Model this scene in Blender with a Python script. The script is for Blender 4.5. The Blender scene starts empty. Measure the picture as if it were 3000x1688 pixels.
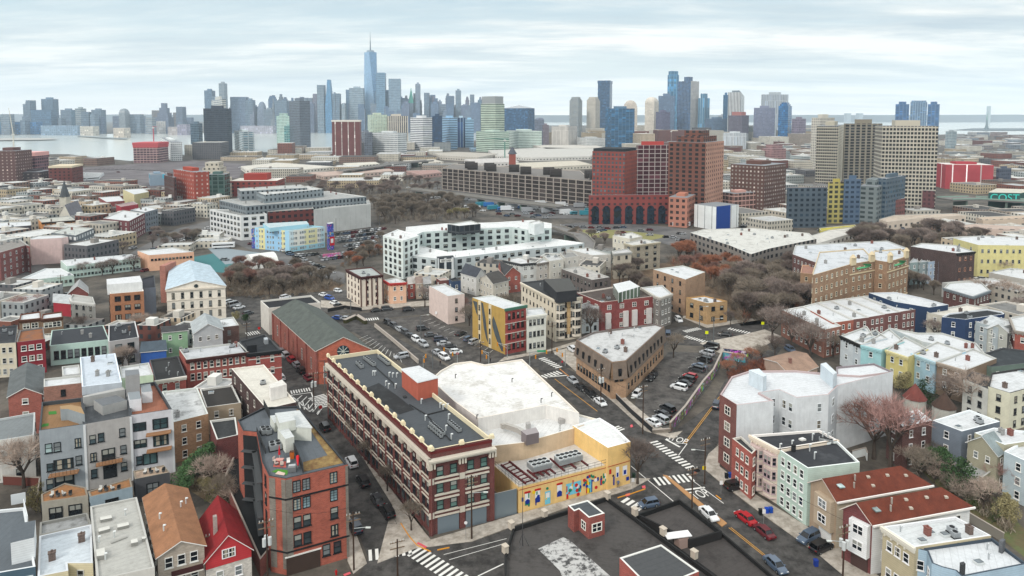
import bpy,bmesh,math,random
from mathutils import Vector,Matrix
R=math.radians
rnd=random.Random(11)
S=bpy.context.scene
C=S.collection
H=75.0;F=2000.0;CX=1500.0;CY=486.0;PT=R(4.2)
cam=bpy.data.cameras.new('camera');co=bpy.data.objects.new('camera',cam);C.objects.link(co)
co.location=(0,0,H);co.rotation_euler=(R(90)-PT,0,0)
cam.lens=24.0;cam.sensor_width=36.0;cam.shift_y=-(844-CY)/3000.0
cam.clip_start=1.0;cam.clip_end=90000.0
S.camera=co
SUN_EL,SUN_AZ=R(38),R(215)
w=bpy.data.worlds.new("World");S.world=w;w.use_nodes=True
nt=w.node_tree;nt.nodes.clear()
def wn(t,**k):
 n=nt.nodes.new(t)
 for a,b in k.items():setattr(n,a,b)
 return n
L=nt.links.new
out=wn('ShaderNodeOutputWorld');bg=wn('ShaderNodeBackground');L(bg.outputs[0],out.inputs[0])
sky=wn('ShaderNodeTexSky',sky_type='NISHITA',sun_disc=False,sun_elevation=SUN_EL,sun_rotation=SUN_AZ)
sky.air_density=1.0;sky.dust_density=2.0
tc=wn('ShaderNodeTexCoord');sep=wn('ShaderNodeSeparateXYZ');L(tc.outputs['Generated'],sep.inputs[0])
zz=wn('ShaderNodeMath',operation='MAXIMUM');L(sep.outputs[2],zz.inputs[0]);zz.inputs[1].default_value=0.0
za=wn('ShaderNodeMath',operation='ADD');L(zz.outputs[0],za.inputs[0]);za.inputs[1].default_value=0.085
dx=wn('ShaderNodeMath',operation='DIVIDE');L(sep.outputs[0],dx.inputs[0]);L(za.outputs[0],dx.inputs[1])
dy=wn('ShaderNodeMath',operation='DIVIDE');L(sep.outputs[1],dy.inputs[0]);L(za.outputs[0],dy.inputs[1])
cb=wn('ShaderNodeCombineXYZ');L(dx.outputs[0],cb.inputs[0]);L(dy.outputs[0],cb.inputs[1])
mp=wn('ShaderNodeMapping');L(cb.outputs[0],mp.inputs[0]);mp.inputs['Scale'].default_value=(0.24,0.56,1);mp.inputs['Rotation'].default_value=(0,0,R(5));mp.inputs['Location'].default_value=(3.1,1.7,0)
def noise(sc,det,rough,dist=0.0):
 n=wn('ShaderNodeTexNoise');L(mp.outputs[0],n.inputs['Vector'])
 n.inputs['Scale'].default_value=sc;n.inputs['Detail'].default_value=det
 n.inputs['Roughness'].default_value=rough;n.inputs['Distortion'].default_value=dist
 return n
def ramp(src,stops):
 r=wn('ShaderNodeValToRGB');L(src,r.inputs[0]);e=r.color_ramp.elements
 while len(e)>1:e.remove(e[-1])
 e[0].position,e[0].color=stops[0][0],(*stops[0][1],1)
 for p,c in stops[1:]:
  q=e.new(p);q.color=(*c,1)
 return r
def mixw(fac,a,b):
 m=wn('ShaderNodeMix',data_type='RGBA');L(fac,m.inputs[0])
 for s,v in((a,m.inputs[6]),(b,m.inputs[7])):
  if hasattr(s,'node'):L(s,v)
  else:v.default_value=(*s,1)
 return m.outputs[2]
skm=wn('ShaderNodeVectorMath',operation='SCALE');L(sky.outputs[0],skm.inputs[0]);skm.inputs[3].default_value=0.11
grad=ramp(zz.outputs[0],[(0.0,(0.80,0.78,0.74)),(0.03,(0.72,0.75,0.72)),(0.07,(0.64,0.71,0.70)),(0.12,(0.50,0.62,0.66)),(0.2,(0.40,0.53,0.60)),(0.35,(0.44,0.50,0.53)),(0.5,(0.52,0.53,0.53)),(1.0,(0.62,0.60,0.57))])
half=wn('ShaderNodeValue');half.outputs[0].default_value=0.88
base=mixw(half.outputs[0],skm.outputs[0],grad.outputs[0])
n1=noise(1.0,9,0.64,0.6)
m1=ramp(n1.outputs[0],[(0.38,(0,0,0)),(0.58,(.92,.92,.92))])
n2=noise(2.1,6,0.6,0.2)
m2=ramp(n2.outputs[0],[(0.34,(0.42,0.50,0.55)),(0.46,(0.60,0.65,0.66)),(0.58,(0.93,0.915,0.86))])
hz=ramp(zz.outputs[0],[(0.0,(0.25,0.25,0.25)),(0.05,(0.8,0.8,0.8)),(0.2,(1,1,1))])
mm=wn('ShaderNodeMath',operation='MULTIPLY');L(m1.outputs[0],mm.inputs[0]);L(hz.outputs[0],mm.inputs[1])
fin=mixw(mm.outputs[0],base,m2.outputs[0])
zen=ramp(zz.outputs[0],[(0.0,(.72,.72,.72)),(0.05,(.59,.59,.58)),(0.2,(.52,.52,.52)),(0.45,(.98,.98,.98))])
zm=wn('ShaderNodeMath',operation='MULTIPLY');L(zen.outputs[0],zm.inputs[0]);zm.inputs[1].default_value=2.05
L(fin,bg.inputs[0]);L(zm.outputs[0],bg.inputs[1])
sl=bpy.data.lights.new('sun','SUN');sl.energy=1.5;sl.angle=R(10);sl.color=(1.0,0.94,0.86)
so=bpy.data.objects.new('sun',sl);C.objects.link(so);so.location=(0,0,300)
sd=Vector((math.sin(SUN_AZ)*math.cos(SUN_EL),math.cos(SUN_AZ)*math.cos(SUN_EL),math.sin(SUN_EL)))
so.rotation_euler=sd.to_track_quat('Z','Y').to_euler()
S.view_settings.view_transform='Standard';S.view_settings.look='None'
S.view_settings.exposure=0.22;S.view_settings.gamma=1.0
S.cycles.max_bounces=5;S.cycles.diffuse_bounces=2;S.cycles.glossy_bounces=2
S.cycles.transmission_bounces=2;S.cycles.volume_bounces=1;S.cycles.use_denoising=True
cp,sp=math.cos(PT),math.sin(PT)
def ray(x,y):
 a=(x-CX)/F;b=-(y-CY)/F
 return(a,cp+b*sp,-sp+b*cp)
def P(x,y,z=0.0):
 d=ray(x,y)
 if d[2]>-1e-4:d=(d[0],d[1],-1e-4)
 t=(z-H)/d[2]
 return Vector((d[0]*t,d[1]*t,z))
def ztop(Y,x,y):
 d=ray(x,y);return H+Y*d[2]/d[1]
def lin(c):
 if isinstance(c,str):
  v=[int(c[i:i+2],16)/255 for i in(0,2,4)]
  return tuple(u/12.92 if u<=.04045 else((u+.055)/1.055)**2.4 for u in v)
 return c
MC={}
def newm(name):
 m=bpy.data.materials.new(name);m.use_nodes=True
 t=m.node_tree;b=t.nodes['Principled BSDF'];b.inputs['Specular IOR Level'].default_value=0.25
 return m,t,b
def N(t,k,**kw):
 n=t.nodes.new(k)
 for a,b in kw.items():setattr(n,a,b)
 return n
def mx(t,fac,a,b,mode='MIX'):
 m=N(t,'ShaderNodeMix',data_type='RGBA',blend_type=mode)
 if hasattr(fac,'node'):t.links.new(fac,m.inputs[0])
 else:m.inputs[0].default_value=fac
 for s,v in((a,m.inputs[6]),(b,m.inputs[7])):
  if hasattr(s,'node'):t.links.new(s,v)
  else:v.default_value=(*s,1)
 return m.outputs[2]
def mul(c,k):
 g=sum(c)/3;return tuple(min(.92,(v*.88+g*.12)*k)for v in c)
def nz(t,scale,det=4,rough=.6,coord='Object',stretch=None):
 tcn=N(t,'ShaderNodeTexCoord');n=N(t,'ShaderNodeTexNoise')
 src=tcn.outputs[coord]
 if stretch:
  q=N(t,'ShaderNodeMapping');t.links.new(src,q.inputs[0]);q.inputs['Scale'].default_value=stretch;src=q.outputs[0]
 t.links.new(src,n.inputs['Vector'])
 n.inputs['Scale'].default_value=scale;n.inputs['Detail'].default_value=det;n.inputs['Roughness'].default_value=rough
 return n.outputs[0]
def rp(t,src,stops):
 r=N(t,'ShaderNodeValToRGB');t.links.new(src,r.inputs[0]);e=r.color_ramp.elements
 while len(e)>1:e.remove(e[-1])
 e[0].position,e[0].color=stops[0][0],(*stops[0][1],1)
 for p,c in stops[1:]:
  q=e.new(p);q.color=(*c,1)
 return r.outputs[0]
def g3(v):return(v,v,v)
WK=1.1
def mat(kind,col='808080',col2=None,rough=None,**k):
 key=(kind,col,col2,rough,tuple(sorted(k.items())))
 if key in MC:return MC[key]
 c=tuple(v**1.13 for v in lin(col));m,t,b=newm(kind)
 b.inputs['Roughness'].default_value=rough if rough is not None else.85
 bc=b.inputs['Base Color']
 if kind in('plaster','paint'):
  c=mul(c,WK)
  v=mx(t,1.0,c,rp(t,nz(t,.6,5,.65),[(.3,g3(.88)),(.7,g3(1.05))]),'MULTIPLY')
  v=mx(t,1.0,v,rp(t,nz(t,1.2,4,.7,'UV',(1.2,.12,1)),[(.35,g3(.93)),(.6,g3(1.02))]),'MULTIPLY')
  t.links.new(v,bc)
 elif kind=='siding':
  c=mul(c,WK)
  uv=N(t,'ShaderNodeTexCoord');wv=N(t,'ShaderNodeTexWave',bands_direction='Y',wave_profile='SAW')
  t.links.new(uv.outputs['UV'],wv.inputs[0]);wv.inputs['Scale'].default_value=.9;wv.inputs['Distortion'].default_value=0
  v=mx(t,1.0,c,rp(t,wv.outputs[0],[(0,g3(.72)),(.18,g3(1.0)),(1,g3(1.04))]),'MULTIPLY')
  v=mx(t,1.0,v,rp(t,nz(t,.5,5,.65),[(.3,g3(.84)),(.7,g3(1.05))]),'MULTIPLY')
  t.links.new(v,bc)
 elif kind=='brick':
  c=mul(c,WK)
  uv=N(t,'ShaderNodeTexCoord');bt=N(t,'ShaderNodeTexBrick')
  t.links.new(uv.outputs['UV'],bt.inputs['Vector'])
  bt.inputs['Scale'].default_value=1.0;bt.inputs['Brick Width'].default_value=.42;bt.inputs['Row Height'].default_value=.16
  bt.inputs['Mortar Size'].default_value=.014
  bt.inputs['Color1'].default_value=(*mul(c,.78),1);bt.inputs['Color2'].default_value=(*mul(c,1.12),1)
  bt.inputs['Mortar'].default_value=(*[(a*1.5+.3)/2.5 for a in c],1)
  v=mx(t,1.0,bt.outputs[0],rp(t,nz(t,.35,6,.7),[(.3,g3(.74)),(.68,g3(1.12))]),'MULTIPLY')
  t.links.new(v,bc)
 elif kind=='roof':
  c=tuple(v*.82 for v in c);c2=tuple(v*.82 for v in lin(col2))if col2 else mul(c,.55)
  a=rp(t,nz(t,k.get('sc',.3),8,.74),[(k.get('lo',.30),c2),(k.get('hi',.50),c)])
  v=mx(t,1.0,a,rp(t,nz(t,1.6,4,.7),[(.3,g3(.86)),(.7,g3(1.05))]),'MULTIPLY')
  uv=N(t,'ShaderNodeTexCoord');wv=N(t,'ShaderNodeTexWave',bands_direction='X',wave_profile='SAW')
  t.links.new(uv.outputs['UV'],wv.inputs[0]);wv.inputs['Scale'].default_value=.16;wv.inputs['Distortion'].default_value=.3
  v=mx(t,1.0,v,rp(t,wv.outputs[0],[(0,g3(.70)),(.05,g3(1.0)),(.5,g3(1.0)),(.54,g3(.84)),(.58,g3(1.0))]),'MULTIPLY')
  t.links.new(v,bc)
 elif kind=='shingle':
  v=mx(t,1.0,c,rp(t,nz(t,.5,6,.72),[(.3,g3(.68)),(.7,g3(1.15))]),'MULTIPLY')
  v=mx(t,1.0,v,rp(t,nz(t,5,3,.7),[(.3,g3(.85)),(.7,g3(1.1))]),'MULTIPLY')
  t.links.new(v,bc)
 elif kind=='ground':
  c2=lin(col2)
  v=rp(t,nz(t,k.get('sc',.05),8,.7),[(.38,c),(.6,c2)])
  v=mx(t,1.0,v,rp(t,nz(t,.9,6,.75),[(.3,g3(.8)),(.7,g3(1.15))]),'MULTIPLY')
  t.links.new(v,bc)
 elif kind=='glass':
  b.inputs['Roughness'].default_value=.12;b.inputs['Specular IOR Level'].default_value=.6
  v=mx(t,1.0,c,rp(t,nz(t,.45,2,.5),[(.35,g3(.5)),(.65,g3(1.6))]),'MULTIPLY')
  t.links.new(v,bc)
 elif kind=='paintcar':
  oi=N(t,'ShaderNodeObjectInfo');t.links.new(oi.outputs['Color'],bc)
  b.inputs['Roughness'].default_value=.28;b.inputs['Specular IOR Level'].default_value=.6
 elif kind=='mural':
  uv=N(t,'ShaderNodeTexCoord');q=N(t,'ShaderNodeMapping');t.links.new(uv.outputs['UV'],q.inputs[0]);q.inputs['Scale'].default_value=(.45,.8,1)
  vo=N(t,'ShaderNodeTexVoronoi');t.links.new(q.outputs[0],vo.inputs['Vector']);vo.inputs['Scale'].default_value=1.0;vo.inputs['Randomness'].default_value=1
  hs=N(t,'ShaderNodeHueSaturation');t.links.new(vo.outputs['Color'],hs.inputs['Color']);hs.inputs['Saturation'].default_value=1.0
  v=mx(t,rp(t,nz(t,.9,4,.7),[(.42,g3(0)),(.5,g3(1))]),hs.outputs[0],c)
  t.links.new(mx(t,.25,v,g3(.08)),bc)
 elif kind=='facade':
  ws=k.get('wk',1.02);c=mul(c,ws);c2=lin(col2)
  uv=N(t,'ShaderNodeTexCoord');se=N(t,'ShaderNodeSeparateXYZ');t.links.new(uv.outputs['UV'],se.inputs[0])
  def cell(o,size,frac):
   d=N(t,'ShaderNodeMath',operation='DIVIDE');t.links.new(o,d.inputs[0]);d.inputs[1].default_value=size
   f=N(t,'ShaderNodeMath',operation='FRACT');t.links.new(d.outputs[0],f.inputs[0])
   s=N(t,'ShaderNodeMath',operation='SUBTRACT');t.links.new(f.outputs[0],s.inputs[0]);s.inputs[1].default_value=.5
   a=N(t,'ShaderNodeMath',operation='ABSOLUTE');t.links.new(s.outputs[0],a.inputs[0])
   l=N(t,'ShaderNodeMath',operation='LESS_THAN');t.links.new(a.outputs[0],l.inputs[0]);l.inputs[1].default_value=frac/2
   fl=N(t,'ShaderNodeMath',operation='FLOOR');t.links.new(d.outputs[0],fl.inputs[0])
   return l.outputs[0],fl.outputs[0]
  a1,f1=cell(se.outputs[0],k.get('bay',3.0),k.get('wf',.5));a2,f2=cell(se.outputs[1],k.get('fl',3.2),k.get('hf',.5))
  mm_=N(t,'ShaderNodeMath',operation='MULTIPLY');t.links.new(a1,mm_.inputs[0]);t.links.new(a2,mm_.inputs[1])
  cc=N(t,'ShaderNodeCombineXYZ');t.links.new(f1,cc.inputs[0]);t.links.new(f2,cc.inputs[1])
  wn_=N(t,'ShaderNodeTexWhiteNoise',noise_dimensions='2D');t.links.new(cc.outputs[0],wn_.inputs['Vector'])
  gl=mx(t,1.0,c2,rp(t,wn_.outputs[0],[(0,g3(.6)),(.8,g3(1.1)),(.95,g3(1.9))]),'MULTIPLY')
  wl=mx(t,1.0,c,rp(t,nz(t,.08,5,.6),[(.3,g3(.84)),(.7,g3(1.08))]),'MULTIPLY')
  if k.get('band'):
   a3,_=cell(se.outputs[1],k.get('fl',3.2)*k['band'],.04)
   wl=mx(t,a3,wl,mul(c,1.7))
  t.links.new(mx(t,mm_.outputs[0],wl,gl),bc)
  rr=N(t,'ShaderNodeMath',operation='MULTIPLY_ADD');t.links.new(mm_.outputs[0],rr.inputs[0]);rr.inputs[1].default_value=-.6;rr.inputs[2].default_value=.85
  t.links.new(rr.outputs[0],b.inputs['Roughness'])
 elif kind=='emit':
  bc.default_value=(*c,1);b.inputs['Emission Color'].default_value=(*c,1);b.inputs['Emission Strength'].default_value=1.5
 else:
  bc.default_value=(*c,1)
  if kind=='metal':b.inputs['Metallic'].default_value=.5;b.inputs['Roughness'].default_value=.45
 m.name=kind+'_'+str(col)
 MC[key]=m
 return m
class MB:
 def __init__(s):s.v=[];s.f=[];s.uv=[];s.mi=[]
 def face(s,pts,uv=None,mi=0):
  n=len(s.v);s.v+=[tuple(p)for p in pts];s.f.append(tuple(range(n,n+len(pts))))
  if uv is None:
   a=Vector(pts[0]);e=(Vector(pts[1])-a)
   e=e.normalized()if e.length>1e-6 else Vector((1,0,0))
   nn=e.cross(Vector(pts[-1])-a)
   g=nn.cross(e).normalized()if nn.length>1e-6 else Vector((0,1,0))
   uv=[((Vector(p)-a).dot(e),(Vector(p)-a).dot(g))for p in pts]
  s.uv+=uv;s.mi.append(mi)
 def wall(s,a,b,z0,z1,mi=0,u0=0):
  l=math.hypot(b[0]-a[0],b[1]-a[1])
  s.face([(a[0],a[1],z0),(b[0],b[1],z0),(b[0],b[1],z1),(a[0],a[1],z1)],[(u0,z0),(u0+l,z0),(u0+l,z1),(u0,z1)],mi)
 def prism(s,pts,z0,z1,top=True,mi=0,mt=None,bot=False):
  n=len(pts)
  if area(pts)<0:pts=pts[::-1]
  for i in range(n):s.wall(pts[i],pts[(i+1)%n],z0,z1,mi)
  if top:s.face([(p[0],p[1],z1)for p in pts],None,mi if mt is None else mt)
  if bot:s.face([(p[0],p[1],z0)for p in pts[::-1]],None,mi)
 def box(s,c,d,rz=0,mi=0,tilt=None,bot=True):
  hx,hy,hz=d[0]/2,d[1]/2,d[2]/2
  ca,sa=math.cos(rz),math.sin(rz)
  vs=[]
  for z in(-hz,hz):
   for x,y in((-hx,-hy),(hx,-hy),(hx,hy),(-hx,hy)):
    vs.append((c[0]+x*ca-y*sa,c[1]+x*sa+y*ca,c[2]+z))
  for q in((0,1,5,4),(1,2,6,5),(2,3,7,6),(3,0,4,7),(4,5,6,7))+(((3,2,1,0),)if bot else()):
   s.face([vs[i]for i in q],None,mi)
 def bar(s,a,b,r,r2=None,n=6,mi=0,caps=True):
  a,b=Vector(a),Vector(b);d=b-a
  if d.length<1e-6:return
  d.normalize();u=d.orthogonal().normalized();v=d.cross(u)
  r2=r if r2 is None else r2
  ra=[a+(u*math.cos(t)+v*math.sin(t))*r for t in[2*math.pi*i/n for i in range(n)]]
  rb=[b+(u*math.cos(t)+v*math.sin(t))*r2 for t in[2*math.pi*i/n for i in range(n)]]
  for i in range(n):
   j=(i+1)%n;s.face([ra[i],ra[j],rb[j],rb[i]],None,mi)
  if caps:s.face(ra[::-1],None,mi);s.face(rb,None,mi)
 def mesh(s,name,mats,smooth=False):
  me=bpy.data.meshes.new(name);me.from_pydata(s.v,[],s.f)
  ul=me.uv_layers.new(name='UVMap')
  flat=[]
  for u in s.uv:flat+=[u[0],u[1]]
  ul.data.foreach_set('uv',flat)
  for m in(mats if isinstance(mats,(list,tuple))else[mats]):me.materials.append(m)
  me.polygons.foreach_set('material_index',s.mi)
  if smooth:me.polygons.foreach_set('use_smooth',[True]*len(s.f))
  me.update();return me
 def build(s,name,mats,parent=None,smooth=False):
  if not s.f:return None
  return link(name,s.mesh(name,mats,smooth),parent)
def link(name,me,parent=None):
 o=bpy.data.objects.new(name,me);C.objects.link(o)
 if parent is not None:
  o.parent=parent;o.matrix_parent_inverse=Matrix.Translation(parent.location).inverted()if me is not None and parent.rotation_euler.z==0 else Matrix.Identity(4)
 return o
def area(p):return sum(p[i][0]*p[(i+1)%len(p)][1]-p[(i+1)%len(p)][0]*p[i][1]for i in range(len(p)))/2
def inset(p,d):
 if area(p)<0:p=p[::-1]
 n=len(p);r=[]
 for i in range(n):
  a,b,c=Vector(p[i-1][:2]),Vector(p[i][:2]),Vector(p[(i+1)%n][:2])
  e1=(b-a).normalized();e2=(c-b).normalized()
  n1=Vector((-e1.y,e1.x));n2=Vector((-e2.y,e2.x))
  q=n1+n2;q=q/max(.35,q.dot(q))*2 if q.length>1e-4 else n1
  r.append((b.x+q.x*d,b.y+q.y*d))
 return r
def tag(o,label,cat,group=None,kind=None):
 if label:o['label']=label
 if cat:o['category']=cat
 if group:o['group']=group
 if kind:o['kind']=kind
 return o
def root(name,loc,label,cat,group=None,rz=0):
 o=bpy.data.objects.new(name,None);C.objects.link(o);o.empty_display_size=1
 o.location=loc;o.rotation_euler=(0,0,rz);return tag(o,label,cat,group)
def struct(name,mb,m,z=None):
 o=mb.build(name,m);o['kind']='structure';return o
def copy_tree(o,parent=None):
 c=o.copy();C.objects.link(c)
 if parent is not None:c.parent=parent
 for ch in list(o.children):copy_tree(ch,c)
 return c
WM={}
def winmesh(fr,style='sash',gl='1c242b',var=0):
 """unit window, 1 x 1 in local X,Z, standing on the wall plane; frame proud, glass recessed in it"""
 k=(fr,style,gl,var)
 if k in WM:return WM[k]
 b=MB();t=.09;d=-.10
 def bx(x0,x1,z0,z1,y=d):
  b.box(((x0+x1)/2,y/2,(z0+z1)/2),(x1-x0,-y,z1-z0),bot=True)
 bx(-.5,-.5+t,-.5,.5);bx(.5-t,.5,-.5,.5);bx(-.5+t,.5-t,.5-t*.8,.5);bx(-.5+t,.5-t,-.5,-.5+t*.8)
 if style in('sash','pair'):bx(-.5+t,.5-t,-.03,.03,d*.8)
 if style in('pair','slider','grid'):bx(-.035,.035,-.5+t*.8,.5-t*.8,d*.7)
 if style=='grid':
  for z in(-.22,.0,.22):bx(-.5+t,.5-t,z-.015,z+.015,d*.6)
 if style=='sash':bx(-.6,.6,-.56,-.5,d*1.8)
 fm=b.mesh('window',mat('trim',fr))
 g=MB();g.box((0,-.02,0),(1-2*t+.02,.04,1-1.6*t+.02))
 if var==1:g.box((0,-.045,.2),(1-2*t,.01,.42),mi=1)
 if var==2:g.box((0,-.045,.02),(1-2*t,.01,.78),mi=1)
 if var==3:g.box((-.2,-.045,0),(.22,.01,.8),mi=1);g.box((.27,-.045,0),(.14,.01,.8),mi=1)
 bl=mat('trim',('8c9090','9c9e98','7c8284','a8a294')[var]);gm=g.mesh('pane',[mat('glass',gl),bl])
 o=MB();o.v=b.v+g.v;o.f=b.f+[tuple(i+len(b.v)for i in q)for q in g.f];o.uv=b.uv+g.uv;o.mi=b.mi+[1+i for i in g.mi]
 om=o.mesh('window',[mat('trim',fr),mat('glass',gl),bl])
 WM[k]=(fm,gm,om);return WM[k]
WMAT=110
def add_windows(rt,a,b,z0,z1,cols,rows,ww,wh,fr='e8e8e4',style='sash',pad=.6,subs=False,gl='1c242b',budget=None,skip=None,zoff=.55,name='window'):
 a,b=Vector(a[:2]),Vector(b[:2]);l=(b-a).length;e=(b-a)/l;ang=math.atan2(e.y,e.x)
 fh=(z1-z0)/rows;step=(l-2*pad)/cols
 for r in range(rows):
  for c in range(cols):
   if skip and skip(c,r):continue
   fm,gm,om=winmesh(fr,style,gl,rnd.choice((0,0,0,1,1,2,3)))
   q=a+e*(pad+step*(c+.5));z=z0+fh*(r+zoff)
   o=link(name,fm if subs else om,None)
   o.parent=rt
   mw=Matrix.Translation((q.x,q.y,z))@Matrix.Rotation(ang,4,'Z')@Matrix.Diagonal((ww,1,wh,1))
   o.matrix_local=Matrix.Translation(rt.location).inverted()@mw
   if subs:
    p=link('pane',gm,None);p.parent=o
   rt['nwin']=rt.get('nwin',0)+1
def wbatch(mb,a,b,z0,z1,cols,rows,ww,wh,pad=.6,zoff=.55,th=.06):
 a,b=Vector(a[:2]),Vector(b[:2]);l=(b-a).length;e=(b-a)/l;ang=math.atan2(e.y,e.x)
 fh=(z1-z0)/rows;step=(l-2*pad)/cols;nn=Vector((e.y,-e.x))
 for r in range(rows):
  for c in range(cols):
   q=a+e*(pad+step*(c+.5))+nn*(th/2);z=z0+fh*(r+zoff)
   mb.box((q.x,q.y,z),(ww,th,wh),ang,0)
   mb.box((q.x+nn.x*.05,q.y+nn.y*.05,z-wh/2-.08),(ww+.2,th+.1,.14),ang,1)
   mb.box((q.x+nn.x*.05,q.y+nn.y*.05,z+wh/2+.06),(ww+.1,th+.06,.1),ang,1)
def vent(mb,x,y,z,h=1.0,r=.15):mb.bar((x,y,z),(x,y,z+h),r)
def inpoly(x,y,p):
 r=False;j=len(p)-1
 for i in range(len(p)):
  if(p[i][1]>y)!=(p[j][1]>y)and x<(p[j][0]-p[i][0])*(y-p[i][1])/(p[j][1]-p[i][1])+p[i][0]:r=not r
  j=i
 return r
def near_edge(p,x,y):
 m=1e9
 for i in range(len(p)):
  a,b=Vector(p[i][:2]),Vector(p[(i+1)%len(p)][:2]);e=b-a
  t=max(0,min(1,(Vector((x,y))-a).dot(e)/max(1e-6,e.dot(e))));m=min(m,(a+e*t-Vector((x,y))).length)
 return m
TOPS=[]
def B(name,label,pts,h,wall=('plaster','c8c8c4'),roof=('roof','dfe3e4','a8acac'),cat='building',group=None,win='e8e8e4',rows=None,bay=2.6,ww=1.0,wh=1.6,style='sash',par=.45,cope=None,cornice=None,clutter=0,z0=0.0,faces=None,subs=False,gl='1c242b',world=None,edgew=None,ground=None,zoff=.55,nowin=(),fac=None,base=None,seed=0):
 """flat roofed building: pts are its roof corners in the photograph, cast on to the plane z=h"""
 wp=world if world else[tuple(P(x,y,h)[:2])for x,y in pts]
 if len(wp)==3:wp.append((wp[0][0]+wp[2][0]-wp[1][0],wp[0][1]+wp[2][1]-wp[1][1]))
 sgn=1 if area(wp)>0 else-1
 n=len(wp);cx=sum(p[0]for p in wp)/n;cy=sum(p[1]for p in wp)/n
 TOPS.append(([p for p in wp],h))
 rt=root(name,(cx,cy,z0),label,cat,group)
 wmat=mat(*wall[:2])if fac is None else mat('facade',wall[1],fac.get('gl','27323c'),**{k:v for k,v in fac.items()if k!='gl'})
 mb=MB();q=wp if sgn>0 else wp[::-1]
 for i in range(n):mb.wall(q[i],q[(i+1)%n],z0,h)
 if par:
  ins=inset(q,.28);rz=h-par
  cm=MB()
  for i in range(n):
   j=(i+1)%n
   cm.face([(*q[i],h),(*q[j],h),(*ins[j],h),(*ins[i],h)])
   cm.face([(*ins[i],h),(*ins[j],h),(*ins[j],rz),(*ins[i],rz)])
  mb.build('wall',wmat,rt)
  cm.build('parapet',mat('trim',cope or('b9bab6' if lin(roof[1])[0]>.3 else '55575a')),rt)
  rf=MB();rf.face([(*p,rz)for p in ins]);rf.build('roof',mat(*roof),rt)
 else:
  rz=h;mb.build('wall',wmat,rt);rf=MB();rf.face([(*p,h)for p in q]);rf.build('roof',mat(*roof),rt)
 camv=Vector((0,0))
 if rows is None:rows=max(1,round((h-z0)/3.2))
 vis=[]
 for i in range(n):
  a,b=Vector(wp[i]),Vector(wp[(i+1)%n])
  if sgn<0:a,b=b,a
  e=b-a
  if e.length<1.5:continue
  nrm=Vector((e.y,-e.x)).normalized();mid=(a+b)/2
  if nrm.dot(camv-mid)<=0:continue
  vis.append((i,a,b,nrm,e))
 ang0=0
 for(i,a,b,nrm,e)in vis:
  ang=math.atan2(e.y,e.x);ang0=ang
  if cornice and(faces is None or i in faces):
   cc=MB();m=(a+b)/2+nrm*.22
   cc.box((m.x,m.y,h-.25),(e.length+.4,.5,.5),ang);cc.box((m.x-nrm.x*.1,m.y-nrm.y*.1,h-.75),(e.length+.2,.3,.4),ang)
   for kk in range(int(e.length/1.2)):
    p_=a+e.normalized()*(.6+1.2*kk)+nrm*.2
    cc.box((p_.x,p_.y,h-.95),(.22,.4,.5),ang)
   cc.build('cornice',mat('trim',cornice),rt)
  if base:
   bb=MB();m=(a+b)/2+nrm*.03;bb.box((m.x,m.y,z0+base[0]/2),(e.length+.06,.12,base[0]),ang);bb.build('ground_floor',mat('plaster',base[1]),rt)
  if win and fac is None and i not in nowin and(faces is None or i in faces):
   ew=(edgew or{}).get(i)
   if ew:cols,rws,w_,h_=ew
   else:cols,rws,w_,h_=max(1,int((e.length-.8)/bay)),rows,ww,wh
   add_windows(rt,a,b,z0+(ground or 0),h-.6,cols,rws,w_,h_,win,style,subs=subs,gl=gl,zoff=zoff)
 if clutter:
  rr=random.Random(seed+int(cx*7+cy*3));xs=[p[0]for p in q];ys=[p[1]for p in q]
  e=(vis[-1][4].normalized()if vis else Vector((1,0)));ang=math.atan2(e.y,e.x)
  made=0
  for _ in range(clutter*12):
   if made>=clutter:break
   x,y=rr.uniform(min(xs),max(xs)),rr.uniform(min(ys),max(ys))
   if not inpoly(x,y,q)or near_edge(q,x,y)<1.2:continue
   made+=1;k=rr.random();mb=MB()
   if k<.3:
    mb.box((x,y,rz+.6),(.7,.9,1.2),ang);mb.box((x,y,rz+1.25),(.85,1.05,.12),ang)
    mb.bar((x,y,rz+1.3),(x,y,rz+1.6),.14);mb.build('chimney',mat('brick',rr.choice(['8a4a3a','6e5a50','9a9a98'])),rt)
   elif k<.6:
    mb.bar((x,y,rz),(x,y,rz+.9),.12);mb.bar((x,y,rz+.9),(x+.25,y,rz+1.05),.14);mb.build('vent_pipe',mat('metal','b8bcbe'),rt)
   elif k<.8:
    mb.box((x,y,rz+.18),(1.3,1.0,.36),ang);mb.box((x,y,rz+.4),(1.1,.8,.08),ang,1);mb.build('skylight',[mat('trim','c8cccc'),mat('glass','59656c')],rt)
   else:
    mb.box((x,y,rz+.55),(1.1,1.0,.8),ang);mb.bar((x,y,rz+.95),(x,y,rz+1.02),.38,n=10,mi=1)
    mb.box((x,y,rz+.08),(1.3,1.2,.14),ang,1);mb.build('condenser_unit',[mat('metal','a9adb0'),mat('trim','2a2c2e')],rt)
 rt['h']=h
 return rt,wp,rz
def addbox(rt,name,pts,z0,z1,m,mt=None,rim=None):
 """raised box on a building: pts are its top corners in the photograph at height z1"""
 wp=[tuple(P(x,y,z1)[:2])for x,y in pts]
 if len(wp)==3:wp.append((wp[0][0]+wp[2][0]-wp[1][0],wp[0][1]+wp[2][1]-wp[1][1]))
 mb=MB();mb.prism(wp,z0,z1,True,0,1)
 if rim:
  q=inset(wp,-.12);mb.prism(q,z1-.15,z1+.08,True,2,1)
 return mb.build(name,[m,mt or m]+([mat('trim',rim)]if rim else[]),rt)
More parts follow.
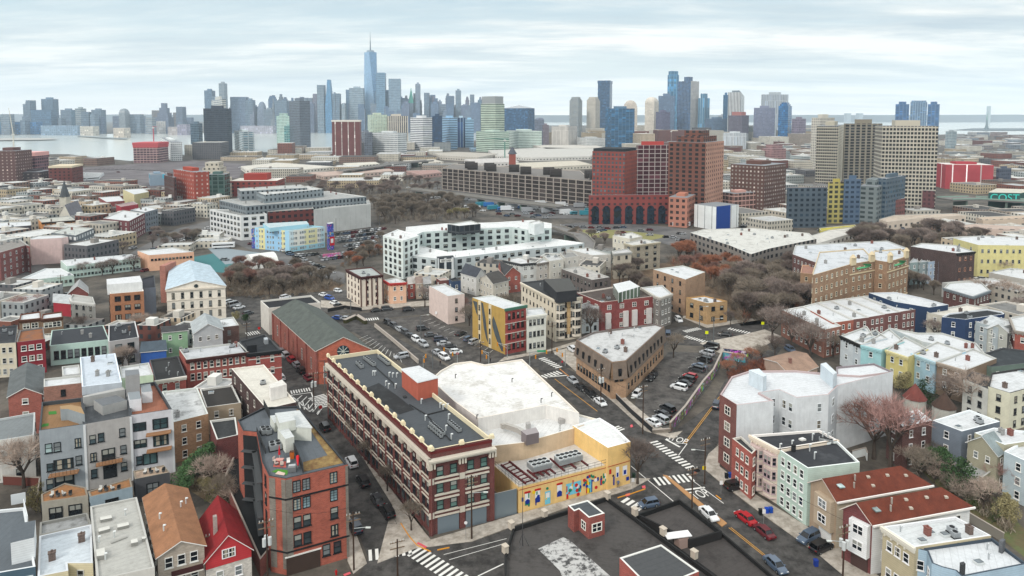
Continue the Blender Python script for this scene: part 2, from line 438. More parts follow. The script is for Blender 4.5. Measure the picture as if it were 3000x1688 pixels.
def gable(name,label,eave,h,rise,wall=('siding','c8c8c4'),roofc='7a7c7e',cat='house',ridge='02',win='e8e8e4',rows=2,ww=.9,wh=1.4,over=.35,faces=None,group=None,bay=2.6,subs=False,trim='e8e8e4',edgew=None,skip=None,roofkind='shingle',style='sash',chim=0):
 """pitched roof house; eave corners a,b,c,d in the photograph at z=h; ridge '01' joins middles of edges 0 and 2, '12' of edges 1 and 3"""
 wp=[Vector(P(x,y,h)[:2])for x,y in eave]
 if len(wp)==3:wp.append(wp[0]+wp[2]-wp[1])
 if sum(1 for _ in wp)==4 and area(wp)<0:wp=[wp[0],wp[3],wp[2],wp[1]];sw=True
 else:sw=False
 TOPS.append(([tuple(p)for p in wp],h))
 cx=sum(p.x for p in wp)/4;cy=sum(p.y for p in wp)/4
 rt=root(name,(cx,cy,0),label,cat,group)
 a,b,c,d=wp
 if ridge=='12':a,b,c,d=b,c,d,a
 m1,m2=(a+b)/2,(c+d)/2;hr=h+rise
 mb=MB()
 for u,v in((a,b),(b,c),(c,d),(d,a)):mb.wall(u,v,0,h)
 for u,v,m in((a,b,m1),(c,d,m2)):mb.face([(u.x,u.y,h),(v.x,v.y,h),(m.x,m.y,hr)],[(0,h),((v-u).length,h),((v-u).length/2,hr)])
 mb.build('wall',mat(*wall),rt)
 rf=MB();rd=(m2-m1).normalized()*over;t=.16
 for(u,v)in((b,c),(d,a)):
  o=((u+v)/2-(m1+m2)/2);L_=o.length;o=o.normalized()*over
  near=m1 if(u-m1).length<(u-m2).length else m2;far=m2 if near is m1 else m1
  du=-rd if near is m1 else rd
  A=u+o+du;Bv=v+o-du;Cc=far-du;D=near+du
  zl=h-rise*over/L_
  top=[(A.x,A.y,zl+t),(Bv.x,Bv.y,zl+t),(Cc.x,Cc.y,hr+t),(D.x,D.y,hr+t)]
  bot=[(p[0],p[1],p[2]-t+.02)for p in top]
  rf.face(top);rf.face(bot[::-1])
  for i in range(4):rf.face([bot[i],bot[(i+1)%4],top[(i+1)%4],top[i]],None,1)
 rfo=rf.build('roof',[mat(roofkind,roofc),mat('trim',trim)],rt)
 for i,(u,v)in enumerate(((a,b),(b,c),(c,d),(d,a))):
  e=v-u;nrm=Vector((e.y,-e.x)).normalized()
  if e.length<2 or nrm.dot(-(u+v)/2)<=0 or(faces is not None and i not in faces)or not win:continue
  ew=(edgew or{}).get(i);cols=ew[0]if ew else max(1,int(e.length/bay));rws=ew[1]if ew else rows
  add_windows(rt,u,v,0,h,cols,rws,ew[2]if ew else ww,ew[3]if ew else wh,win,style,subs=subs)
 for k in range(chim):
  q=m1.lerp(m2,.3+.3*k)+(b-m1)*.25;cm=MB();cm.box((q.x,q.y,hr),(.7,.7,2.0));cm.box((q.x,q.y,hr+1.05),(.85,.85,.15));cm.build('chimney',mat('brick','8a5a4a'),rt)
 return rt,wp,(m1,m2)
def T(name,label,xl,xc,xr,yt,yb,ang=35,wall='7f8890',gl='38485a',bay=3,fl=3.4,wf=.6,hf=.55,depth=None,cat='tower',group=None,roofc='8a8e92',crown=None,band=None,taper=None,wk=1.0,pent=True,z0=0,wall2=None,gl2=None,wf2=None,hf2=None):
 """tower by its base corner on the ground and the sides seen in the photograph"""
 p0=P(xc,yb);a=R(ang);d1=Vector((math.cos(a),math.sin(a)));d0=Vector((-math.sin(a),math.cos(a)))
 def reach(d,xe):
  k=(xe-CX)/F;den=d.x-k*d.y*cp
  t=(k*(p0.y*cp+H*sp)-p0.x)/den if abs(den)>1e-6 else 10
  return t
 t1=reach(d1,xr);t0=reach(d0,xl)if xl<xc else(depth or t1*.8)
 if t0<=0 or t0>400:t0=depth or 30
 if t1<=0:t1=depth or 30
 if depth and xl>=xc:t0=depth
 h=ztop(p0.y,xc,yt);o=Vector(p0[:2])
 wp=[tuple(o+d0*t0),tuple(o),tuple(o+d1*t1),tuple(o+d1*t1+d0*t0)]
 cx=sum(p[0]for p in wp)/4;cy=sum(p[1]for p in wp)/4
 rt=root(name,(cx,cy,0),label,cat,group)
 TOPS.append((wp,h))
 m=mat('facade',wall,gl,bay=bay,fl=fl,wf=wf,hf=hf,band=band,wk=wk)
 mb=MB();q=wp
 if area(q)<0:q=q[::-1]
 hh=h if not crown else h-crown[0]
 if taper:
  q2=inset(q,taper[0]);zt=h*taper[1]
  for i in range(4):mb.wall(q[i],q[(i+1)%4],0,zt)
  for i in range(4):
   j=(i+1)%4
   mb.face([(*q[i],zt),(*q[j],zt),(*q2[j],h),(*q2[i],h)],[(0,zt),(20,zt),(20,h),(0,h)])
  mb.face([(*p,h)for p in q2],None,1);mb.build('wall',[m,mat('plain',roofc)],rt)
 else:
  for i in range(4):mb.wall(q[i],q[(i+1)%4],0,hh,1 if wall2 and((Vector(q[i])+Vector(q[(i+1)%4]))/2-(o+d1*t1/2)).length<.01 else 0)
  mb.build('wall',[m]+([mat('facade',wall2,gl2 or gl,bay=bay,fl=fl,wf=wf2 or wf,hf=hf2 or hf,wk=wk)]if wall2 else[]),rt)
  rf=MB();rf.face([(*p,hh)for p in q],None,0);rf.build('roof',mat('plain',roofc),rt)
 if crown:
  n=crown[2]if len(crown)>2 else 1;s=crown[1]
  mb=MB();ww_=min((Vector(q[0])-Vector(q[1])).length,(Vector(q[1])-Vector(q[2])).length)
  if len(crown)>3 and crown[3]=='pyr':
   for i in range(4):
    j=(i+1)%4;mb.face([(*q[i],hh),(*q[j],hh),(cx,cy,h)])
  elif len(crown)>3 and crown[3]=='dome':
   prev=q;pz=hh
   for k in range(1,6):
    f=math.sin(k/5*math.pi/2);sc=math.cos(k/5*math.pi/2*.92)
    nx_=[(cx+(p[0]-cx)*sc,cy+(p[1]-cy)*sc)for p in q];nz_=hh+crown[0]*f
    for i in range(4):
     j=(i+1)%4;mb.face([(*prev[i],pz),(*prev[j],pz),(*nx_[j],nz_),(*nx_[i],nz_)])
    prev,pz=nx_,nz_
   mb.face([(*p,pz)for p in prev])
  else:
   pz=hh
   for k in range(n):
    f=1-(1-s)*(k+1)/n
    qq=[(cx+(p[0]-cx)*f,cy+(p[1]-cy)*f)for p in q];z1=hh+crown[0]*(k+1)/n
    mb.prism(qq,pz,z1);pz=z1
  mb.build('crown',mat('plain',crown[4])if len(crown)>4 else m,rt)
 elif pent and not taper:
  mb=MB();qq=[(cx+(p[0]-cx)*.45,cy+(p[1]-cy)*.45)for p in q];mb.prism(qq,h,h+min(6,h*.05)+1);mb.build('penthouse',mat('plain',wall),rt)
 return rt,wp,h
ROADS=[]
def patch(name,pts,z,m,kind='structure',label=None,cat=None,world=False):
 mb=MB();wp=[Vector((*p,z))if world else P(p[0],p[1],z)for p in pts]
 if area(wp)<0:wp=wp[::-1]
 ROADS.append([tuple(p[:2])for p in wp])
 mb.face(wp);o=mb.build(name,m);o['kind']=kind
 if label:o['label']=label
 if cat:o['category']=cat
 return o
gm=MB();gm.face([(-9000,-60,0),(9000,-60,0),(9000,9600,0),(-9000,9600,0)])
struct('ground',gm,mat('ground','3f3c38','625c54',sc=.06))
RIV=mat('water','b4c0c4');b_=RIV.node_tree.nodes['Principled BSDF'];b_.inputs['Base Color'].default_value=(.46,.49,.46,1);b_.inputs['Roughness'].default_value=.18;b_.inputs['Specular IOR Level'].default_value=.7
bn=N(RIV.node_tree,'ShaderNodeBump');bn.inputs['Strength'].default_value=.25;bn.inputs['Distance'].default_value=.5
RIV.node_tree.links.new(nz(RIV.node_tree,.06,4,.6),bn.inputs['Height']);RIV.node_tree.links.new(bn.outputs[0],b_.inputs['Normal'])
patch('river',[(-700,402),(-200,398),(0,396),(200,394),(420,391),(700,389),(1010,387),(1300,385),(1500,383),(1640,392),(1500,402),(1250,425),(1090,438),(960,447),(800,446),(640,444),(560,452),(480,462),(380,472),(300,464),(200,452),(130,452),(108,462),(0,466),(-700,470)],.4,RIV)
patch('bay_water',[(1560,368),(1900,367),(2400,367),(2800,368),(3300,370),(3300,357),(2800,357),(2400,357),(1900,357),(1560,358)],.4,RIV)
patch('harbor_water',[(2680,395),(2800,394),(3400,396),(3400,366),(2760,363),(2600,371),(2560,385)],.5,RIV)
def hills(name,xs,yb,m):
 mb=MB();rr=random.Random(len(xs));pts=[]
 for i,(x,y)in enumerate(xs):
  p=P(x,yb);pts.append((p.x,p.y,max(3,ztop(p.y,x,y))))
 for i in range(len(pts)-1):
  a,b=pts[i],pts[i+1];dep=700;mid=200
  mb.face([(a[0],a[1],0),(b[0],b[1],0),(b[0],b[1]+mid,b[2]),(a[0],a[1]+mid,a[2])])
  mb.face([(a[0],a[1]+mid,a[2]),(b[0],b[1]+mid,b[2]),(b[0],b[1]+dep,0),(a[0],a[1]+dep,0)])
 struct(name,mb,m)
HM=mat('plain','6a747a')
hills('hills',[(1560,344),(1640,339),(1720,341),(1850,338),(1950,342),(2040,340),(2150,342),(2300,341),(2430,343),(2520,341),(2640,340),(2760,342),(2860,344),(2940,350)],358.5,HM)
hills('distant_hills',[(-400,333),(-200,337),(0,334),(90,336),(200,337),(350,335),(500,337),(700,335),(900,336),(1200,335),(1500,337),(1700,338),(2000,337),(2400,337),(2700,337),(3000,336),(3400,337)],357,HM)
AS=mat('ground','3b3a39','514f4d',sc=.35,rough=.9);ASF=mat('ground','5b5b5c','6b6a69',sc=.06)
CON=mat('ground','9c958b','b5aea4',sc=.5);LOT=mat('ground','403e3d','5c5956',sc=.3)
Z1,Z2,Z3,Z4=.02,.03,.04,.05
patch('avenue',[(1545,1052),(1600,1048),(1690,1095),(1790,1165),(1880,1245),(1965,1285),(2045,1300),(2062,1375),(2120,1425),(2240,1515),(2420,1640),(2600,1760),(2330,1790),(2160,1640),(2030,1560),(1930,1480),(1800,1420),(1840,1300),(1730,1235)],.02,AS)
patch('underpass_road',[(1950,1282),(2085,1185),(2130,1105),(2230,1000),(2290,1020),(2200,1150),(2110,1290),(2060,1360),(2055,1395)],.025,AS)
patch('cross_street',[(1000,1790),(1080,1630),(1220,1600),(1380,1588),(1500,1547),(1640,1500),(1800,1452),(1855,1430),(1960,1475),(1900,1530),(1700,1620),(1520,1700),(1450,1790)],.03,AS)
patch('side_street',[(1085,1650),(1025,1500),(985,1400),(935,1290),(900,1225),(850,1150),(790,1060),(735,985),(690,930),(760,925),(840,985),(940,1140),(975,1230),(1060,1340),(1150,1480),(1215,1610),(1180,1680)],.035,AS)
patch('upper_street',[(640,1010),(760,975),(800,900),(980,928),(1080,915),(1260,900),(1400,880),(1420,893),(1270,918),(1130,932),(1075,945),(1200,1010),(1330,1085),(1235,1100),(1040,975),(960,950),(830,920),(780,1000)],.02,AS)
patch('plaza_street',[(1240,1105),(1330,1082),(1480,1060),(1640,1030),(1730,1005),(1900,975),(2000,955),(2080,965),(2180,940),(2330,915),(2420,905),(2440,920),(2300,945),(2190,990),(2080,1015),(1960,1010),(1850,1050),(1700,1080),(1560,1075)],.03,AS)
patch('car_park',[(1130,935),(1260,925),(1400,985),(1560,1050),(1330,1078),(1205,1005)],.045,LOT)
patch('parking_yard',[(1960,1030),(2090,1035),(2125,1050),(2080,1130),(1960,1280),(1910,1268),(1850,1215),(1880,1120)],.045,LOT)
patch('fenced_lot',[(660,870),(1010,850),(1100,905),(1010,920),(935,915),(760,945),(655,940)],.045,LOT)
patch('school_lot',[(965,700),(1090,650),(1140,700),(1130,740),(1000,778),(880,760),(840,745)],.1,LOT)
patch('truck_yard',[(1200,560),(1300,545),(1740,600),(1730,640),(1560,640),(1400,605),(1200,585)],.1,ASF)
patch('boulevard',[(1560,665),(1730,650),(1960,665),(2060,680),(2150,700),(2060,745),(1950,715),(1800,680),(1560,680)],.1,ASF)
patch('lawn',[(1640,672),(1800,674),(1900,683),(1965,692),(1900,705),(1740,695),(1660,690)],.12,mat('ground','8d8a5c','77764c',sc=.1))
patch('left_street',[(300,790),(420,720),(520,670),(640,640),(700,690),(900,770),(1010,800),(1010,830),(860,790),(660,700),(560,690),(420,760),(300,810)],.08,ASF)
patch('corner_street',[(0,850),(60,800),(110,770),(150,790),(60,850),(0,880)],.08,ASF)
patch('rail_yard',[(100,500),(560,470),(720,480),(700,520),(480,560),(200,540)],.15,mat('ground','5a5558','6c6769',sc=.03))
patch('sports_court',[(555,755),(640,740),(700,770),(660,800),(560,790)],.1,mat('plain','41777a'))
patch('pale_court',[(600,720),(760,740),(780,760),(660,775)],.13,mat('plain','8c969c'))
for k,q in enumerate(([(1075,1650),(1020,1500),(1018,1642),(1035,1680)],[(1105,1650),(1215,1607),(1385,1585),(1505,1540),(1660,1487),(1852,1432),(1905,1402),(1850,1400),(1790,1430),(1520,1504),(1444,1527),(1262,1581),(1190,1480),(1040,1300),(965,1180),(955,1150),(1060,1335),(1150,1480)],[(1620,1030),(1700,1010),(1760,1100),(1850,1180),(1960,1270),(2000,1262),(1975,1285),(1890,1262),(1800,1180),(1690,1090)],[(2060,1370),(2075,1330),(2110,1300),(2108,1366),(2200,1440),(2370,1545),(2560,1672),(2640,1760),(2560,1760),(2400,1625),(2240,1510),(2120,1420)],[(1460,1060),(1640,1022),(1720,1000),(1720,990),(1600,1026),(1478,1046)],[(2050,1005),(2180,980),(2240,965),(2290,985),(2210,1030),(2110,1035)],[(2000,930),(2070,960),(2240,935),(2250,925),(2085,948),(2010,915)],[(940,900),(1060,908),(1260,895),(1300,885),(1260,880),(1120,890),(940,880)])):
 wp=[P(x,y,.12)for x,y in q]
 mb=MB();mb.prism([tuple(p[:2])for p in wp],0.0,.12);struct('pavement',mb,CON)
RV=mat('ground','5c4c40','75634f',sc=.12)
patch('ravine_floor',[(1950,770),(2060,735),(2160,770),(2350,790),(2440,850),(2430,905),(2300,945),(2170,955),(2120,880),(1960,830),(1790,850),(1790,790)],.03,RV)
patch('wood_floor',[(660,795),(850,790),(1010,835),(960,860),(780,880),(665,880)],.03,RV);patch('park_floor',[(2440,730),(2560,685),(2960,685),(2900,725),(2740,750),(2500,745)],.05,RV)
patch('backyard_lawn',[(2640,1320),(2740,1320),(2860,1400),(3010,1560),(3010,1640),(2860,1520),(2730,1410)],.03,mat('ground','6c5c48','57603c',sc=.3));patch('yard_floor',[(505,1330),(620,1300),(700,1500),(640,1490),(560,1440)],.03,mat('ground','5c5040','6f6450',sc=.4))
tk=MB()
for k in range(16):
 a,b=P(110+k*14,505-k*1.2,.3),P(560+k*9,476+k*3,.3);d=(b-a).normalized();n_=Vector((-d.y,d.x,0))*.9;tk.face([a-n_,b-n_,b+n_,a+n_])
struct('rail_tracks',tk,mat('plain','8c8688'))
WH=mat('marking','dcdcd8');YE=mat('marking','c79a4a')
MK=MB()
def stripe(p,q,w_,z=.062,mb=None):
 a,b=P(*p,z),P(*q,z);d=(b-a).normalized();n=Vector((-d.y,d.x,0))*w_/2
 (mb or MK).face([a-n,b-n,b+n,a+n])
def zebra(p,q,ln,n,w_=.55,z=.062,fill=.5):
 """bars of length ln (world, across p->q), n bars between ground points p and q"""
 a,b=P(*p,z),P(*q,z);d=(b-a);L_=d.length;d.normalize();m=Vector((-d.y,d.x,0))
 for i in range(n):
  c=a+d*(L_*(i+.5)/n);h_=L_/n*fill/2
  MK.face([c-d*h_-m*ln/2,c+d*h_-m*ln/2,c+d*h_+m*ln/2,c-d*h_+m*ln/2])
zebra((1075,1628),(1210,1608),3.0,7);zebra((1210,1612),(1385,1722),3.2,13)
zebra((1912,1292),(2025,1372),2.2,12);zebra((1918,1412),(2030,1398),3,8)
zebra((1825,1462),(1885,1492),2.2,4,fill=.6);zebra((1800,1250),(1822,1262),2.4,3)
zebra((1590,1105),(1642,1090),2.6,6);zebra((1585,1048),(1640,1078),2.4,8)
zebra((2005,985),(2072,1003),2.4,9);zebra((2005,972),(2050,962),2.4,8);zebra((2133,962),(2205,978),2.4,9);zebra((2160,1007),(2200,998),3,7)
zebra((925,1160),(965,1190),4.5,9);zebra((850,1150),(910,1140),2.4,8)
zebra((720,980),(760,973),4,6);zebra((1072,937),(1110,933),3,6)
stripe((1950,1287),(1992,1310),.5);stripe((2000,1436),(2065,1428),.5)
stripe((1300,1625),(1484,1578),.12);stripe((1316,1640),(1484,1591),.12);stripe((1400,1688),(1475,1652),.25)
stripe((1848,1365),(2010,1500),.18);stripe((2025,1405),(2120,1475),.16)
stripe((1975,1298),(2012,1300),.18);stripe((1988,1334),(2013,1300),.18);stripe((1605,1104),(1660,1100),.5);stripe((1624,1036),(1660,1052),.4)
for x in range(0,6):
 stripe((855+x*16,1158+x*9),(868+x*12,1180+x*4+12),.25);stripe((860+x*14,1180+x*7),(885+x*14,1158+x*4),.25)
stripe((852,1158),(912,1150),.3);stripe((912,1150),(925,1190),.3);stripe((925,1190),(908,1206),.3);stripe((852,1158),(908,1206),.3)
for x in range(12):
 stripe((1078+x*8.5,982+x*6),(1045+x*12,996+x*6),.12)
for x in range(14):
 stripe((1262+x*14,935+x*7),(1240+x*15,942+x*7),.12)
stripe((1700,1140),(1745,1180),.1)
struct('road_markings',MK,WH)
YM=MB()
stripe((1625,1110),(1750,1205),.18,mb=YM);stripe((2108,1162),(2005,1298),.14,mb=YM);stripe((2112,1164),(2010,1299),.14,mb=YM)
stripe((2135,1546),(2250,1638),.13,mb=YM);stripe((2141,1545),(2255,1637),.13,mb=YM)
struct('yellow_lines',YM,YE)
mb=MB();wp=[P(x,y,0)for x,y in((1942,1393),(1955,1395),(2130,1535),(2115,1545))];mb.prism([tuple(p[:2])for p in wp],0,.16)
struct('kerb_island',mb,mat('plain','b08a62'))
def roadtext(txt,at,towards,size,z,stretch=1.9):
 cu=bpy.data.curves.new('road_word','FONT');cu.body=txt;cu.size=size;cu.align_x='CENTER';cu.align_y='CENTER'
 to=bpy.data.objects.new('tmp',cu);C.objects.link(to);dg=bpy.context.evaluated_depsgraph_get();me=bpy.data.meshes.new_from_object(to.evaluated_get(dg));bpy.data.objects.remove(to)
 me.materials.clear();me.materials.append(WH)
 a,b=P(*at,z),P(*towards,z);d=(b-a).normalized();ang=math.atan2(d.y,d.x)-math.pi/2
 o=bpy.data.objects.new('road_word',me);C.objects.link(o);o.location=a;o.rotation_euler=(0,0,ang);o.scale=(1,stretch,1);o['kind']='structure'
roadtext('STOP',(1984,1288),(2050,1200),2.0,.07);roadtext('STOP',(2046,1450),(2000,1412),2.0,.07)
for q,c in(([(1220,1592),(1226,1588),(1252,1602),(1246,1606)],'d0646c'),([(1005,1683),(1025,1675),(1028,1681),(1010,1688)],'d0646c'),([(1832,1448),(1846,1444),(1846,1451),(1834,1455)],'d0646c'),([(1880,1424),(1890,1422),(1892,1430),(1882,1431)],'d0646c'),([(1846,1246),(1852,1243),(1855,1250),(1848,1253)],'d0646c')):
 patch('tactile_paving',q,.16,mat('plain',c))
def kerb(pts,w_=.18,c='d69a3a',h=.17):
 mb=MB()
 for i in range(len(pts)-1):
  a,b=P(*pts[i],0),P(*pts[i+1],0);d=(b-a);m=(a+b)/2;mb.box((m.x,m.y,h/2),(d.length+.05,w_,h),math.atan2(d.y,d.x))
 struct('kerb',mb,mat('plain',c))
kerb([(1174,1535),(1200,1575),(1222,1600),(1262,1618)]);kerb([(1282,1613),(1316,1606)]);kerb([(1810,1460),(1850,1448),(1890,1434)])
kerb([(2098,1453),(2112,1464)]);kerb([(1640,1082),(1668,1105)],c='c8905a')
def sky(*a,**k):return T(*a,**k)
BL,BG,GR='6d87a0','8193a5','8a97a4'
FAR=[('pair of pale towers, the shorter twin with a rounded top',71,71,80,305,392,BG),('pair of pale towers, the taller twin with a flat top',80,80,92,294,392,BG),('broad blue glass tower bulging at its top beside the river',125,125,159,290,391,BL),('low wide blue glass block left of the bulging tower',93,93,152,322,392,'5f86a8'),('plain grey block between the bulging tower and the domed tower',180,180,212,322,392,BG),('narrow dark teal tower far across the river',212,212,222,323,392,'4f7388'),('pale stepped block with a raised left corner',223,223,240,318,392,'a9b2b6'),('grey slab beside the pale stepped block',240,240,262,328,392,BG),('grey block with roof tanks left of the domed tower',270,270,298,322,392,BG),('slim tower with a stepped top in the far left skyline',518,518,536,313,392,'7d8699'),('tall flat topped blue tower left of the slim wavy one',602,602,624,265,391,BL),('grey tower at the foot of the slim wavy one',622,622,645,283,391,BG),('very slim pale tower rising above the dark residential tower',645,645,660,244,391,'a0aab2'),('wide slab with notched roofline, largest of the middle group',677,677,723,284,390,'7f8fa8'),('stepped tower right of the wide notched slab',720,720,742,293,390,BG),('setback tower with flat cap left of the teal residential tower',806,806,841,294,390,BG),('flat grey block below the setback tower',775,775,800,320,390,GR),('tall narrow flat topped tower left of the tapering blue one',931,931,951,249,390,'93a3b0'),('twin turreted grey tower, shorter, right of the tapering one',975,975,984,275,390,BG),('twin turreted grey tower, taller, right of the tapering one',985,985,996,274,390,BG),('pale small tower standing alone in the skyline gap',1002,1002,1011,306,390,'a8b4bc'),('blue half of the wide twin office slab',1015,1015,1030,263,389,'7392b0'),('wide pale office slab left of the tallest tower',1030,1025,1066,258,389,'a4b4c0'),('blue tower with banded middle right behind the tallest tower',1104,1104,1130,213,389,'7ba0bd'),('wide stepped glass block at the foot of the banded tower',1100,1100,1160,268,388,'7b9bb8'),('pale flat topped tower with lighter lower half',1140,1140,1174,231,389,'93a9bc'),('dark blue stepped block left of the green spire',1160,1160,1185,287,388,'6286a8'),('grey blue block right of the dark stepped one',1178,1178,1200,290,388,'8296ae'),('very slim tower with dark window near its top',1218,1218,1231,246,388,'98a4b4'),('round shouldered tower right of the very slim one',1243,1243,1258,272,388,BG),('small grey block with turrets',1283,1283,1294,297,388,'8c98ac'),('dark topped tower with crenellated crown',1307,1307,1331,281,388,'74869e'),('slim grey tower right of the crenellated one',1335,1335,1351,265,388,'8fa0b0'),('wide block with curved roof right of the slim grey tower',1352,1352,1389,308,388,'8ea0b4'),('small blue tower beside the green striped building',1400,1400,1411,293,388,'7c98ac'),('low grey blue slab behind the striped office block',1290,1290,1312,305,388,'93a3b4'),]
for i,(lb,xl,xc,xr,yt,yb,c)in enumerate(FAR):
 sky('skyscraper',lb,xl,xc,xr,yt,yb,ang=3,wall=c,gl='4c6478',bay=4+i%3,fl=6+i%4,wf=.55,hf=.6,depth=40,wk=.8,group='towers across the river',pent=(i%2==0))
sky('skyscraper','grey stone tower with stepped top and spire at the far left',457,457,495,302,392,ang=2,wall='7d879c',gl='5d6a80',depth=50,crown=(60,.35,3),wk=.8)
sky('skyscraper','domed stone tower in the left far skyline',350,350,368,318,392,ang=2,wall='9aa2a8',gl='76828c',depth=40,crown=(24,.5,1,'dome'),wk=.8)
sky('skyscraper','tower with rounded egg shaped top in the middle skyline',755,755,776,298,390,ang=3,wall='8793a4',gl='68788c',depth=40,crown=(60,.5,1,'dome'),wk=.8)
sky('skyscraper','old stone tower with thin pointed spire left of the setback tower',794,794,806,288,390,ang=3,wall='98a0a8',gl='707c88',depth=30,crown=(90,.2,4),wk=.8)
sky('skyscraper','pyramid topped stone tower right of the wide notched slab',734,734,746,290,390,ang=3,wall='8a93a5',gl='6a778a',depth=30,crown=(70,.2,4,'pyr'),wk=.8)
sky('skyscraper','tapering bright blue tower with pale notched crown',954,954,974,233,390,ang=4,wall='6699bd',gl='4f80a8',depth=50,taper=(9,.5),wk=.8)
sky('skyscraper','curved dark blue glass tower in front of the tallest tower',1074,1074,1096,268,386,ang=3,wall='3f79a8',gl='356a98',depth=30,crown=(60,.5,1,'dome'),wk=.8)
sky('skyscraper','grey tower with green copper pyramid spire',1197,1197,1212,256,388,ang=3,wall='8f9dae',gl='6c7e90',depth=30,crown=(70,.2,1,'pyr','5fa898'),wk=.8)
sky('skyscraper','broad tower with shallow dome between slim towers',1250,1250,1281,292,386,ang=3,wall='7d93ab',gl='5f7a94',depth=50,crown=(36,.5,1,'dome'),wk=.8)
sky('skyscraper','green pyramid roofed block behind the blue striped offices',1318,1318,1346,318,384,ang=3,wall='9ab0ae',gl='7a9290',depth=40,crown=(36,.5,1,'pyr','8fb8a8'),wk=.8)
p0=P(1067,388);wt=P(1103,388).x-p0.x;hw=ztop(p0.y,1083,152);tp=ztop(p0.y,1083,92)
cx_,cy_=p0.x+wt/2,p0.y+wt/2
rt=root('skyscraper',(cx_,cy_,0),'tallest glass tower with faceted tapering sides and a tall mast','tower')
def sq(r,a0):return[(cx_+r*math.cos(a0+k*math.pi/2),cy_+r*math.sin(a0+k*math.pi/2))for k in range(4)]
A_,B_=sq(wt*.72,math.pi/4),sq(wt*.50,math.pi/2)
mb=MB();zb=40
mb.prism(A_,0,zb)
for i in range(4):
 j=(i+1)%4
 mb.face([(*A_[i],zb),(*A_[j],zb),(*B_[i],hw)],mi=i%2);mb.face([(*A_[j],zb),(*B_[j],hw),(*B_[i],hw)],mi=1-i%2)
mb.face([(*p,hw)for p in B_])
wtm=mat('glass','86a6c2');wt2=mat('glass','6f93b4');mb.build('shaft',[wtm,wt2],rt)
mb=MB();mb.bar((cx_,cy_,hw),(cx_,cy_,hw+8),wt*.3,n=16);mb.build('crown_ring',mat('metal','8fa0ac'),rt)
mb=MB();mb.bar((cx_,cy_,hw),(cx_,cy_,hw+(tp-hw)*.55),3.4,2.0);mb.bar((cx_,cy_,hw+(tp-hw)*.55),(cx_,cy_,tp),1.6,.6);mb.build('mast',mat('plain','6c7884'),rt)
rs=random.Random(5)
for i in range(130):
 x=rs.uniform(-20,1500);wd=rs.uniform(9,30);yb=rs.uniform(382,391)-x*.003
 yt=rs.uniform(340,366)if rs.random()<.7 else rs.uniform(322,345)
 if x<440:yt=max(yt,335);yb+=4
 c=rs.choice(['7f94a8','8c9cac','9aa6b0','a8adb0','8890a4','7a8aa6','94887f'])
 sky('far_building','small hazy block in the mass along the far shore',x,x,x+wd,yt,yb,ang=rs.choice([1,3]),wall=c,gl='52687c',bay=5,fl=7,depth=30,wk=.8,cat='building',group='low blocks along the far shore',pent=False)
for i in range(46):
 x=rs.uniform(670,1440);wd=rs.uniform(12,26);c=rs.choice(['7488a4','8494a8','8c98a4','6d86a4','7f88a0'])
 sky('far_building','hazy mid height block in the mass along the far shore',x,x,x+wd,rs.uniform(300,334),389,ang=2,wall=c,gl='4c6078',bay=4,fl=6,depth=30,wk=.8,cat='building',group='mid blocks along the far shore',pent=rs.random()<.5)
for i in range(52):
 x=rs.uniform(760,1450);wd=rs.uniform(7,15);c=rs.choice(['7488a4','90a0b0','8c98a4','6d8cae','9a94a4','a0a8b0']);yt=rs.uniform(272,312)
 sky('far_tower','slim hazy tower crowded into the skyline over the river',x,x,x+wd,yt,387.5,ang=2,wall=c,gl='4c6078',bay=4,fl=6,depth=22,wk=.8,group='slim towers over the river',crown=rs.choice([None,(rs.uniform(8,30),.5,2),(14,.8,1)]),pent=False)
LOWS=[('long low blue glass hall with white base at the far left shore',-40,107,357,394,'4f88b8','3f74a4'),('long pale blue shed behind the pier',120,228,368,397,'8aa0b4','6d8498'),('beige block on the shore right of the long shed',235,273,370,398,'c3beb4','a8a49c'),('beige square ventilation building on its own pier',333,364,375,405,'cbc2b6','b5aca0'),('pale classical block near the far shore',455,486,355,392,'c0bcb8','8c9098'),('beige block right of the pale classical one',492,520,372,396,'b5aaa4','8c8c94'),('mauve grey block at the shore behind the teal tower',520,548,365,396,'9c98a8','7c7c90'),('very long pale ferry terminal on the far shore',705,800,369,392,'b0b0ba','9494a4')]
for lb,a,b,yt,yb,c,g in LOWS:sky('waterside_building',lb,a,a,b,yt,yb,ang=1,wall=c,gl=g,bay=8,fl=8,depth=40,wk=.95,cat='building',pent=False)
patch('pier',[(-60,406),(60,404),(150,405),(172,408),(120,410),(-60,412)],3,mat('plain','a8a8a4'))
patch('long_pier',[(230,397),(330,403),(375,404),(370,407),(330,406),(225,399)],3,mat('plain','8c9698'))
patch('statue_island',[(2790,381),(2850,376),(3100,376),(3100,383),(2880,383)],2,HM)
p=P(2890,381);u=(P(2891,381)-p).x
rt=root('statue',p,'green statue with raised torch on its stepped pedestal in the harbor','statue')
mb=MB();zz_=ztop(p.y,2890,352)
mb.box((p.x,p.y,zz_*.12),(9*u,9*u,zz_*.24));mb.box((p.x,p.y,zz_*.3),(6*u,6*u,zz_*.2));mb.bar((p.x,p.y,zz_*.4),(p.x,p.y,zz_*1.0),3.2*u,2*u,n=4);mb.build('pedestal',mat('plain','7f9096'),rt)
zt_=ztop(p.y,2890,334)
mb=MB();mb.bar((p.x,p.y,zz_),(p.x,p.y,zz_+(zt_-zz_)*.75),1.7*u,.9*u,n=8);mb.bar((p.x,p.y,zz_+(zt_-zz_)*.75),(p.x,p.y,zt_),.5*u,.5*u,n=8);mb.bar((p.x-.5*u,p.y,zz_+(zt_-zz_)*.7),(p.x-1.4*u,p.y,zt_+(zt_-zz_)*.25),.35*u,.2*u);mb.build('figure',mat('plain','6f9c94'),rt)
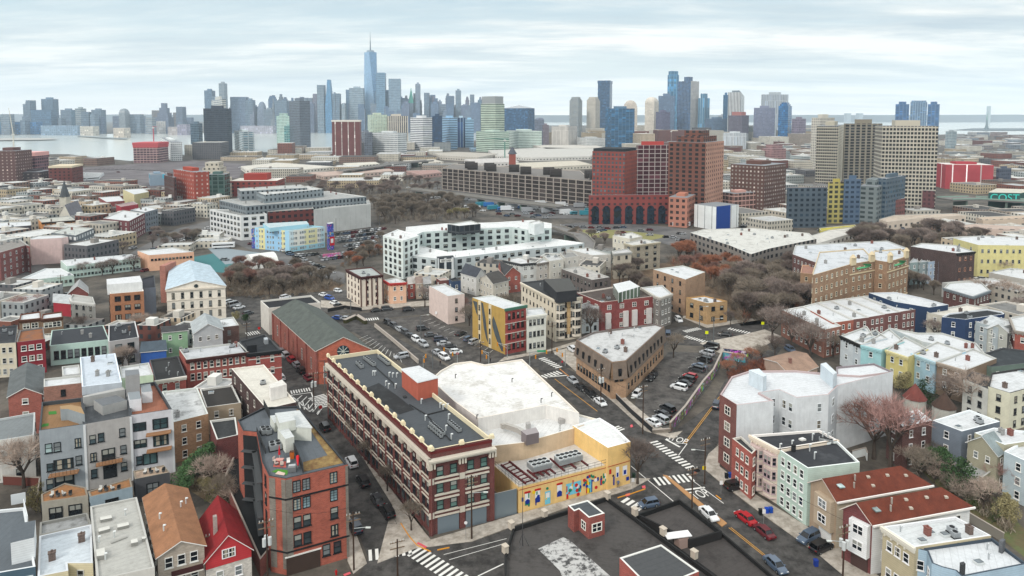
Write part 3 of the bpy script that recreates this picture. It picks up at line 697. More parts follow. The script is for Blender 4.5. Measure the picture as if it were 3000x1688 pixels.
sky('bridge_tower','tall pale suspension bridge pylon beyond the statue',2897,2897,2901,311,362,ang=1,wall='aab8bc',gl='9aa8ac',depth=40,wk=1,cat='bridge',pent=False)
for x in(2480,2515):sky('distant_tower','square pale tower block on the horizon above the beige slabs',x,x,x+13,332,359,ang=1,wall='a4b0b8',gl='98a4ac',depth=60,wk=1,group='two towers on the horizon',pent=False)
for i in range(40):
 x=rs.uniform(2770,3060);yb=rs.uniform(396,440);wd=rs.uniform(14,50)
 sky('far_building','small flat roofed block in the hazy district at the far right',x,x,x+wd,yb-rs.uniform(4,14),yb,ang=rs.choice([8,15]),wall=rs.choice(['b9b9b8','a08c84','8c949c','c8c6c0','948a86']),gl='4c5864',bay=4,fl=4,depth=rs.uniform(15,30),wk=1,cat='building',group='far right district',roofc=rs.choice(['d4d8da','b0b4b6']),pent=False)
T('apartment_tower','dark residential tower with white balcony lines and brown stripe',582,600,669,318,462,ang=8,wall='4c5560',gl='2c3844',bay=2.6,fl=3.6,wf=.72,hf=.5)
T('apartment_tower','lower blue wing left of the dark residential tower',549,560,584,362,444,ang=10,wall='6d8291',gl='2f4658',bay=3,fl=3.6,wf=.75,hf=.55)
T('apartment_tower','pale striped tower peeking over the dark residential tower',624,655,667,290,452,ang=30,wall='c5c8c4',gl='5d6c78',bay=40,fl=4,wf=.98,hf=.45)
T('apartment_tower','white and teal striped mid rise by the river',688,714,746,387,455,ang=28,wall='ccd6d8',gl='4f7688',bay=9,fl=3.4,wf=.85,hf=.5)
T('apartment_tower','pale green gridded tower with stepped top',802,812,850,332,432,ang=12,wall='c4d8d0',gl='4f8078',bay=3,fl=3.6,wf=.6,hf=.5,crown=(6,.6))
T('apartment_tower','teal glass slab in front of the pale green gridded tower',822,834,852,370,441,ang=14,wall='a8ccc8',gl='2f8088',bay=4,fl=3.6,wf=.8,hf=.6)
T('apartment_tower','dark grey tower of speckled panels, tallest beside the pale green one',850,881,911,295,446,ang=32,wall='75808c',gl='3a4450',bay=2.2,fl=3.4,wf=.5,hf=.6)
T('apartment_tower','red brown brick tower with white vertical stripes and cap',958,974,1056,352,466,ang=8,wall='7a4a48',gl='c9c4c0',bay=11,fl=6,wf=.12,hf=.95,crown=(3,1.03,1,'box','d8d4cc'))
T('apartment_block','grey brick slab right of the red brown striped tower',1054,1070,1092,388,456,ang=20,wall='78808c',gl='4c5460',bay=3,fl=3.4)
T('apartment_tower','cream green twin block behind the white office building',1078,1088,1135,336,425,ang=14,wall='c2ccb8',gl='6f8c88',bay=4,fl=3.6,wf=.6)
T('apartment_tower','beige and dark vertical striped block behind the white office',1130,1140,1196,340,430,ang=12,wall='cfc6b8',gl='4c4c50',bay=5,fl=30,wf=.5,hf=.98)
T('office_building','white office block with rows of square dark windows',1091,1166,1192,390,455,ang=58,wall='d8dcdc',gl='3a4654',bay=3.4,fl=4,wf=.7,hf=.42)
T('office_building','white striped office building with dark bands',1203,1240,1268,345,442,ang=40,wall='e2e4e6',gl='242e3c',bay=60,fl=3.9,wf=1.0,hf=.42)
T('office_building','dark blue glass block between white and pale blue striped offices',1266,1267,1296,340,441,ang=6,wall='3d5470',gl='24405f',bay=3,fl=4,wf=.7,hf=.8,depth=25)
T('office_building','pale blue striped office building with navy bands',1294,1318,1340,345,438,ang=20,wall='9cc4e2',gl='1f3450',bay=60,fl=3.9,wf=1.0,hf=.42)
T('office_building','navy glass centre of the blue striped offices with white piers',1338,1340,1364,345,432,ang=6,wall='b8d0e0',gl='1f3f66',bay=7,fl=60,wf=.86,hf=1,depth=20)
T('office_building','light blue striped wing at the right of the navy glass bay',1362,1363,1388,350,432,ang=6,wall='a4cce6',gl='203a58',bay=60,fl=3.9,wf=1.0,hf=.42,depth=20)
T('office_tower','tall pale green banded office tower with grey cap',1409,1452,1478,282,440,ang=48,wall='c9d6c4',gl='3e5248',bay=60,fl=3.9,wf=1,hf=.45,crown=(16,.9,1,'box','9a9ea0'))
T('office_building','wide lower shoulder of the pale green banded tower',1395,1448,1492,386,447,ang=42,wall='c4d6c8',gl='44584e',bay=60,fl=3.9,wf=1,hf=.42)
T('office_building','white green banded office block right of the tall banded tower',1484,1519,1587,384,434,ang=20,wall='d2e0d8',gl='405850',bay=3,fl=3.8,wf=.8,hf=.45)
T('office_building','dark blue glass office block with sloping roof',1476,1546,1566,308,415,ang=66,wall='4a6a88',gl='35587a',bay=4,fl=4,wf=.9,hf=.8,crown=(9,.6,1,'pyr','a8acb0'))
T('office_building','grey arched top block beside the dark blue glass office',1566,1568,1594,345,425,ang=8,wall='7c8494',gl='5c6678',bay=4,fl=4,depth=30,crown=(6,.5,1,'dome'))
T('apartment_block','mauve brown block left of the pale concrete slab',1588,1590,1608,366,425,ang=8,wall='8c8088',gl='5c5864',depth=30)
T('office_building','pale concrete slab with vertical fins and solid ends',1616,1664,1690,371,432,ang=55,wall='d0ccc6',gl='8c8884',bay=2.4,fl=40,wf=.4,hf=.98)
T('apartment_tower','rounded cream and glass tower, left of the similar pair',1668,1694,1705,284,412,ang=62,wall='aeb0ac',gl='4c6478',bay=3,fl=3.6,wf=.65,hf=.55,crown=(10,.7,2))
T('apartment_tower','cream dotted tower, right of the similar pair',1718,1744,1757,284,410,ang=62,wall='c8c2b6',gl='6c6c68',bay=3,fl=4,wf=.4,hf=.45,crown=(10,.7,2))
T('office_tower','tall dark blue glass tower with flared top',1750,1785,1792,236,405,ang=75,wall='55708a',gl='2f5274',bay=4,fl=5,wf=.95,hf=.75,crown=(8,1.05))
T('apartment_block','low pale gridded block below the cream dotted tower',1690,1720,1772,405,434,ang=20,wall='c9cac8',gl='70787e',bay=3,fl=3.6,wf=.5)
T('office_building','blue glass office with lit edges beside the brown brick tower',1773,1790,1858,318,432,ang=10,wall='5f8098',gl='28587c',bay=9,fl=4,wf=.9,hf=.9)  # wall colour is paler than the panes it frames
T('apartment_tower','cream tower with stepped domed top',1825,1828,1866,294,420,ang=4,wall='cfc6ba',gl='a89c90',bay=3,fl=4,wf=.4,depth=30,crown=(24,.5,1,'dome'))
T('apartment_tower','cream tower with rounded slanting top',1888,1915,1928,284,416,ang=60,wall='d6cfc2',gl='a8a096',bay=3,fl=4,wf=.4,hf=.5,crown=(18,.6,1,'dome'))
T('office_building','slate blue block behind the rounded cream tower',1927,1930,1975,281,412,ang=4,wall='7488a0',gl='546c88',bay=3,fl=4,depth=35)
T('apartment_block','mauve grey block in front of the slate blue one',1920,1940,1962,328,418,ang=25,wall='74748c',gl='4c5068',bay=3,fl=3.6)
T('office_tower','tall teal glass tower with pale edge, behind the widest tower',1953,1963,1986,208,400,ang=22,wall='7ba4bc',gl='3f7ca4',bay=12,fl=9,wf=.8,hf=.95,crown=(14,.85))
T('apartment_tower','tallest wide tower with blue glass front and cream side',1982,2021,2045,224,410,ang=46,wall='8c9cac',gl='27486c',bay=5,fl=4,wf=.85,hf=.85,crown=(14,.4),wall2='c8c4be',wf2=.4,hf2=.5)
T('office_tower','pale blue tower with glass spine right of the widest tower',2043,2062,2077,274,410,ang=40,wall='8fb0c4',gl='4c7c9c',bay=8,fl=50,wf=.6,hf=1,crown=(14,.6))
T('office_building','blue block below the pale blue tower',2064,2090,2133,348,415,ang=20,wall='6c8298',gl='4a6480',bay=3,fl=4)
T('office_tower','slim blue slab hidden beside the white striped tower',2116,2117,2132,278,410,ang=6,wall='4f7ca0',gl='406c90',depth=20)
T('apartment_tower','white tower with dark vertical stripes and grey cap',2130,2167,2178,262,416,ang=70,wall='d8dada',gl='4a5058',bay=4,fl=60,wf=.45,hf=1,crown=(8,.6,1,'box','7c8890'))
T('apartment_block','grey striped low block left of the white striped tower',2103,2104,2132,338,400,ang=5,wall='b8c0c8',gl='60707e',bay=3,fl=4,depth=20)
T('apartment_tower','purple brown tower with a red top storey',2133,2172,2192,328,425,ang=42,wall='74707c',gl='4c4c5c',bay=3,fl=3.4,crown=(9,.7,1,'box','a87470'))
T('office_building','wide pale slab with stepped notched roof',2227,2228,2306,277,412,ang=4,wall='b4bcc2',gl='8490a0',bay=5,fl=40,wf=.4,hf=.96,depth=30)
T('apartment_tower','mauve gridded tower with pale corner',2206,2268,2286,316,422,ang=70,wall='8a90a4',gl='54607c',bay=3,fl=3.6,wf=.5,hf=.6)
T('apartment_tower','deep blue glass tower with turreted crown',2278,2306,2317,300,424,ang=60,wall='5884a4',gl='1f5c90',bay=4,fl=5,wf=.9,hf=.85,crown=(9,.6,2))
T('apartment_tower','mauve stepped tower right of the deep blue one',2318,2340,2359,348,425,ang=30,wall='8c8494',gl='645c70',bay=4,fl=6,wf=.5)
T('office_building','white office with ribs below the purple brown tower',2118,2150,2186,390,440,ang=25,wall='d8dcde',gl='8894a0',bay=4,fl=30,wf=.4,hf=.95)
T('office_building','pinkish stepped block with square windows',2232,2262,2302,425,475,ang=25,wall='a88484',gl='6c5050',bay=3,fl=3.6,crown=(6,.7))
for lb,xl,xr in(('dark blue glass tower with notched corners, left of the trio',2620,2660),('dark blue glass tower with notched corners, right of the trio',2714,2749)):
 T('apartment_tower',lb,xl,xl+1,xr,298,400,ang=5,wall='5a82a8',gl='2f6294',bay=14,fl=4,wf=.75,hf=.9,depth=30,crown=(9,.55),pent=False)
T('apartment_tower','broader curved blue tower standing between its twins',2663,2664,2712,295,402,ang=5,wall='90aabf',gl='4a7096',bay=9,fl=4,wf=.7,hf=.8,depth=30,crown=(5,.9))
T('apartment_block','grey glass block right of the beige slab tower',2768,2785,2801,385,440,ang=30,wall='a4b0b4',gl='5c7480',bay=3,fl=3.4)
T('apartment_slab','pale concrete block with pipes on its roof behind the beige slabs',2373,2400,2440,345,500,ang=30,wall='c6c2b8',gl='5c5c5c',bay=3,fl=3.6,wf=.4)
T('apartment_slab','beige slab tower with wide dark balconies, left of the three',2387,2449,2468,370,560,ang=62,wall='b3ad9e',gl='2d3134',bay=2.0,fl=3.0,wf=.8,hf=.62,wall2='cfc8b4',wf2=.3)
T('apartment_slab','darker recessed beige slab tower with brown pier, middle of the three',2466,2468,2578,362,548,ang=4,wall='8f897c',gl='2a2e32',bay=6,fl=3.0,wf=.66,hf=.7,depth=30)
T('apartment_slab','beige slab tower with gridded windows, right and tallest of the three',2576,2738,2766,370,627,ang=72,wall='bcb6a8',gl='26292c',bay=2.4,fl=3.0,wf=.72,hf=.62,wall2='d4cdbb',wf2=.35,hf2=.7)
T('apartment_block','maroon brick annex at the foot of the right slab tower',2700,2736,2775,560,629,ang=60,wall='70494c',gl='4a3438',bay=3,fl=3.2,wf=.5)
T('apartment_tower','red brick tower with paired windows and white bands',1734,1828,1864,437,640,ang=62,wall='8e4a42',gl='44565c',bay=2.9,fl=3.0,wf=.5,hf=.55,band=2,wall2='a4503f',wf2=.22,crown=(2,.96,1,'box','2c3238'))
T('building_under_construction','unfinished concrete tower with open floors and red netting',1862,1866,1956,415,600,ang=6,wall='b4aca8',gl='4c2a32',bay=5,fl=3.6,wf=.88,hf=.84,depth=30,crown=(3,.7,1,'box','b8504c'),wk=1)
T('apartment_tower','tall brown and peach brick tower, biggest in the centre right',1955,2063,2116,384,655,ang=56,wall='7c5245',gl='25282c',bay=4.6,fl=3.1,wf=.5,hf=.6,crown=(8,.45,2),wall2='c09480',wf2=.3,hf2=.5,gl2='3c3230')
rt_,wp_,h_=T('arcade_building','red podium with tall dark arches below the brick towers',1724,1725,1958,572,658,ang=3,wall='8c4540',gl='3c3438',bay=4,fl=4,wf=.45,hf=.4,depth=40,wk=1.05,pent=False)
mb=MB();a_,b_=Vector(wp_[1]),Vector(wp_[2])
for k in range(7):
 q=a_+(b_-a_)*((k+.5)/7.2+.01);w2=(b_-a_).length/7.2*.32;hh=h_*.52
 pts=[(q.x-w2,q.y-.5,.3),(q.x+w2,q.y-.5,.3),(q.x+w2,q.y-.5,hh)]+[(q.x+w2*math.cos(t),q.y-.5,hh+w2*math.sin(t))for t in(R(36),R(72),R(108),R(144))]+[(q.x-w2,q.y-.5,hh)]
 mb.face(pts)
mb.build('arch',mat('glass','1c2c3a'),rt_)
T('apartment_block','pink brick block with arched ground floor beside the red podium',1958,2012,2036,580,668,ang=62,wall='b8806c',gl='3c3232',bay=4,fl=4,wf=.5,hf=.5)
rt_,wp_,h_=T('storage_building','white ribbed box building with bright blue corner',2033,2097,2163,607,675,ang=34,wall='d4d8d8',gl='3c4248',bay=6,fl=60,wf=.06,hf=1,wk=1.2,pent=False)
mb=MB();a_,b_=Vector(wp_[1]),Vector(wp_[2]);e_=(b_-a_).normalized();nn=Vector((e_.y,-e_.x));mb.wall(a_+nn*.15,a_+e_*(b_-a_).length*.62+nn*.15,0,h_+.4);mb.wall(a_+e_*(b_-a_).length*.62+nn*.15,a_+e_*(b_-a_).length*.62,0,h_+.4)
mb.build('blue_cladding',mat('plain','1e4a94'),rt_)
T('building_under_construction','low frame of red and white concrete floors being built',2112,2150,2212,568,632,ang=28,wall='c9a096',gl='54403c',bay=4,fl=3.6,wf=.85,hf=.75)
T('apartment_block','dark brown brick block with green glass end',2138,2236,2300,486,616,ang=44,wall='6d5048',gl='a8a09a',bay=3.2,fl=3.2,wf=.4,hf=.42,band=3)
T('apartment_block','green curtain wall bay on the dark brown block',2261,2262,2299,497,580,ang=40,wall='7c9484',gl='3f6c58',bay=4,fl=3.4,wf=.9,hf=.8,depth=8)
T('building_under_construction','slate blue unfinished block with white window boards and red roof edge',2302,2305,2420,550,668,ang=5,wall='54626e',gl='222e3a',bay=4,fl=3.4,wf=.5,hf=.5,roofc='9c8c8a',depth=20,pent=False)
T('building_under_construction','yellow sheathed wall section of the unfinished block',2422,2423,2470,534,655,ang=5,wall='b5aa62',gl='3c4038',bay=4,fl=3.4,wf=.6,hf=.6,depth=10,roofc='b06c70')
T('building_under_construction','steel blue section with red roof edge in the unfinished block',2468,2470,2518,525,656,ang=5,wall='5a7088',gl='2c3c50',bay=4,fl=3.4,wf=.6,hf=.5,depth=20,roofc='d0d0cc')
T('apartment_block','grey green block with stacked white balconies',2514,2568,2600,530,660,ang=50,wall='7c8688',gl='3c4648',bay=5,fl=3.3,wf=.6,hf=.5,crown=(4,.6))
T('apartment_block','dark teal glass end block beside the striped brick one',2566,2592,2648,524,655,ang=42,wall='60707c',gl='2c4458',bay=3,fl=3.3,wf=.6,hf=.5)
T('apartment_block','low brick block with white flat roof below the slab tower',2596,2600,2650,590,652,ang=40,wall='8a5450',gl='5c4040',bay=3,fl=3.4,roofc='dcdcda',pent=False,depth=25)
T('warehouse','bright red storage building with white ribs',2768,2908,2922,484,556,ang=78,wall='a8404a',gl='dcd4d4',bay=13,fl=60,wf=.08,hf=1,roofc='cfcac6',wk=1.2)
T('apartment_block','grey block right of the red storage building',2916,2925,2960,494,556,ang=20,wall='5c6474',gl='3c4454',bay=3,fl=3.4)
T('apartment_block','brown brick slab cut by the left edge of the view',-30,-20,50,443,560,ang=8,wall='6d5250',gl='b0a098',bay=4,fl=3.2,wf=.3,hf=.35)
T('building_under_construction','unfinished tower with pink netting behind the left brown slab',47,50,107,447,548,ang=6,wall='8c6468',gl='4c3c48',bay=4,fl=3.4,wf=.8,hf=.7,depth=25,crown=(4,1.05,1,'box','d8a8a4'))
T('apartment_tower','brown red tower with dark balcony stack and cream parapet',113,145,214,487,556,ang=14,wall='74403c',gl='3c2c2c',bay=4,fl=3.2,wf=.4,hf=.5,crown=(2,1.02,1,'box','cfc4ac'))
T('apartment_block','dark grey brick low block at the left below the slab',5,30,118,505,556,ang=8,wall='5c5458',gl='8c8480',bay=5,fl=3.4,wf=.4,hf=.35)
T('building_under_construction','unfinished riverside block with red and white open floors',388,392,464,418,478,ang=5,wall='b89c98',gl='4c3840',bay=5,fl=3.8,wf=.85,hf=.7,depth=40,crown=(8,1.05,2,'box','c05c60'))
T('apartment_block','white block with dense dark square windows by the river',472,502,535,418,472,ang=30,wall='d2d6d6',gl='3c4650',bay=3,fl=3.6,wf=.5,hf=.5)
T('apartment_block','dark brown brick block left of the red brick tower',484,512,520,520,620,ang=40,wall='5f4644',gl='3c3030',bay=3,fl=3.2,wf=.45)
T('apartment_tower','bright red brick stepped tower with blank right wing',512,572,616,505,622,ang=45,wall='a8503f',gl='b8a49c',bay=4,fl=3.3,wf=.28,hf=.42)
T('apartment_tower','cream ziggurat topped apartment tower with round roof tanks',562,570,660,478,585,ang=6,wall='c2bcae',gl='50504c',bay=4,fl=3.6,wf=.4,hf=.45,depth=30,crown=(20,.45,4))
T('apartment_block','teal glazed lower part in front of the cream ziggurat tower',604,606,660,512,590,ang=6,wall='5c7470',gl='2f4844',bay=5,fl=3.6,wf=.8,hf=.8,depth=15)
T('apartment_block','red brick block with white roof slab and red top box',666,674,812,512,576,ang=5,wall='94463e',gl='3c3434',bay=5,fl=3.4,wf=.4,hf=.55,roofc='d4d0c8',crown=(6,.5,1,'box','9c4238'))
T('water_treatment_hall','blue grey industrial hall with turquoise glass end',350,440,485,512,545,ang=30,wall='8ca0b0',gl='3f94ac',bay=40,fl=30,wf=.4,hf=.5)
rt_,wp_,h_=B('warehouse','very long dark building with white concrete grid and domed roof huts',[(1296,492),(1735,530),(1700,500),(1330,480)],22,wall=('plain','4c4644'),roof=('roof','8c8884','6c6864'),fac=dict(bay=9,fl=3.6,wf=.93,hf=.8,gl='3c3634'),par=.5,cope='c0b8ae'),0,0
a_,b_=Vector(rt_[1][0]),Vector(rt_[1][1]);e_=(b_-a_).normalized();nn=Vector((e_.y,-e_.x));nn=nn if nn.y<0 else-nn;LW=(b_-a_).length
mb=MB()
for k in range(24):
 q=a_+e_*LW*k/23+nn*.25;mb.box((q.x,q.y,11),(.9,.5,22),math.atan2(e_.y,e_.x))
for k in range(7):q=(a_+b_)/2+nn*.22;mb.box((q.x,q.y,.6+k*3.5),(LW,.4,.5),math.atan2(e_.y,e_.x))
mb.build('concrete_frame',mat('plain','a8a098'),rt_[0])
for k,fx in enumerate((.09,.17,.24,.31,.42,.55,.65,.74,.9,.97)):
 q=a_+e_*LW*fx-nn*(12 if k%2 else 22);mb=MB();mb.bar((q.x-5,q.y,24),(q.x+5,q.y,24),4.5,n=10);mb.box((q.x,q.y,22.5),(9,8,3));mb.build('roof_hut',mat('plain','3c3836'),rt_[0])
q=P(1501,530);rt_=root('tower',q,'small red brick water tower with pointed dark roof on the long building','tower');mb=MB();mb.box((q.x,q.y+20,15),(8,8,30));mb.build('shaft',mat('plain','9c5c50'),rt_)
mb=MB();mb.bar((q.x,q.y+20,30),(q.x,q.y+20,38),5.5,.8,n=8);mb.build('roof',mat('plain','5c6068'),rt_)
SHED=[('wide white roofed shed before the speckled tower',[(705,487),(810,476),(985,488),(860,500),(720,497)],5,'dcd8ce'),('long low shed with pale pink roof',[(900,505),(1140,494),(1155,500),(950,516)],5,'c9b4a8'),('white roofed market shed left of the long dark building',[(1005,478),(1100,474),(1112,480),(1020,486)],4,'e0dcd0'),('long open deck parking garage with many levels',[(1268,448),(1340,445),(1460,450),(1400,462),(1290,456)],7,'c4beb4'),('broad pale shopping mall roof',[(1430,440),(1600,432),(1760,436),(1730,458),(1560,462),(1450,455)],6,'d0cec8'),('second white mall roof with dark skylights',[(1560,425),(1740,424),(1770,432),(1600,436)],6,'d8d4cc'),('cream mall block with red lettering wall',[(1500,478),(1690,470),(1735,482),(1560,492)],6,'d6cfc0'),('pale warehouse roof behind the round roof huts',[(1360,466),(1500,462),(1520,474),(1390,478)],6,'d4d0cc'),('blue roofed long low shop left of the mall',[(1375,432),(1425,431),(1430,436),(1380,437)],5,'8aa4b8'),('pink roofed flat shop in the low lands',[(1190,500),(1280,497),(1296,505),(1230,512)],5,'b89890'),('tan long depot roof behind the right park',[(2576,642),(2620,630),(2800,625),(2830,630),(2680,640),(2600,650)],6,'d6c8b8'),('second tan depot with brown skylights',[(2860,636),(3020,629),(3020,638),(2880,644)],7,'cdbba8'),('wide pinkish roof of the brick depot at right',[(2800,660),(2860,655),(3020,664),(3020,674),(2850,668)],7,'c9b6aa'),('white ramp like low roof left of the park',[(2330,705),(2440,670),(2530,660),(2545,668),(2400,712)],5,'d8d6d0'),('cream roofed shop block in the rail lands',[(1180,470),(1270,466),(1300,474),(1215,480)],4,'d2ccc0'),('low yellow topped car deck',[(2400,668),(2505,658),(2510,664),(2405,676)],5,'c8bc4c')]
for lb,pts,h,c in SHED:B('low_hall',lb,pts,h,wall=('plaster',c),roof=('roof',c,None),win=None,par=.3,fac=dict(bay=6,fl=5,wf=.4,hf=.35,gl='50504e'))
def viaduct(name,label,pts,z,wd,m,cat='bridge'):
 rt=root(name,P(*pts[0],0),label,cat);dk=MB();pr=MB()
 w3=[P(x,y,z)for x,y in pts]
 for i in range(len(w3)-1):
  a,b=w3[i],w3[i+1];d=b-a;ang=math.atan2(d.y,d.x);m_=(a+b)/2;n=Vector((-d.y,d.x,0)).normalized()*wd/2
  dk.box((m_.x,m_.y,z-.6),(d.length+.5,wd,1.2),ang)
  for s_ in(-1,1):dk.box((m_.x+n.x*s_,m_.y+n.y*s_,z+.45),(d.length+.5,.4,.9),ang,1)
  for k in range(max(1,int(d.length/22))):
   q=a+d*(k+.5)/max(1,int(d.length/22));pr.box((q.x,q.y,(z-1.2)/2),(1.5,wd*.8,z-1.2),ang)
 dk.build('deck',[mat('plain','7c7a78'),mat('plain',m)],rt);pr.build('pier',mat('plain','6c7c74'),rt)
viaduct('viaduct','green sided raised highway at the far right',[(2768,582),(2860,580),(3040,590)],9,16,'8fa79c')
viaduct('viaduct','long grey raised road in front of the dark gridded building',[(1200,553),(1380,574),(1500,590),(1640,605)],6,9,'8c8a84')
viaduct('viaduct','curving railway deck beside the white curved apartments',[(1560,652),(1640,668),(1700,690),(1722,712),(1715,735)],5,8,'8a8680')
viaduct('viaduct','raised highway crossing behind the shed roofs',[(1000,500),(1100,488),(1170,478),(1260,470)],8,14,'9a9894')
WW,DW='e6e6e2','2c3034'
B('apartment_block','long upper grey block with roof terraces behind the white offices',[(642,586),(721,604),(1073,576),(960,560)],20,wall=('plain','7f888d'),roof=('roof','b4b6b4','7c7a76'),fac=dict(bay=2.6,fl=3.3,wf=.45,hf=.6,gl='22292f'),cope='d8dad8',clutter=12)
B('apartment_block','set back grey penthouse range on the long grey block',[(745,560),(775,571),(948,554),(900,544)],25,wall=('plain','8c969b'),roof=('roof','d4d6d4','a0a09c'),fac=dict(bay=3,fl=3.3,wf=.4,hf=.5,gl='2c343a'),clutter=8,z0=19)
B('apartment_block','farther grey penthouse range with black water tank frames',[(695,552),(705,560),(900,550),(880,540)],26,wall=('plain','858d92'),roof=('roof','c4c6c4','90908c'),fac=dict(bay=3,fl=3.3,wf=.4,hf=.5,gl='2c343a'),clutter=5,z0=19)
rt_,w_,_=B('office_building','long white building with rows of large triple windows',[(614,613),(705,632),(782,627),(760,616)],15.2,wall=('plaster','d2d4d4'),roof=('roof','a8aaa8','7c7c78'),win='3c4448',rows=4,bay=4.2,ww=2.6,wh=1.9,style='pair',clutter=6,cope='dcdede',ground=1)
B('apartment_block','dark red brick middle range with paired windows',[(784,620),(786,621),(919,612),(915,604)],16.2,wall=('plain','713b37'),roof=('roof','a8a8a4','808080'),fac=dict(bay=3.6,fl=3.6,wf=.5,hf=.5,gl='22242a'))
B('hall','blank pale panelled cube at the right end of the big block',[(917,614),(919,615),(1086,598),(1080,585)],15.6,wall=('plain','bfc1bf'),roof=('roof','c8cac8','a0a09c'),win=None,fac=dict(bay=4,fl=3,wf=.03,hf=.9,gl='a0a2a0'))
rt_,wp_,_=B('school','pale blue and cream painted school with colourful murals',[(746,667),(847,676),(951,664)],12,wall=('plain','c3d8dc'),roof=('roof','a8c4cc','9cb0b4'),win=None,cope='a4ccd8',clutter=4)
for i_,(a_,b_)in enumerate(((wp_[0],wp_[1]),(wp_[1],wp_[2]))):
 a_,b_=Vector(a_),Vector(b_);add_windows(rt_,a_,b_,0,11.6,15 if i_ else 12,4,1.1,1.5,'c8d4d8','pair',skip=lambda c,r:c%4==3)
 e_=(b_-a_);nn=Vector((e_.y,-e_.x)).normalized()*.04;mb=MB();PC=('cfe0e4','dfe0d8','dedbb0','dfe2da','c4dde0')if i_ else('a4cbe4','dcd6a4','a0c8e4','dcd6a4','a8cfe4')
 for j,(f0,f1)in enumerate(((0,.12),(.12,.42),(.42,.78),(.78,.88),(.88,1))if i_ else((0,.12),(.12,.3),(.3,.78),(.78,.88),(.88,1))):mb.wall(a_+e_*f0+nn,a_+e_*f1+nn,0 if not i_ else 2.9,11.9,j)
 if i_:mb.wall(a_+nn,b_+nn,0,2.9,5)
 mb.build('painted_panel',[mat('plain',c_)for c_ in PC+('a0cdda',)],rt_)
 if i_==0:mb=MB();mb.wall(a_-e_*.1+nn,a_+nn*2,0,11,0);mb.build('mural',mat('mural','2c5cb8'),rt_)
addbox(rt_,'roof_screen',[(770,655),(790,668),(905,656),(898,648)],11.4,13.6,mat('plain','a8cfdc'),mat('roof','c4d4d8','a8b8bc'))
rt_,wp_,_=B('school_wing','dark blue mural covered tower at the school corner',[(957,653),(960,656),(977,654),(973,650)],15,wall=('mural','2454b0'),roof=('plain','c8ccd0'),win=None,par=.2)
mb=MB();a_,b_=Vector(wp_[1]),Vector(wp_[2]);e_=b_-a_;nn=Vector((e_.y,-e_.x)).normalized()*.08
mb.wall(a_+e_*.3+nn,a_+e_*1.1+nn,2.5,7.5,0);mb.wall(a_+e_*.45+nn*1.5,a_+e_*.9+nn*1.5,4,6.4,1);mb.build('mural_panel',[mat('plain','c01c30'),mat('plain','e0e0e0')],rt_)
B('advert_wall','low pink and green painted wall in the school car park',[(945,745),(946,746),(998,741),(996,740)],3,wall=('mural','c86c94'),roof=('plain','b87090'),win=None,par=0)
AC=dict(bay=4.2,fl=3.2,wf=.52,hf=.6,gl='22282e')
B('apartment_block','white corner tower at the left end of the curved complex',[(1122,690),(1180,705),(1228,690),(1165,672)],18,wall=('plaster','d3dcd9'),roof=('roof','e6e8e8','c4c6c6'),win='20262b',style='pair',bay=4.2,ww=2,wh=1.8,clutter=3,cope='e4e6e6')
B('apartment_block','rear white range of the curved complex with glassy bays',[(1185,703),(1240,679),(1345,673),(1500,665),(1545,673),(1616,668),(1616,655),(1560,645),(1440,652),(1300,655),(1190,665)],16,wall=('plaster','c2cfcd'),roof=('roof','e6e8e8','c4c6c6'),win='20262b',style='pair',bay=4.2,ww=2.2,wh=1.8,cope='e4e6e6',clutter=6)
B('apartment_block','roof lounge pavilion on the rear white range',[(1311,657),(1345,662),(1408,656),(1380,646)],19.5,wall=('plain','4c5054'),roof=('roof','e4e6e6','c8caca'),z0=15,fac=dict(bay=3,fl=4,wf=.8,hf=.8,gl='242a30'))
B('apartment_block','white roof stair tower at the right of the curved complex',[(1548,652),(1566,658),(1594,652),(1578,645)],20.5,wall=('plaster','d8dede'),roof=('roof','e4e6e6','c8caca'),z0=15,win=None)
B('apartment_block','front white range of the curved complex with black lettering porch',[(1160,735),(1200,748),(1285,758),(1330,755),(1440,742),(1560,728),(1690,716),(1712,712),(1620,699),(1573,707),(1468,721),(1350,735),(1312,738),(1230,720)],9.6,wall=('plaster','bac3c5'),roof=('roof','eceeee','d0d2d2'),win='20262b',style='pair',rows=3,bay=4.2,ww=2.2,wh=1.8,clutter=8,cope='e8eaea')
for x in(1200,1290,1400,1500):pass
B('entrance_porch','dark framed entrance bay with white lettering',[(1279,752),(1283,757),(1331,754),(1327,748)],10.6,wall=('plaster','d0d6d8'),roof=('plain','3c4044'),par=0,fac=dict(bay=3.4,fl=40,wf=.7,hf=.75,gl='22282e'))
B('apartment_block','sprawling low grey apartment complex with many roof units',[(2022,682),(2140,720),(2200,745),(2255,728),(2392,700),(2370,683),(2200,668),(2060,672)],12,wall=('plaster','8c8680'),roof=('roof','d9d9d4','a4a29c'),fac=dict(bay=4,fl=3.2,wf=.5,hf=.5,gl='2c3034'),clutter=26,cope='ccccc8')
B('apartment_block','cream roofed block with skylight left of the orange trees',[(1795,690),(1845,700),(1882,692),(1850,680)],13,wall=('plaster','cfcabc'),roof=('roof','dcdcd8','b4b2ac'),rows=3,clutter=3)
B('apartment_block','tan four storey block with black fire escape',[(1829,712),(1855,719),(1934,709),(1885,700)],13,wall=('brick','a59c88'),roof=('roof','d4d4d0','a8a6a0'),rows=4,win='2c2c2c',bay=4.5,ww=1.8,wh=1.7,style='pair',cornice='bcb4a0',clutter=4)
B('apartment_block','pale tan bay fronted block left of the fire escape block',[(1795,735),(1798,743),(1850,738),(1840,728)],12,wall=('plaster','b8b0a0'),roof=('roof','d0d0d0','a0a0a0'),rows=3,win='2c2c2c',bay=3.5,ww=1.2,cornice='b0b0ac')
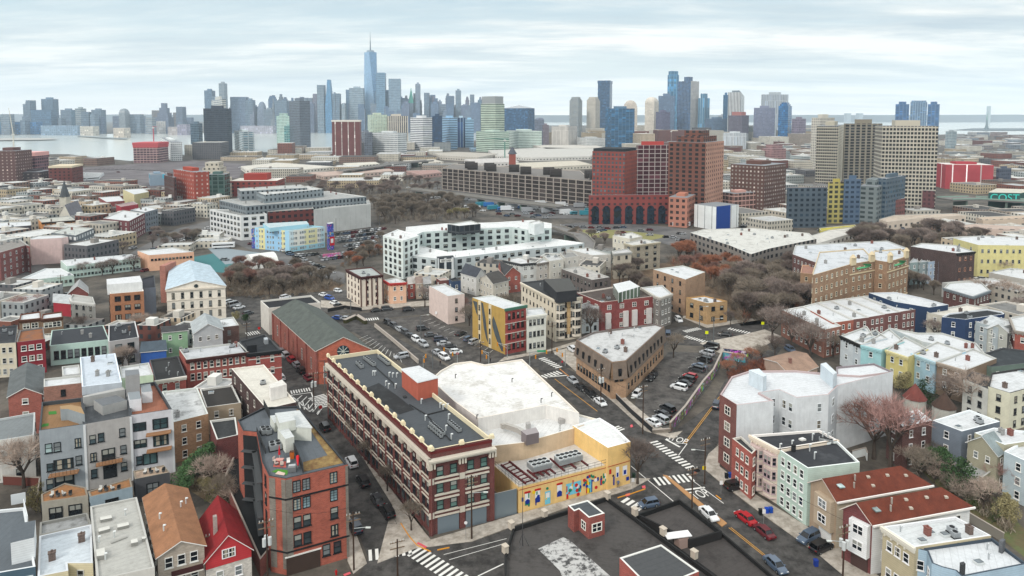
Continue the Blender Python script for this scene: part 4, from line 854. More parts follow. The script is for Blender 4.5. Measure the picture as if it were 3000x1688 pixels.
B('row_house','pair of white houses with dark framed bay windows',[(1475,762),(1525,773),(1572,769),(1520,752)],11.5,wall=('siding','c9ccca'),roof=('roof','dcdedf','b4b4b4'),rows=3,cornice='4c4e50',clutter=2,bay=3.2,ww=1.8,style='pair')
B('row_house','pale taupe house with curved bay front',[(1572,771),(1573,772),(1610,766),(1590,756)],11.5,wall=('siding','bcb6ae'),roof=('roof','d8dadb','a8a8a8'),rows=3,cornice='8c8680')
B('row_house','plain beige siding house right of the bay fronts',[(1610,765),(1612,765),(1651,759),(1630,745),(1590,748)],12,wall=('siding','c5c2b8'),roof=('roof','d4d6d6','a8a8a8'),rows=3,clutter=3)
B('row_house','white stucco house with roof deck beyond the beige siding one',[(1651,752),(1656,756),(1695,750),(1680,738),(1640,740)],11,wall=('plaster','c8c4bc'),roof=('roof','9c9c9a','7c7c7a'),rows=3,clutter=2)
B('warehouse','low grey white roof behind the terrace houses',[(1660,730),(1735,748),(1790,745),(1720,725)],9,wall=('plaster','bdbab4'),roof=('roof','dcdede','b4b4b0'),rows=2,clutter=3)
B('warehouse','brown brick workshop with rusty skylights',[(1645,788),(1735,820),(1786,812),(1700,780)],8,wall=('brick','6c625e'),roof=('roof','c2c0bc','7c7874'),rows=2,win='2c2c2c',clutter=8)
gable('house','white house with dark pitched roof among the small terraces',[(1350,800),(1395,812),(1425,805),(1380,785)],8,3,wall=('siding','cfcfcb'),roofc='4c5058',ridge='12')
gable('house','orange brick gabled double house with dark roof',[(1470,795),(1478,806),(1525,800),(1460,778)],8,3,wall=('brick','a8503c'),roofc='4a4a4c',ridge='12')
gable('house','cream gabled house with dark shingles beside the brick double house',[(1405,815),(1445,832),(1490,822),(1430,800)],7,2.5,wall=('siding','c9c4b8'),roofc='504e4c',ridge='01')
B('row_house','navy blue bay fronted little house',[(1315,818),(1325,825),(1350,822),(1335,812)],8.5,wall=('siding','3c5270'),roof=('roof','3c3e42','2c2e32'),rows=2)
B('row_house','dark red brick little house beside the navy one',[(1278,815),(1290,822),(1318,820),(1305,810)],7.5,wall=('brick','7c4038'),roof=('roof','c8b4ac','9c8c88'),rows=2)
B('row_house','peach house with bright red cornice',[(1125,820),(1142,830),(1190,827),(1165,812)],8.5,wall=('plaster','dcb498'),roof=('roof','dcdedf','a8a8a8'),rows=2,cornice='b8403c',clutter=1)
for k,(x,c,lb)in enumerate(((1192,'a8584c','small brick house with lace trim right of the peach one'),(1215,'c8b8a4','small tan porch house, second right of the peach one'),(1238,'8c8c88','small grey porch house beside the pink blank walled block'))):
 gable('row_house',lb,[(x,824),(x+4,831),(x+24,829),(x+20,816)],6.5,2,wall=('siding',c),roofc=('b8b4b0','9c8c84','a8a8a8')[k],ridge='01')
WHR=('roof','dcdfe1','bcbfc0');DKR=('roof','46484a','343638');BLK=('roof','38393b','55565a');GYR=('roof','b4b6b4','8a8b88')
FP=[(960,1045),(1262,1319),(1441,1284),(1106,1024)]
hF=15.8
rtF,wF,rzF=B('factory_building','long dark red brick factory block with white stone bands and grey roof',FP,hF,wall=('brick','6e2e26'),roof=('roof','5c6166','4a4f54',None),par=.9,cope='d9cfb4',win=None)
def bands(rt,a,b,z,hgt,dep,m,name='stone_band',pad=0.0):
 a,b=Vector(a[:2]),Vector(b[:2]);e=(b-a).normalized();n=Vector((e.y,-e.x));mm_=(a+b)/2+n*dep/2
 mb=MB();mb.box((mm_.x,mm_.y,z),((b-a).length+dep-2*pad,dep,hgt),math.atan2(e.y,e.x));return mb.build(name,m,rt)
STN=mat('plaster','c9c2b4')
AF,BF,CF,DF=[Vector(p)for p in wF]
for fi,(a_,b_)in enumerate(((AF,BF),(BF,CF))):
 e_=(b_-a_);L_=e_.length;e_.normalize();n_=Vector((e_.y,-e_.x));ang=math.atan2(e_.y,e_.x)
 bays=14 if fi==0 else 2;bw=L_/bays
 mb=MB();dp=1.1 if fi else.6;m_=(a_+b_)/2+n_*dp/2;mb.box((m_.x,m_.y,hF-1.75),(L_+dp,dp,.3),ang);m2=(a_+b_)/2+n_*.3;mb.box((m2.x,m2.y,hF-2.15),(L_+.6,.6,.5),ang)
 for k in range(bays+1):
  q=a_+e_*bw*k
  for s_ in(-.55,0,.55):
   w_=q+e_*s_+n_*.3;mb.box((w_.x,w_.y,hF-2.9),(.3,.6,1.0),ang)
 mb.build('cornice',STN,rtF)
 for k in range(bays+1):
  mb=MB();q=a_+e_*bw*k-n_*.15;mb.box((q.x,q.y,hF+.2),(.9,.7,.5),ang);mb.bar((q.x-e_.x*.35,q.y-e_.y*.35,hF+.5),(q.x+e_.x*.35,q.y+e_.y*.35,hF+.5),.3,n=8)
  mb.build('parapet_cap',mat('trim','e0d5b8'),rtF)
 bands(rtF,a_,b_,hF-.55,.5,.08,mat('trim','6b2c2c'),'parapet_stripe')
 z1s=[3.7,6.9,10.0]
 for zi,z in enumerate(z1s):
  mb=MB()
  for k in range(bays):
   q=a_+e_*bw*(k+.5)+n_*.12
   t_=.26 if fi else.12;mb.box((q.x,q.y,z+.38),(bw*.8,.26,t_),ang);mb.box((q.x,q.y,z-.38),(bw*.8,.26,t_),ang)
   for s_ in(-.22,.22):w_=q+e_*bw*s_;mb.box((w_.x,w_.y,z+.58),(bw*.26,.26,.2 if fi else.08),ang)
   if zi!=1:
    w_=a_+e_*bw*k+n_*.15;mb.box((w_.x,w_.y,z),(.95 if fi else.6,.3,1.1 if fi else.8),ang)
  mb.build('stone_band',STN,rtF)
 mb=MB()
 for k in range(bays+1):
  q=a_+e_*bw*k+n_*.08;mb.box((q.x,q.y,6.4),(.9,.16,12.8),ang)
 mb.build('pier',mat('brick','7a342a'),rtF)
 for r_,(z0_,z1_)in enumerate(((4.4,6.3),(7.6,9.4),(10.7,12.6))):
  for k in range(bays):
   for s_ in(-.22,.22):
    q=a_+e_*bw*(k+.5+s_)
    add_windows(rtF,q-e_*.9,q+e_*.9,z0_,z1_,1,1,min(1.3,bw*.3),1.75,'2a3032' if fi else '3a3030','sash',pad=0,zoff=.5,gl='5f7a74' if fi else '2a3038')
e_=(CF-BF).normalized()
for f in(.27,.73):
 q=BF.lerp(CF,f);mb=MB();n_=Vector((e_.y,-e_.x));mb.box((q.x+n_.x*.05,q.y+n_.y*.05,1.5),(4.0,.12,3.0),math.atan2(e_.y,e_.x));mb.build('garage_door',mat('metal','8c9aa4'),rtF)
e_=(BF-AF).normalized();n_=Vector((e_.y,-e_.x));mb=MB()
for k in range(26):q=AF.lerp(BF,(k+.5)/26)+n_*.1;mb.box((q.x,q.y,2.2),(1.1,.14,1.9),math.atan2(e_.y,e_.x))
o_=mb.build('ground_windows',mat('glass','3c464c'),rtF)
addbox(rtF,'lift_house',[(1177,1082),(1224,1120),(1283,1106),(1227,1073)],rzF,18.9,mat('plaster','b4604a'),mat('roof','dfe2e4','c4c8ca'),'e4e6e8')
def condenser(mb,x,y,z,ang,s=1.0):
 mb.box((x,y,z+.55*s),(.9*s,.9*s,.8*s),ang,0);mb.bar((x,y,z+.95*s),(x,y,z+1.02*s),.36*s,n=10,mi=1);mb.box((x,y,z+.08),(1.1*s,1.1*s,.12),ang,1)
def unitrow(rt,p,q,n,z,s=1.0,both=0):
 a,b=P(*p,z),P(*q,z);ang=math.atan2(b.y-a.y,b.x-a.x);mm_=[mat('metal','a6aaac'),mat('trim','26282a')]
 for k in range(n):
  c=a.lerp(b,(k+.5)/n);mb=MB();condenser(mb,c.x,c.y,z,ang,s);mb.build('condenser_unit',mm_,rt)
def duct(rt,pts,z,m='383a3c',r=.12):
 mb=MB();w3=[P(x,y,z+.15)for x,y in pts]
 for i in range(len(w3)-1):mb.bar(w3[i],w3[i+1],r,n=5)
 mb.build('pipe_run',mat('trim',m),rt)
unitrow(rtF,(1068,1052),(1098,1075),6,rzF,.9);unitrow(rtF,(1110,1048),(1140,1072),6,rzF,.9);unitrow(rtF,(1046,1066),(1062,1082),3,rzF,.9)
unitrow(rtF,(1262,1245),(1300,1278),8,rzF,.8);unitrow(rtF,(1315,1240),(1348,1268),6,rzF,.8);unitrow(rtF,(1256,1252),(1296,1286),6,rzF,.6)
duct(rtF,[(1100,1075),(1150,1120),(1160,1135)],rzF);duct(rtF,[(1200,1185),(1250,1215),(1320,1290)],rzF);duct(rtF,[(1250,1215),(1310,1200)],rzF)
def pipes(rt,spots,z,h=1.0,r=.13,c='d8dcdc'):
 for x,y in spots:
  q=P(x,y,z);mb=MB();mb.bar(q,q+Vector((0,0,h)),r,n=8);mb.bar(q+Vector((-.05,0,h)),q+Vector((.35,0,h+.05)),r*1.1,n=8);mb.build('vent_pipe',mat('metal',c),rt)
pipes(rtF,[(1092,1100),(1098,1100),(1140,1104),(1150,1106),(1162,1106),(1130,1130),(1138,1138),(1158,1138),(1234,1183),(1289,1195),(1298,1200),(1310,1198),(1246,1232),(1314,1228),(1322,1287),(1306,1262)],rzF)
q=[P(x,y,rzF+.03)for x,y in((1066,1140),(1110,1122),(1165,1160),(1215,1200),(1170,1215),(1120,1180))];mb=MB();mb.face(q[::-1]);mb.build('roof_patch',mat('roof','36383a','404244'),rtF)
rtH,_,zH=B('market_hall','huge white roofed hall with curved rear parapet beside the brick factory',[(1262,1112),(1290,1086),(1330,1064),(1380,1058),(1420,1068),(1530,1052),(1600,1118),(1697,1210),(1599,1187),(1401,1226),(1330,1175)],11.3,wall=('plaster','d6d4d0'),roof=('roof','ebebe9','bdb9b1',None),par=.35,cope='ddd6cc',win=None)
pipes(rtH,[(1334,1108),(1500,1120),(1585,1180),(1616,1162),(1397,1228)],zH,.9,.1,'4c4c4c')
rtH2,_,zH2=B('market_hall','lower white roofed section of the hall with big roof plant',[(1401,1226),(1340,1215),(1443,1307),(1534,1297),(1678,1256),(1752,1228),(1697,1214),(1599,1200)],8.6,wall=('plaster','c9b294'),roof=('roof','e6e7e6','d0cfcb',None),par=.3,cope='e0dcd2',win=None)
addbox(rtH2,'rooftop_air_unit',[(1527,1262),(1542,1275),(1579,1267),(1570,1252)],zH2,zH2+2.2,mat('metal','8f8688'),mat('metal','a49c9c'))
mb=MB();w3=[P(x,y,zH2+1.2)for x,y in((1470,1250),(1480,1247),(1520,1260),(1535,1270))]
for i in range(3):mb.bar(w3[i],w3[i+1],.7,n=4)
mb.build('air_duct',mat('metal','bcb8b2'),rtH2)
addbox(rtH2,'small_air_unit',[(1540,1238),(1544,1244),(1555,1240),(1551,1234)],zH2,zH2+1.2,mat('metal','b4b2b0'))
addbox(rtH2,'small_air_unit',[(1635,1225),(1640,1232),(1655,1228),(1650,1220)],zH2,zH2+1.0,mat('metal','b4b2b0'))
rtH3,wH3,_=B('market_hall','yellow walled corner section of the hall with white roof',[(1678,1247),(1781,1312),(1847,1294),(1800,1250),(1757,1224)],8.9,wall=('plaster','e4c078'),roof=('roof','e8eaea','d4d4d2',None),par=.5,cope='e4e6e6',win=None)
rtD,wD,zD=B('market_hall','low mural painted section with cooling plant and railings on its deck',[(1443,1361),(1520,1428),(1781,1361),(1678,1295)],5.1,wall=('plaster','e6c37c'),roof=('roof','e2e0dc','c4c0ba',None),par=.12,cope='c4b8a4',win=None)
A_,Bq,Cq=Vector(wD[0]),Vector(wD[1]),Vector(wD[2]);e_=(Cq-Bq);LD=e_.length;e_.normalize();n_=Vector((e_.y,-e_.x));angD=math.atan2(e_.y,e_.x)
bands(rtD,Bq,Cq,4.55,.1,.06,mat('trim','b05030'),'painted_line')
def sidewall(mb,f0,f1,z0,z1,off,mi=0):
 a=Bq+e_*LD*f0+n_*off;b=Bq+e_*LD*f1+n_*off;mb.wall(a,b,z0,z1,mi)
MUR=[mat('plain',c)for c in('e8e8e8','1c3c98','7cc8dc','c82c28','1c8c6c','e8c820','58402c')]
for k,(f,t_)in enumerate(((.09,0),(.20,0),(.31,1),(.44,0),(.60,2),(.78,3),(.92,4))):
 mb=MB()
 if t_==0:
  sidewall(mb,f-.027,f+.027,1.4,3.5,.05,0);sidewall(mb,f-.027,f+.027,1.2,2.1,.07,1 if k!=0 else 4)
  for j in range(4):q=Bq+e_*LD*(f-.024+j*.016)+n_*.06;mb.bar((q.x,q.y,3.75),(q.x+n_.x*.04,q.y+n_.y*.04,3.75),.22,n=8,mi=3)
  q=Bq+e_*LD*f+n_*.08;mb.bar((q.x,q.y,1.9),(q.x+n_.x*.04,q.y+n_.y*.04,1.9),.5,n=8,mi=1)
 elif t_==1:sidewall(mb,f-.03,f+.03,.3,2.9,.05,2);sidewall(mb,f-.02,f+.02,1.6,2.6,.07,0)
 elif t_==2:
  sidewall(mb,f-.085,f+.085,.9,3.3,.05,2)
  for j,(g_,z_,c_)in enumerate(((-.04,1.9,4),(-.03,2.3,0),(.04,1.5,3),(.05,2.2,0),(.06,1.5,4),(.03,2.6,3),(.07,2.0,1))):q=Bq+e_*LD*(f+g_)+n_*.07;mb.bar((q.x,q.y,z_),(q.x+n_.x*.04,q.y+n_.y*.04,z_),.38,n=7,mi=c_)
 elif t_==3:
  for j,c_ in enumerate((3,5,5,4,2,1)):sidewall(mb,f-.036+j*.012,f-.024+j*.012,.3,2.9,.05,c_)
  for j,(g_,z_,c_)in enumerate(((-.06,3.2,3),(-.045,2.6,4),(-.02,3.6,1),(.0,3.7,3),(.02,3.7,4),(.045,3.4,4),(-.06,2.2,1))):q=Bq+e_*LD*(f+g_)+n_*.06;mb.bar((q.x,q.y,z_),(q.x+n_.x*.04,q.y+n_.y*.04,z_),.3,n=8,mi=c_)
 else:sidewall(mb,f-.012,f+.012,1.2,2.6,.05,1);sidewall(mb,f-.008,f+.008,2.6,3.1,.05,6);sidewall(mb,f+.04,f+.07,1.6,3.4,.05,0);sidewall(mb,f+.045,f+.065,1.7,2.3,.07,4)
 mb.build('wall_painting',MUR,rtD)
rm=random.Random(77)
for k in range(30):
 f=rm.uniform(.03,.97);z_=rm.uniform(.6,3.6);c_=rm.choice((1,2,3,3,4,5,0));mb=MB();q=Bq+e_*LD*f+n_*.055
 if rm.random()<.5:mb.bar((q.x,q.y,z_),(q.x+n_.x*.03,q.y+n_.y*.03,z_),rm.uniform(.15,.4),n=7,mi=c_)
 else:w_=rm.uniform(.004,.012);sidewall(mb,f-w_,f+w_,z_-rm.uniform(.2,.5),z_+rm.uniform(.3,.8),.056,c_)
 mb.build('wall_painting',MUR,rtD)
a3,b3=Vector(wH3[1]),Vector(wH3[2]);e3=(b3-a3);n3=Vector((e3.y,-e3.x)).normalized()
mb=MB()
for f0,f1,z0_,z1_,m_ in((.06,.16,3.3,4.3,3),(.24,.30,.8,2.6,1),(.36,.5,2.2,4.4,0),(.39,.47,2.3,3.2,1),(.66,.86,2.2,4.2,0),(.7,.82,2.4,3.3,1),(.82,.95,.9,1.7,1),(.2,.28,2.6,3.0,6)):
 mb.wall(a3+e3*f0+n3*(.05+.02*(m_==1)),a3+e3*f1+n3*(.05+.02*(m_==1)),z0_,z1_,m_)
mb.build('wall_painting',MUR,rtH3)
bands(rtH3,a3,b3,4.9,.12,.06,mat('trim','b05030'),'painted_line')
RM=mat('trim','5c2628')
def beam(rt,p,q,z,s=.22,name='steel_beam'):
 a,b=P(*p,z),P(*q,z);mb=MB();mb.bar(a,b,s,n=4);mb.build(name,RM,rt)
for p,q in(((1468,1362),(1540,1417)),((1492,1352),(1566,1410)),((1545,1378),(1575,1402)),((1565,1374),(1592,1394)),((1583,1370),(1610,1392)),((1600,1365),(1627,1388)),((1612,1344),(1654,1380)),((1662,1352),(1688,1372)),((1695,1344),(1722,1364)),((1560,1388),(1612,1374)),((1640,1366),(1705,1347))):beam(rtD,p,q,zD+.9)
for k in range(7):beam(rtD,(1472+k*11,1364+k*8.2),(1496+k*11,1354+k*8.6),zD+.9,.12)
def cooler(rt,pts,z,n,m):
 w_=[P(x,y,z+1.7)for x,y in pts];mb=MB();mb.prism([tuple(p[:2])for p in w_],z+.7,z+1.7)
 for i in range(n):
  for j in range(m):
   c=w_[0].lerp(w_[1],(j+.5)/m);d=w_[3].lerp(w_[2],(j+.5)/m);q=c.lerp(d,(i+.5)/n);mb.bar((q.x,q.y,z+1.7),(q.x,q.y,z+1.95),.62,n=12,mi=1);mb.bar((q.x,q.y,z+1.955),(q.x,q.y,z+1.97),.45,n=12,mi=2)
 mb.build('cooling_unit',[mat('metal','aab0b2'),mat('metal','d0d4d4'),mat('trim','2c2e30')],rt)
cooler(rtD,[(1543,1353),(1563,1371),(1618,1357),(1596,1342)],zD+.3,4,2);cooler(rtD,[(1623,1335),(1640,1352),(1708,1334),(1688,1320)],zD+.3,5,2)
mb=MB()
for(p,q,n_s)in(((1443,1361),(1520,1428),8),((1520,1428),(1781,1361),13)):
 a,b=P(*p,5.1),P(*q,5.1)
 for k in range(n_s+1):c=a.lerp(b,k/n_s);mb.bar(c,c+Vector((0,0,1.1)),.04,n=4)
 for z_ in(.55,1.1):mb.bar(a+Vector((0,0,z_)),b+Vector((0,0,z_)),.035,n=4)
mb.build('railing',mat('trim','5c5c5c'),rtD)
mb=MB()
for x in(1638,1642):mb.bar(P(x,1308,5.2),P(x,1308,5.2)+Vector((0,0,4.6)),.05,n=4)
for k in range(9):mb.bar(P(1638,1308,5.2)+Vector((0,0,.5+.5*k)),P(1642,1308,5.2)+Vector((0,0,.5+.5*k)),.04,n=4)
mb.build('wall_ladder',mat('trim','6a6a6a'),rtD)
B('gate','tall grey metal gate between the factory and the mural wall',[(1444,1447),(1446,1448),(1514,1432),(1512,1431)],4.9,wall=('metal','93a0a8'),roof=('plain','a09c94'),win=None,par=0)
rtM,wM,zM=B('office_building','wedge shaped brown building with overhanging upper band and cluttered roof',[(1689,995),(1793,1061),(1835,1056),(1945,956),(1920,948),(1740,972)],10.2,wall=('brick','b8926c'),roof=('roof','cfd0d0','8a8a88',None),par=.5,cope='7c7470',win='2c2c2c',rows=2,bay=3.2,ww=1.2,wh=1.9,clutter=12,faces=[0,1,2],edgew={0:(11,2,1.1,1.7),2:(12,2,.9,1.5),1:(2,1,1,1)})
mb=MB()
for i in(0,1,2):
 a_,b_=Vector(wM[i]),Vector(wM[i+1]);e=(b_-a_);nn=Vector((e.y,-e.x)).normalized()
 nn=nn if nn.dot(-a_)>0 else-nn
 mb.face([(*(a_+nn*.9),5.6),(*(b_+nn*.9),5.6),(*(b_+nn*.12),10.1),(*(a_+nn*.12),10.1)]);mb.face([(*(b_+nn*.9),5.6),(*(a_+nn*.9),5.6),(*a_,5.5),(*b_,5.5)])
 for k in range(int(e.length/3.4)):
  q=a_+e.normalized()*(2+3.4*k)+nn*.68;mb.box((q.x,q.y,7.4),(.9,.35,1.9),math.atan2(e.y,e.x),1)
mb.build('upper_cladding',[mat('shingle','84776c'),mat('glass','202428')],rtM)
OP=[(836,1403),(1019,1361),(873,1189),(773,1193),(696,1231),(712,1262),(752,1266),(768,1354),(788,1395)]
rtO,wO,zO=B('apartment_block','five storey orange brick block with grey corner strips and roof garden',OP,16.4,wall=('brick','b0522f'),roof=('roof','6c7278','585e64',None),par=.35,cope='3c4044',win=None)
a_,b_=Vector(wO[0]),Vector(wO[1]);e_=b_-a_;LO=e_.length;e_.normalize();n_=Vector((e_.y,-e_.x));angO=math.atan2(e_.y,e_.x)
for r_ in range(5):
 z=1.2+3.05*r_
 for f in((.17,.32,.76)if r_ else(.62,.80)):
  q=a_+e_*LO*f;add_windows(rtO,q-e_*.8,q+e_*.8,z,z+2.6,1,1,1.25,2.0,'20262a','grid' if r_>2 else 'sash',pad=0,zoff=.5,subs=True,gl='7c9096' if r_>2 else '3c4448')
for z in(3.9,12.9):bands(rtO,a_,b_,z,.28,.12,mat('trim','2c2a2c'),'dark_band');bands(rtO,Vector(wO[8]),a_,z,.28,.12,mat('trim','2c2a2c'),'dark_band')
for f0,f1 in((.0,.1),(.955,1.0)):
 mb=MB();mb.wall(a_+e_*LO*f0+n_*.05,a_+e_*LO*f1+n_*.05,.2,16.2);mb.build('grey_brick_strip',mat('brick','837b70'),rtO)
a8=Vector(wO[8]);mb=MB();e8=(a_-a8);n8=Vector((e8.y,-e8.x)).normalized();mb.wall(a8+n8*.05,a8+e8*.38+n8*.05,1,16.2);mb.wall(a8+e8*.75+n8*.05,a_+n8*.05,1,16.2);mb.build('grey_brick_strip',mat('brick','837b70'),rtO)
q=a_+e_*LO*.25+n_*.06;mb=MB();mb.box((q.x,q.y,1.5),(5.4,.14,3.0),angO,0);mb.box((q.x,q.y+0,3.1),(5.8,.2,.2),angO,1);mb.build('garage_door',[mat('siding','4a3a32'),mat('trim','d8d8d4')],rtO)
a7=Vector(wO[7]);add_windows(rtO,a7,a8,.5,15.8,1,5,1.1,1.9,'20262a','sash',pad=.2,gl='2a2e30')
W_=mat('plaster','c9ccc4');WT=mat('roof','d4d8d8','c4c8c8')
addbox(rtO,'roof_house',[(808,1212),(822,1246),(912,1252),(876,1204)],zO,zO+2.6,W_,WT,'d4d8d8')
addbox(rtO,'roof_house',[(809,1213),(818,1240),(866,1230),(850,1207)],zO+2,zO+3.9,W_,WT)
addbox(rtO,'roof_house',[(813,1256),(836,1286),(862,1279),(842,1250)],zO,zO+2.6,W_,WT)
addbox(rtO,'roof_house',[(791,1218),(804,1240),(812,1236),(806,1216)],zO,zO+1.8,W_,WT)
for q_,m_ in(([(862,1326),(888,1352),(958,1335),(912,1270),(918,1285)],None),):pass
def flat(rt,name,pts,z,m):mb=MB();w_=[P(x,y,z)for x,y in pts];w_=w_ if area(w_)>0 else w_[::-1];mb.face(w_);return mb.build(name,m,rt)
flat(rtO,'planted_strip',[(888,1354),(890,1382),(1008,1356),(880,1198),(868,1200),(960,1334)],zO+.06,mat('ground','6d5236','8a7448',sc=.6))
flat(rtO,'lawn_mat',[(795,1382),(840,1392),(848,1378),(812,1374)],zO+.06,mat('plain','4f8434'))
flat(rtO,'red_rug',[(800,1368),(838,1370),(838,1352),(806,1350)],zO+.07,mat('plain','b4645c'))
flat(rtO,'deck_tile',[(806,1389),(832,1393),(836,1386),(815,1380)],zO+.09,mat('plain','c8b4a8'))
unitrow(rtO,(768,1262),(776,1276),2,zO,1.0);unitrow(rtO,(782,1262),(790,1276),2,zO,1.0);unitrow(rtO,(796,1308),(800,1324),2,zO,1.1);unitrow(rtO,(812,1304),(818,1320),2,zO,1.1)
q=P(819,1348,zO);mb=MB();mb.bar(q,q+Vector((0,0,2.6)),.05,n=5);mb.bar(q+Vector((0,0,1.0)),q+Vector((0,0,2.7)),.22,.03,n=8,mi=1);o_=mb.build('closed_parasol',[mat('trim','c8c4bc'),mat('plain','b82030')]);tag(o_,'closed red parasol standing on the rug of the roof garden','parasol')
q=P(871,1372,zO);mb=MB();mb.bar(q+Vector((-.4,1.6,1.2)),q+Vector((.3,-.6,.8)),.3,.1,n=8);mb.bar(q,q+Vector((0,0,1.0)),.05,n=5,mi=1);o_=mb.build('tilted_parasol',[mat('plain','c02430'),mat('trim','c8c4bc')]);tag(o_,'folded red parasol leaning beside the dark roof fence','parasol')
def table(x,y,z,c,lb):
 q=P(x,y,z);rt=root('garden_table',q,lb,'table');mb=MB();mb.box((q.x,q.y,z+.72),(1.3,.9,.06));mb.build('table_top',mat('plain',c),rt);mb=MB()
 for sx in(-.55,.55):
  for sy in(-.35,.35):mb.bar((q.x+sx,q.y+sy,z),(q.x+sx,q.y+sy,z+.7),.04,n=4)
 mb.build('legs',mat('trim','8c8c8c'),rt)
def chair(x,y,z,rz,c,lb,group=None):
 q=P(x,y,z);rt=root('garden_chair',q,lb,'chair',group);mb=MB();mb.box((q.x,q.y,z+.42),(.55,.55,.12),rz);mb.build('seat',mat('plain',c),rt)
 mb=MB();mb.box((q.x-math.sin(rz)*.25,q.y+math.cos(rz)*.25,z+.7),(.55,.08,.55),rz);mb.build('backrest',mat('plain',c),rt)
 mb=MB();mb.box((q.x,q.y,z+.18),(.5,.5,.36),rz);mb.build('frame',mat('trim','6c6c6c'),rt)
table(819,1358,zO,'c4948c','low pink table on the red rug of the roof garden')
for k,(x,y,rz)in enumerate(((806,1355,1.2),(810,1363,2.2),(826,1366,3.4))):chair(x,y,zO,rz,'cdbcb4','cushioned pale lounge chair around the pink roof garden table','lounge chairs on the roof garden rug')
chair(845,1360,zO,.3,'e4e4e0','white lounge chair beside the red rug, behind the grill');
q=P(856,1382,zO);rt_=root('grill',q,'grey barbecue grill at the corner of the roof garden','grill');mb=MB();mb.box((q.x,q.y,zO+.45),(1.3,.7,.8),.2);mb.build('body',mat('metal','8c8e90'),rt_);mb=MB();mb.box((q.x,q.y,zO+1.0),(1.1,.65,.3),.2);mb.build('lid',mat('metal','b4b6b8'),rt_)
q=P(856,1343,zO);rt_=root('planter',q,'orange wooden planter cabinet by the white roof house','planter');mb=MB();mb.box((q.x,q.y,zO+.6),(.7,.6,1.2),.2);mb.build('body',mat('plain','b86a30'),rt_);mb=MB();mb.box((q.x,q.y,zO+1.23),(.78,.68,.06),.2);mb.build('top',mat('plain','5c4030'),rt_)
def fence3(rt,pts,z,h,m,name='fence_panel',th=.08):
 mb=MB()
 for i in range(len(pts)-1):
  a,b=P(*pts[i],z),P(*pts[i+1],z);d=b-a;m_=(a+b)/2;mb.box((m_.x,m_.y,z+h/2),(d.length,th,h),math.atan2(d.y,d.x))
 mb.build(name,m,rt)
FD=mat('plain','3a3c3e')
fence3(rtO,[(852,1302),(872,1345),(884,1374),(888,1388)],zO,1.5,FD);fence3(rtO,[(752,1266),(778,1330)],zO,1.0,FD);fence3(rtO,[(773,1193),(790,1226)],zO,1.6,FD)
for i_ in(5,6):
 u_,v_=Vector(wO[i_]),Vector(wO[i_+1]);ed=v_-u_;nn=Vector((ed.y,-ed.x)).normalized();nn=nn if nn.dot(-u_)>0 else-nn;mb=MB();mb.wall(u_+nn*.06,v_+nn*.06,0,15.6);mb.build('painted_stairwell_shade',mat('plaster','2b2d30'),rtO)  # near-black panels paint the shade of the open stairwell onto these walls
 for z_ in(3.5,6.6,9.7,12.8):mb=MB();m_=(u_+v_)/2+nn*.5;mb.box((m_.x,m_.y,z_),(ed.length,.9,.16),math.atan2(ed.y,ed.x));mb.build('gallery',mat('plain','55585a'),rtO)
rt_,_,_=B('annex','narrow black roofed yard with brick side wall left of the orange block',[(655,1400),(762,1640),(795,1600),(768,1395),(712,1290),(700,1300)],3.2,wall=('brick','944a3a'),roof=('roof','26282a','1c1e20',None),win=None,par=.5,cope='a8a098')
mb=MB();a_=P(738,1300,12.5);b_=P(752,1345,8.5)
for k in range(12):c=a_.lerp(b_,k/11);mb.box((c.x,c.y,c.z),(1.3,.35,.08),.15)
mb.bar(a_+Vector((.7,0,.9)),b_+Vector((.7,0,.9)),.05);mb.bar(a_+Vector((-.7,0,.9)),b_+Vector((-.7,0,.9)),.05);mb.build('stair_flight',mat('trim','2c2e30'),rtO)
WP=[(2109,1156),(2159,1187),(2267,1174),(2226,1151),(2283,1142),(2334,1165),(2428,1156),(2455,1130),(2617,1088),(2519,1100),(2447,1096),(2330,1085),(2196,1086),(2143,1103)]
rtW,wW,zW=B('apartment_block','big white rendered block with white roof and brick street front',WP,15.2,wall=('plaster','ccd0d3'),roof=('roof','dfe2e5','c8cccf',None),par=.4,cope='b8a8a8',win=None)
a_,b_=Vector(wW[0]),Vector(wW[1]);e_=(b_-a_);n_=Vector((e_.y,-e_.x)).normalized();n_=n_ if n_.dot(-a_)>0 else-n_
mb=MB();mb.wall(a_+n_*.06,b_+n_*.06,0,15.3);mb.wall(Vector(wW[13])+Vector((-.06,0)),a_+n_*.06,0,15.3);mb.build('brick_front',mat('brick','80463c'),rtW)
add_windows(rtW,a_+n_*.08,b_+n_*.08,.6,14.4,1,4,1.9,1.9,'e4e0d8','pair',pad=.4,subs=True)
for i in(3,4):add_windows(rtW,Vector(wW[i]),Vector(wW[i+1]),3,14.2,2,3,1.0,1.9,'d8dcde','sash',subs=True)
add_windows(rtW,Vector(wW[5]),Vector(wW[6]),3,14.2,2,3,1.0,1.9,'d8dcde','sash',subs=True,skip=lambda c,r:c==0)
add_windows(rtW,Vector(wW[6]),Vector(wW[7]),3,14.2,1,3,1.6,1.9,'d8dcde','pair',subs=True)
addbox(rtW,'roof_house',[(2194,1084),(2236,1104),(2246,1100),(2224,1080)],zW,18.2,mat('plaster','c2cdd4'),mat('roof','dfe7ec','ccd4d8'))
addbox(rtW,'roof_house',[(2404,1066),(2442,1098),(2452,1092),(2420,1062)],zW,18,mat('plaster','c2cdd4'),mat('roof','dfe7ec','ccd4d8'))
rtW2,wW2,_=B('apartment_block','pale blue white rear wing with bare end wall',[(2519,1105),(2617,1089),(2560,1064),(2450,1075),(2452,1100)],14.6,wall=('plaster','d0d4d4'),roof=('roof','dfe2e5','c8cccf',None),par=.4,cope='8c8488',win=None)
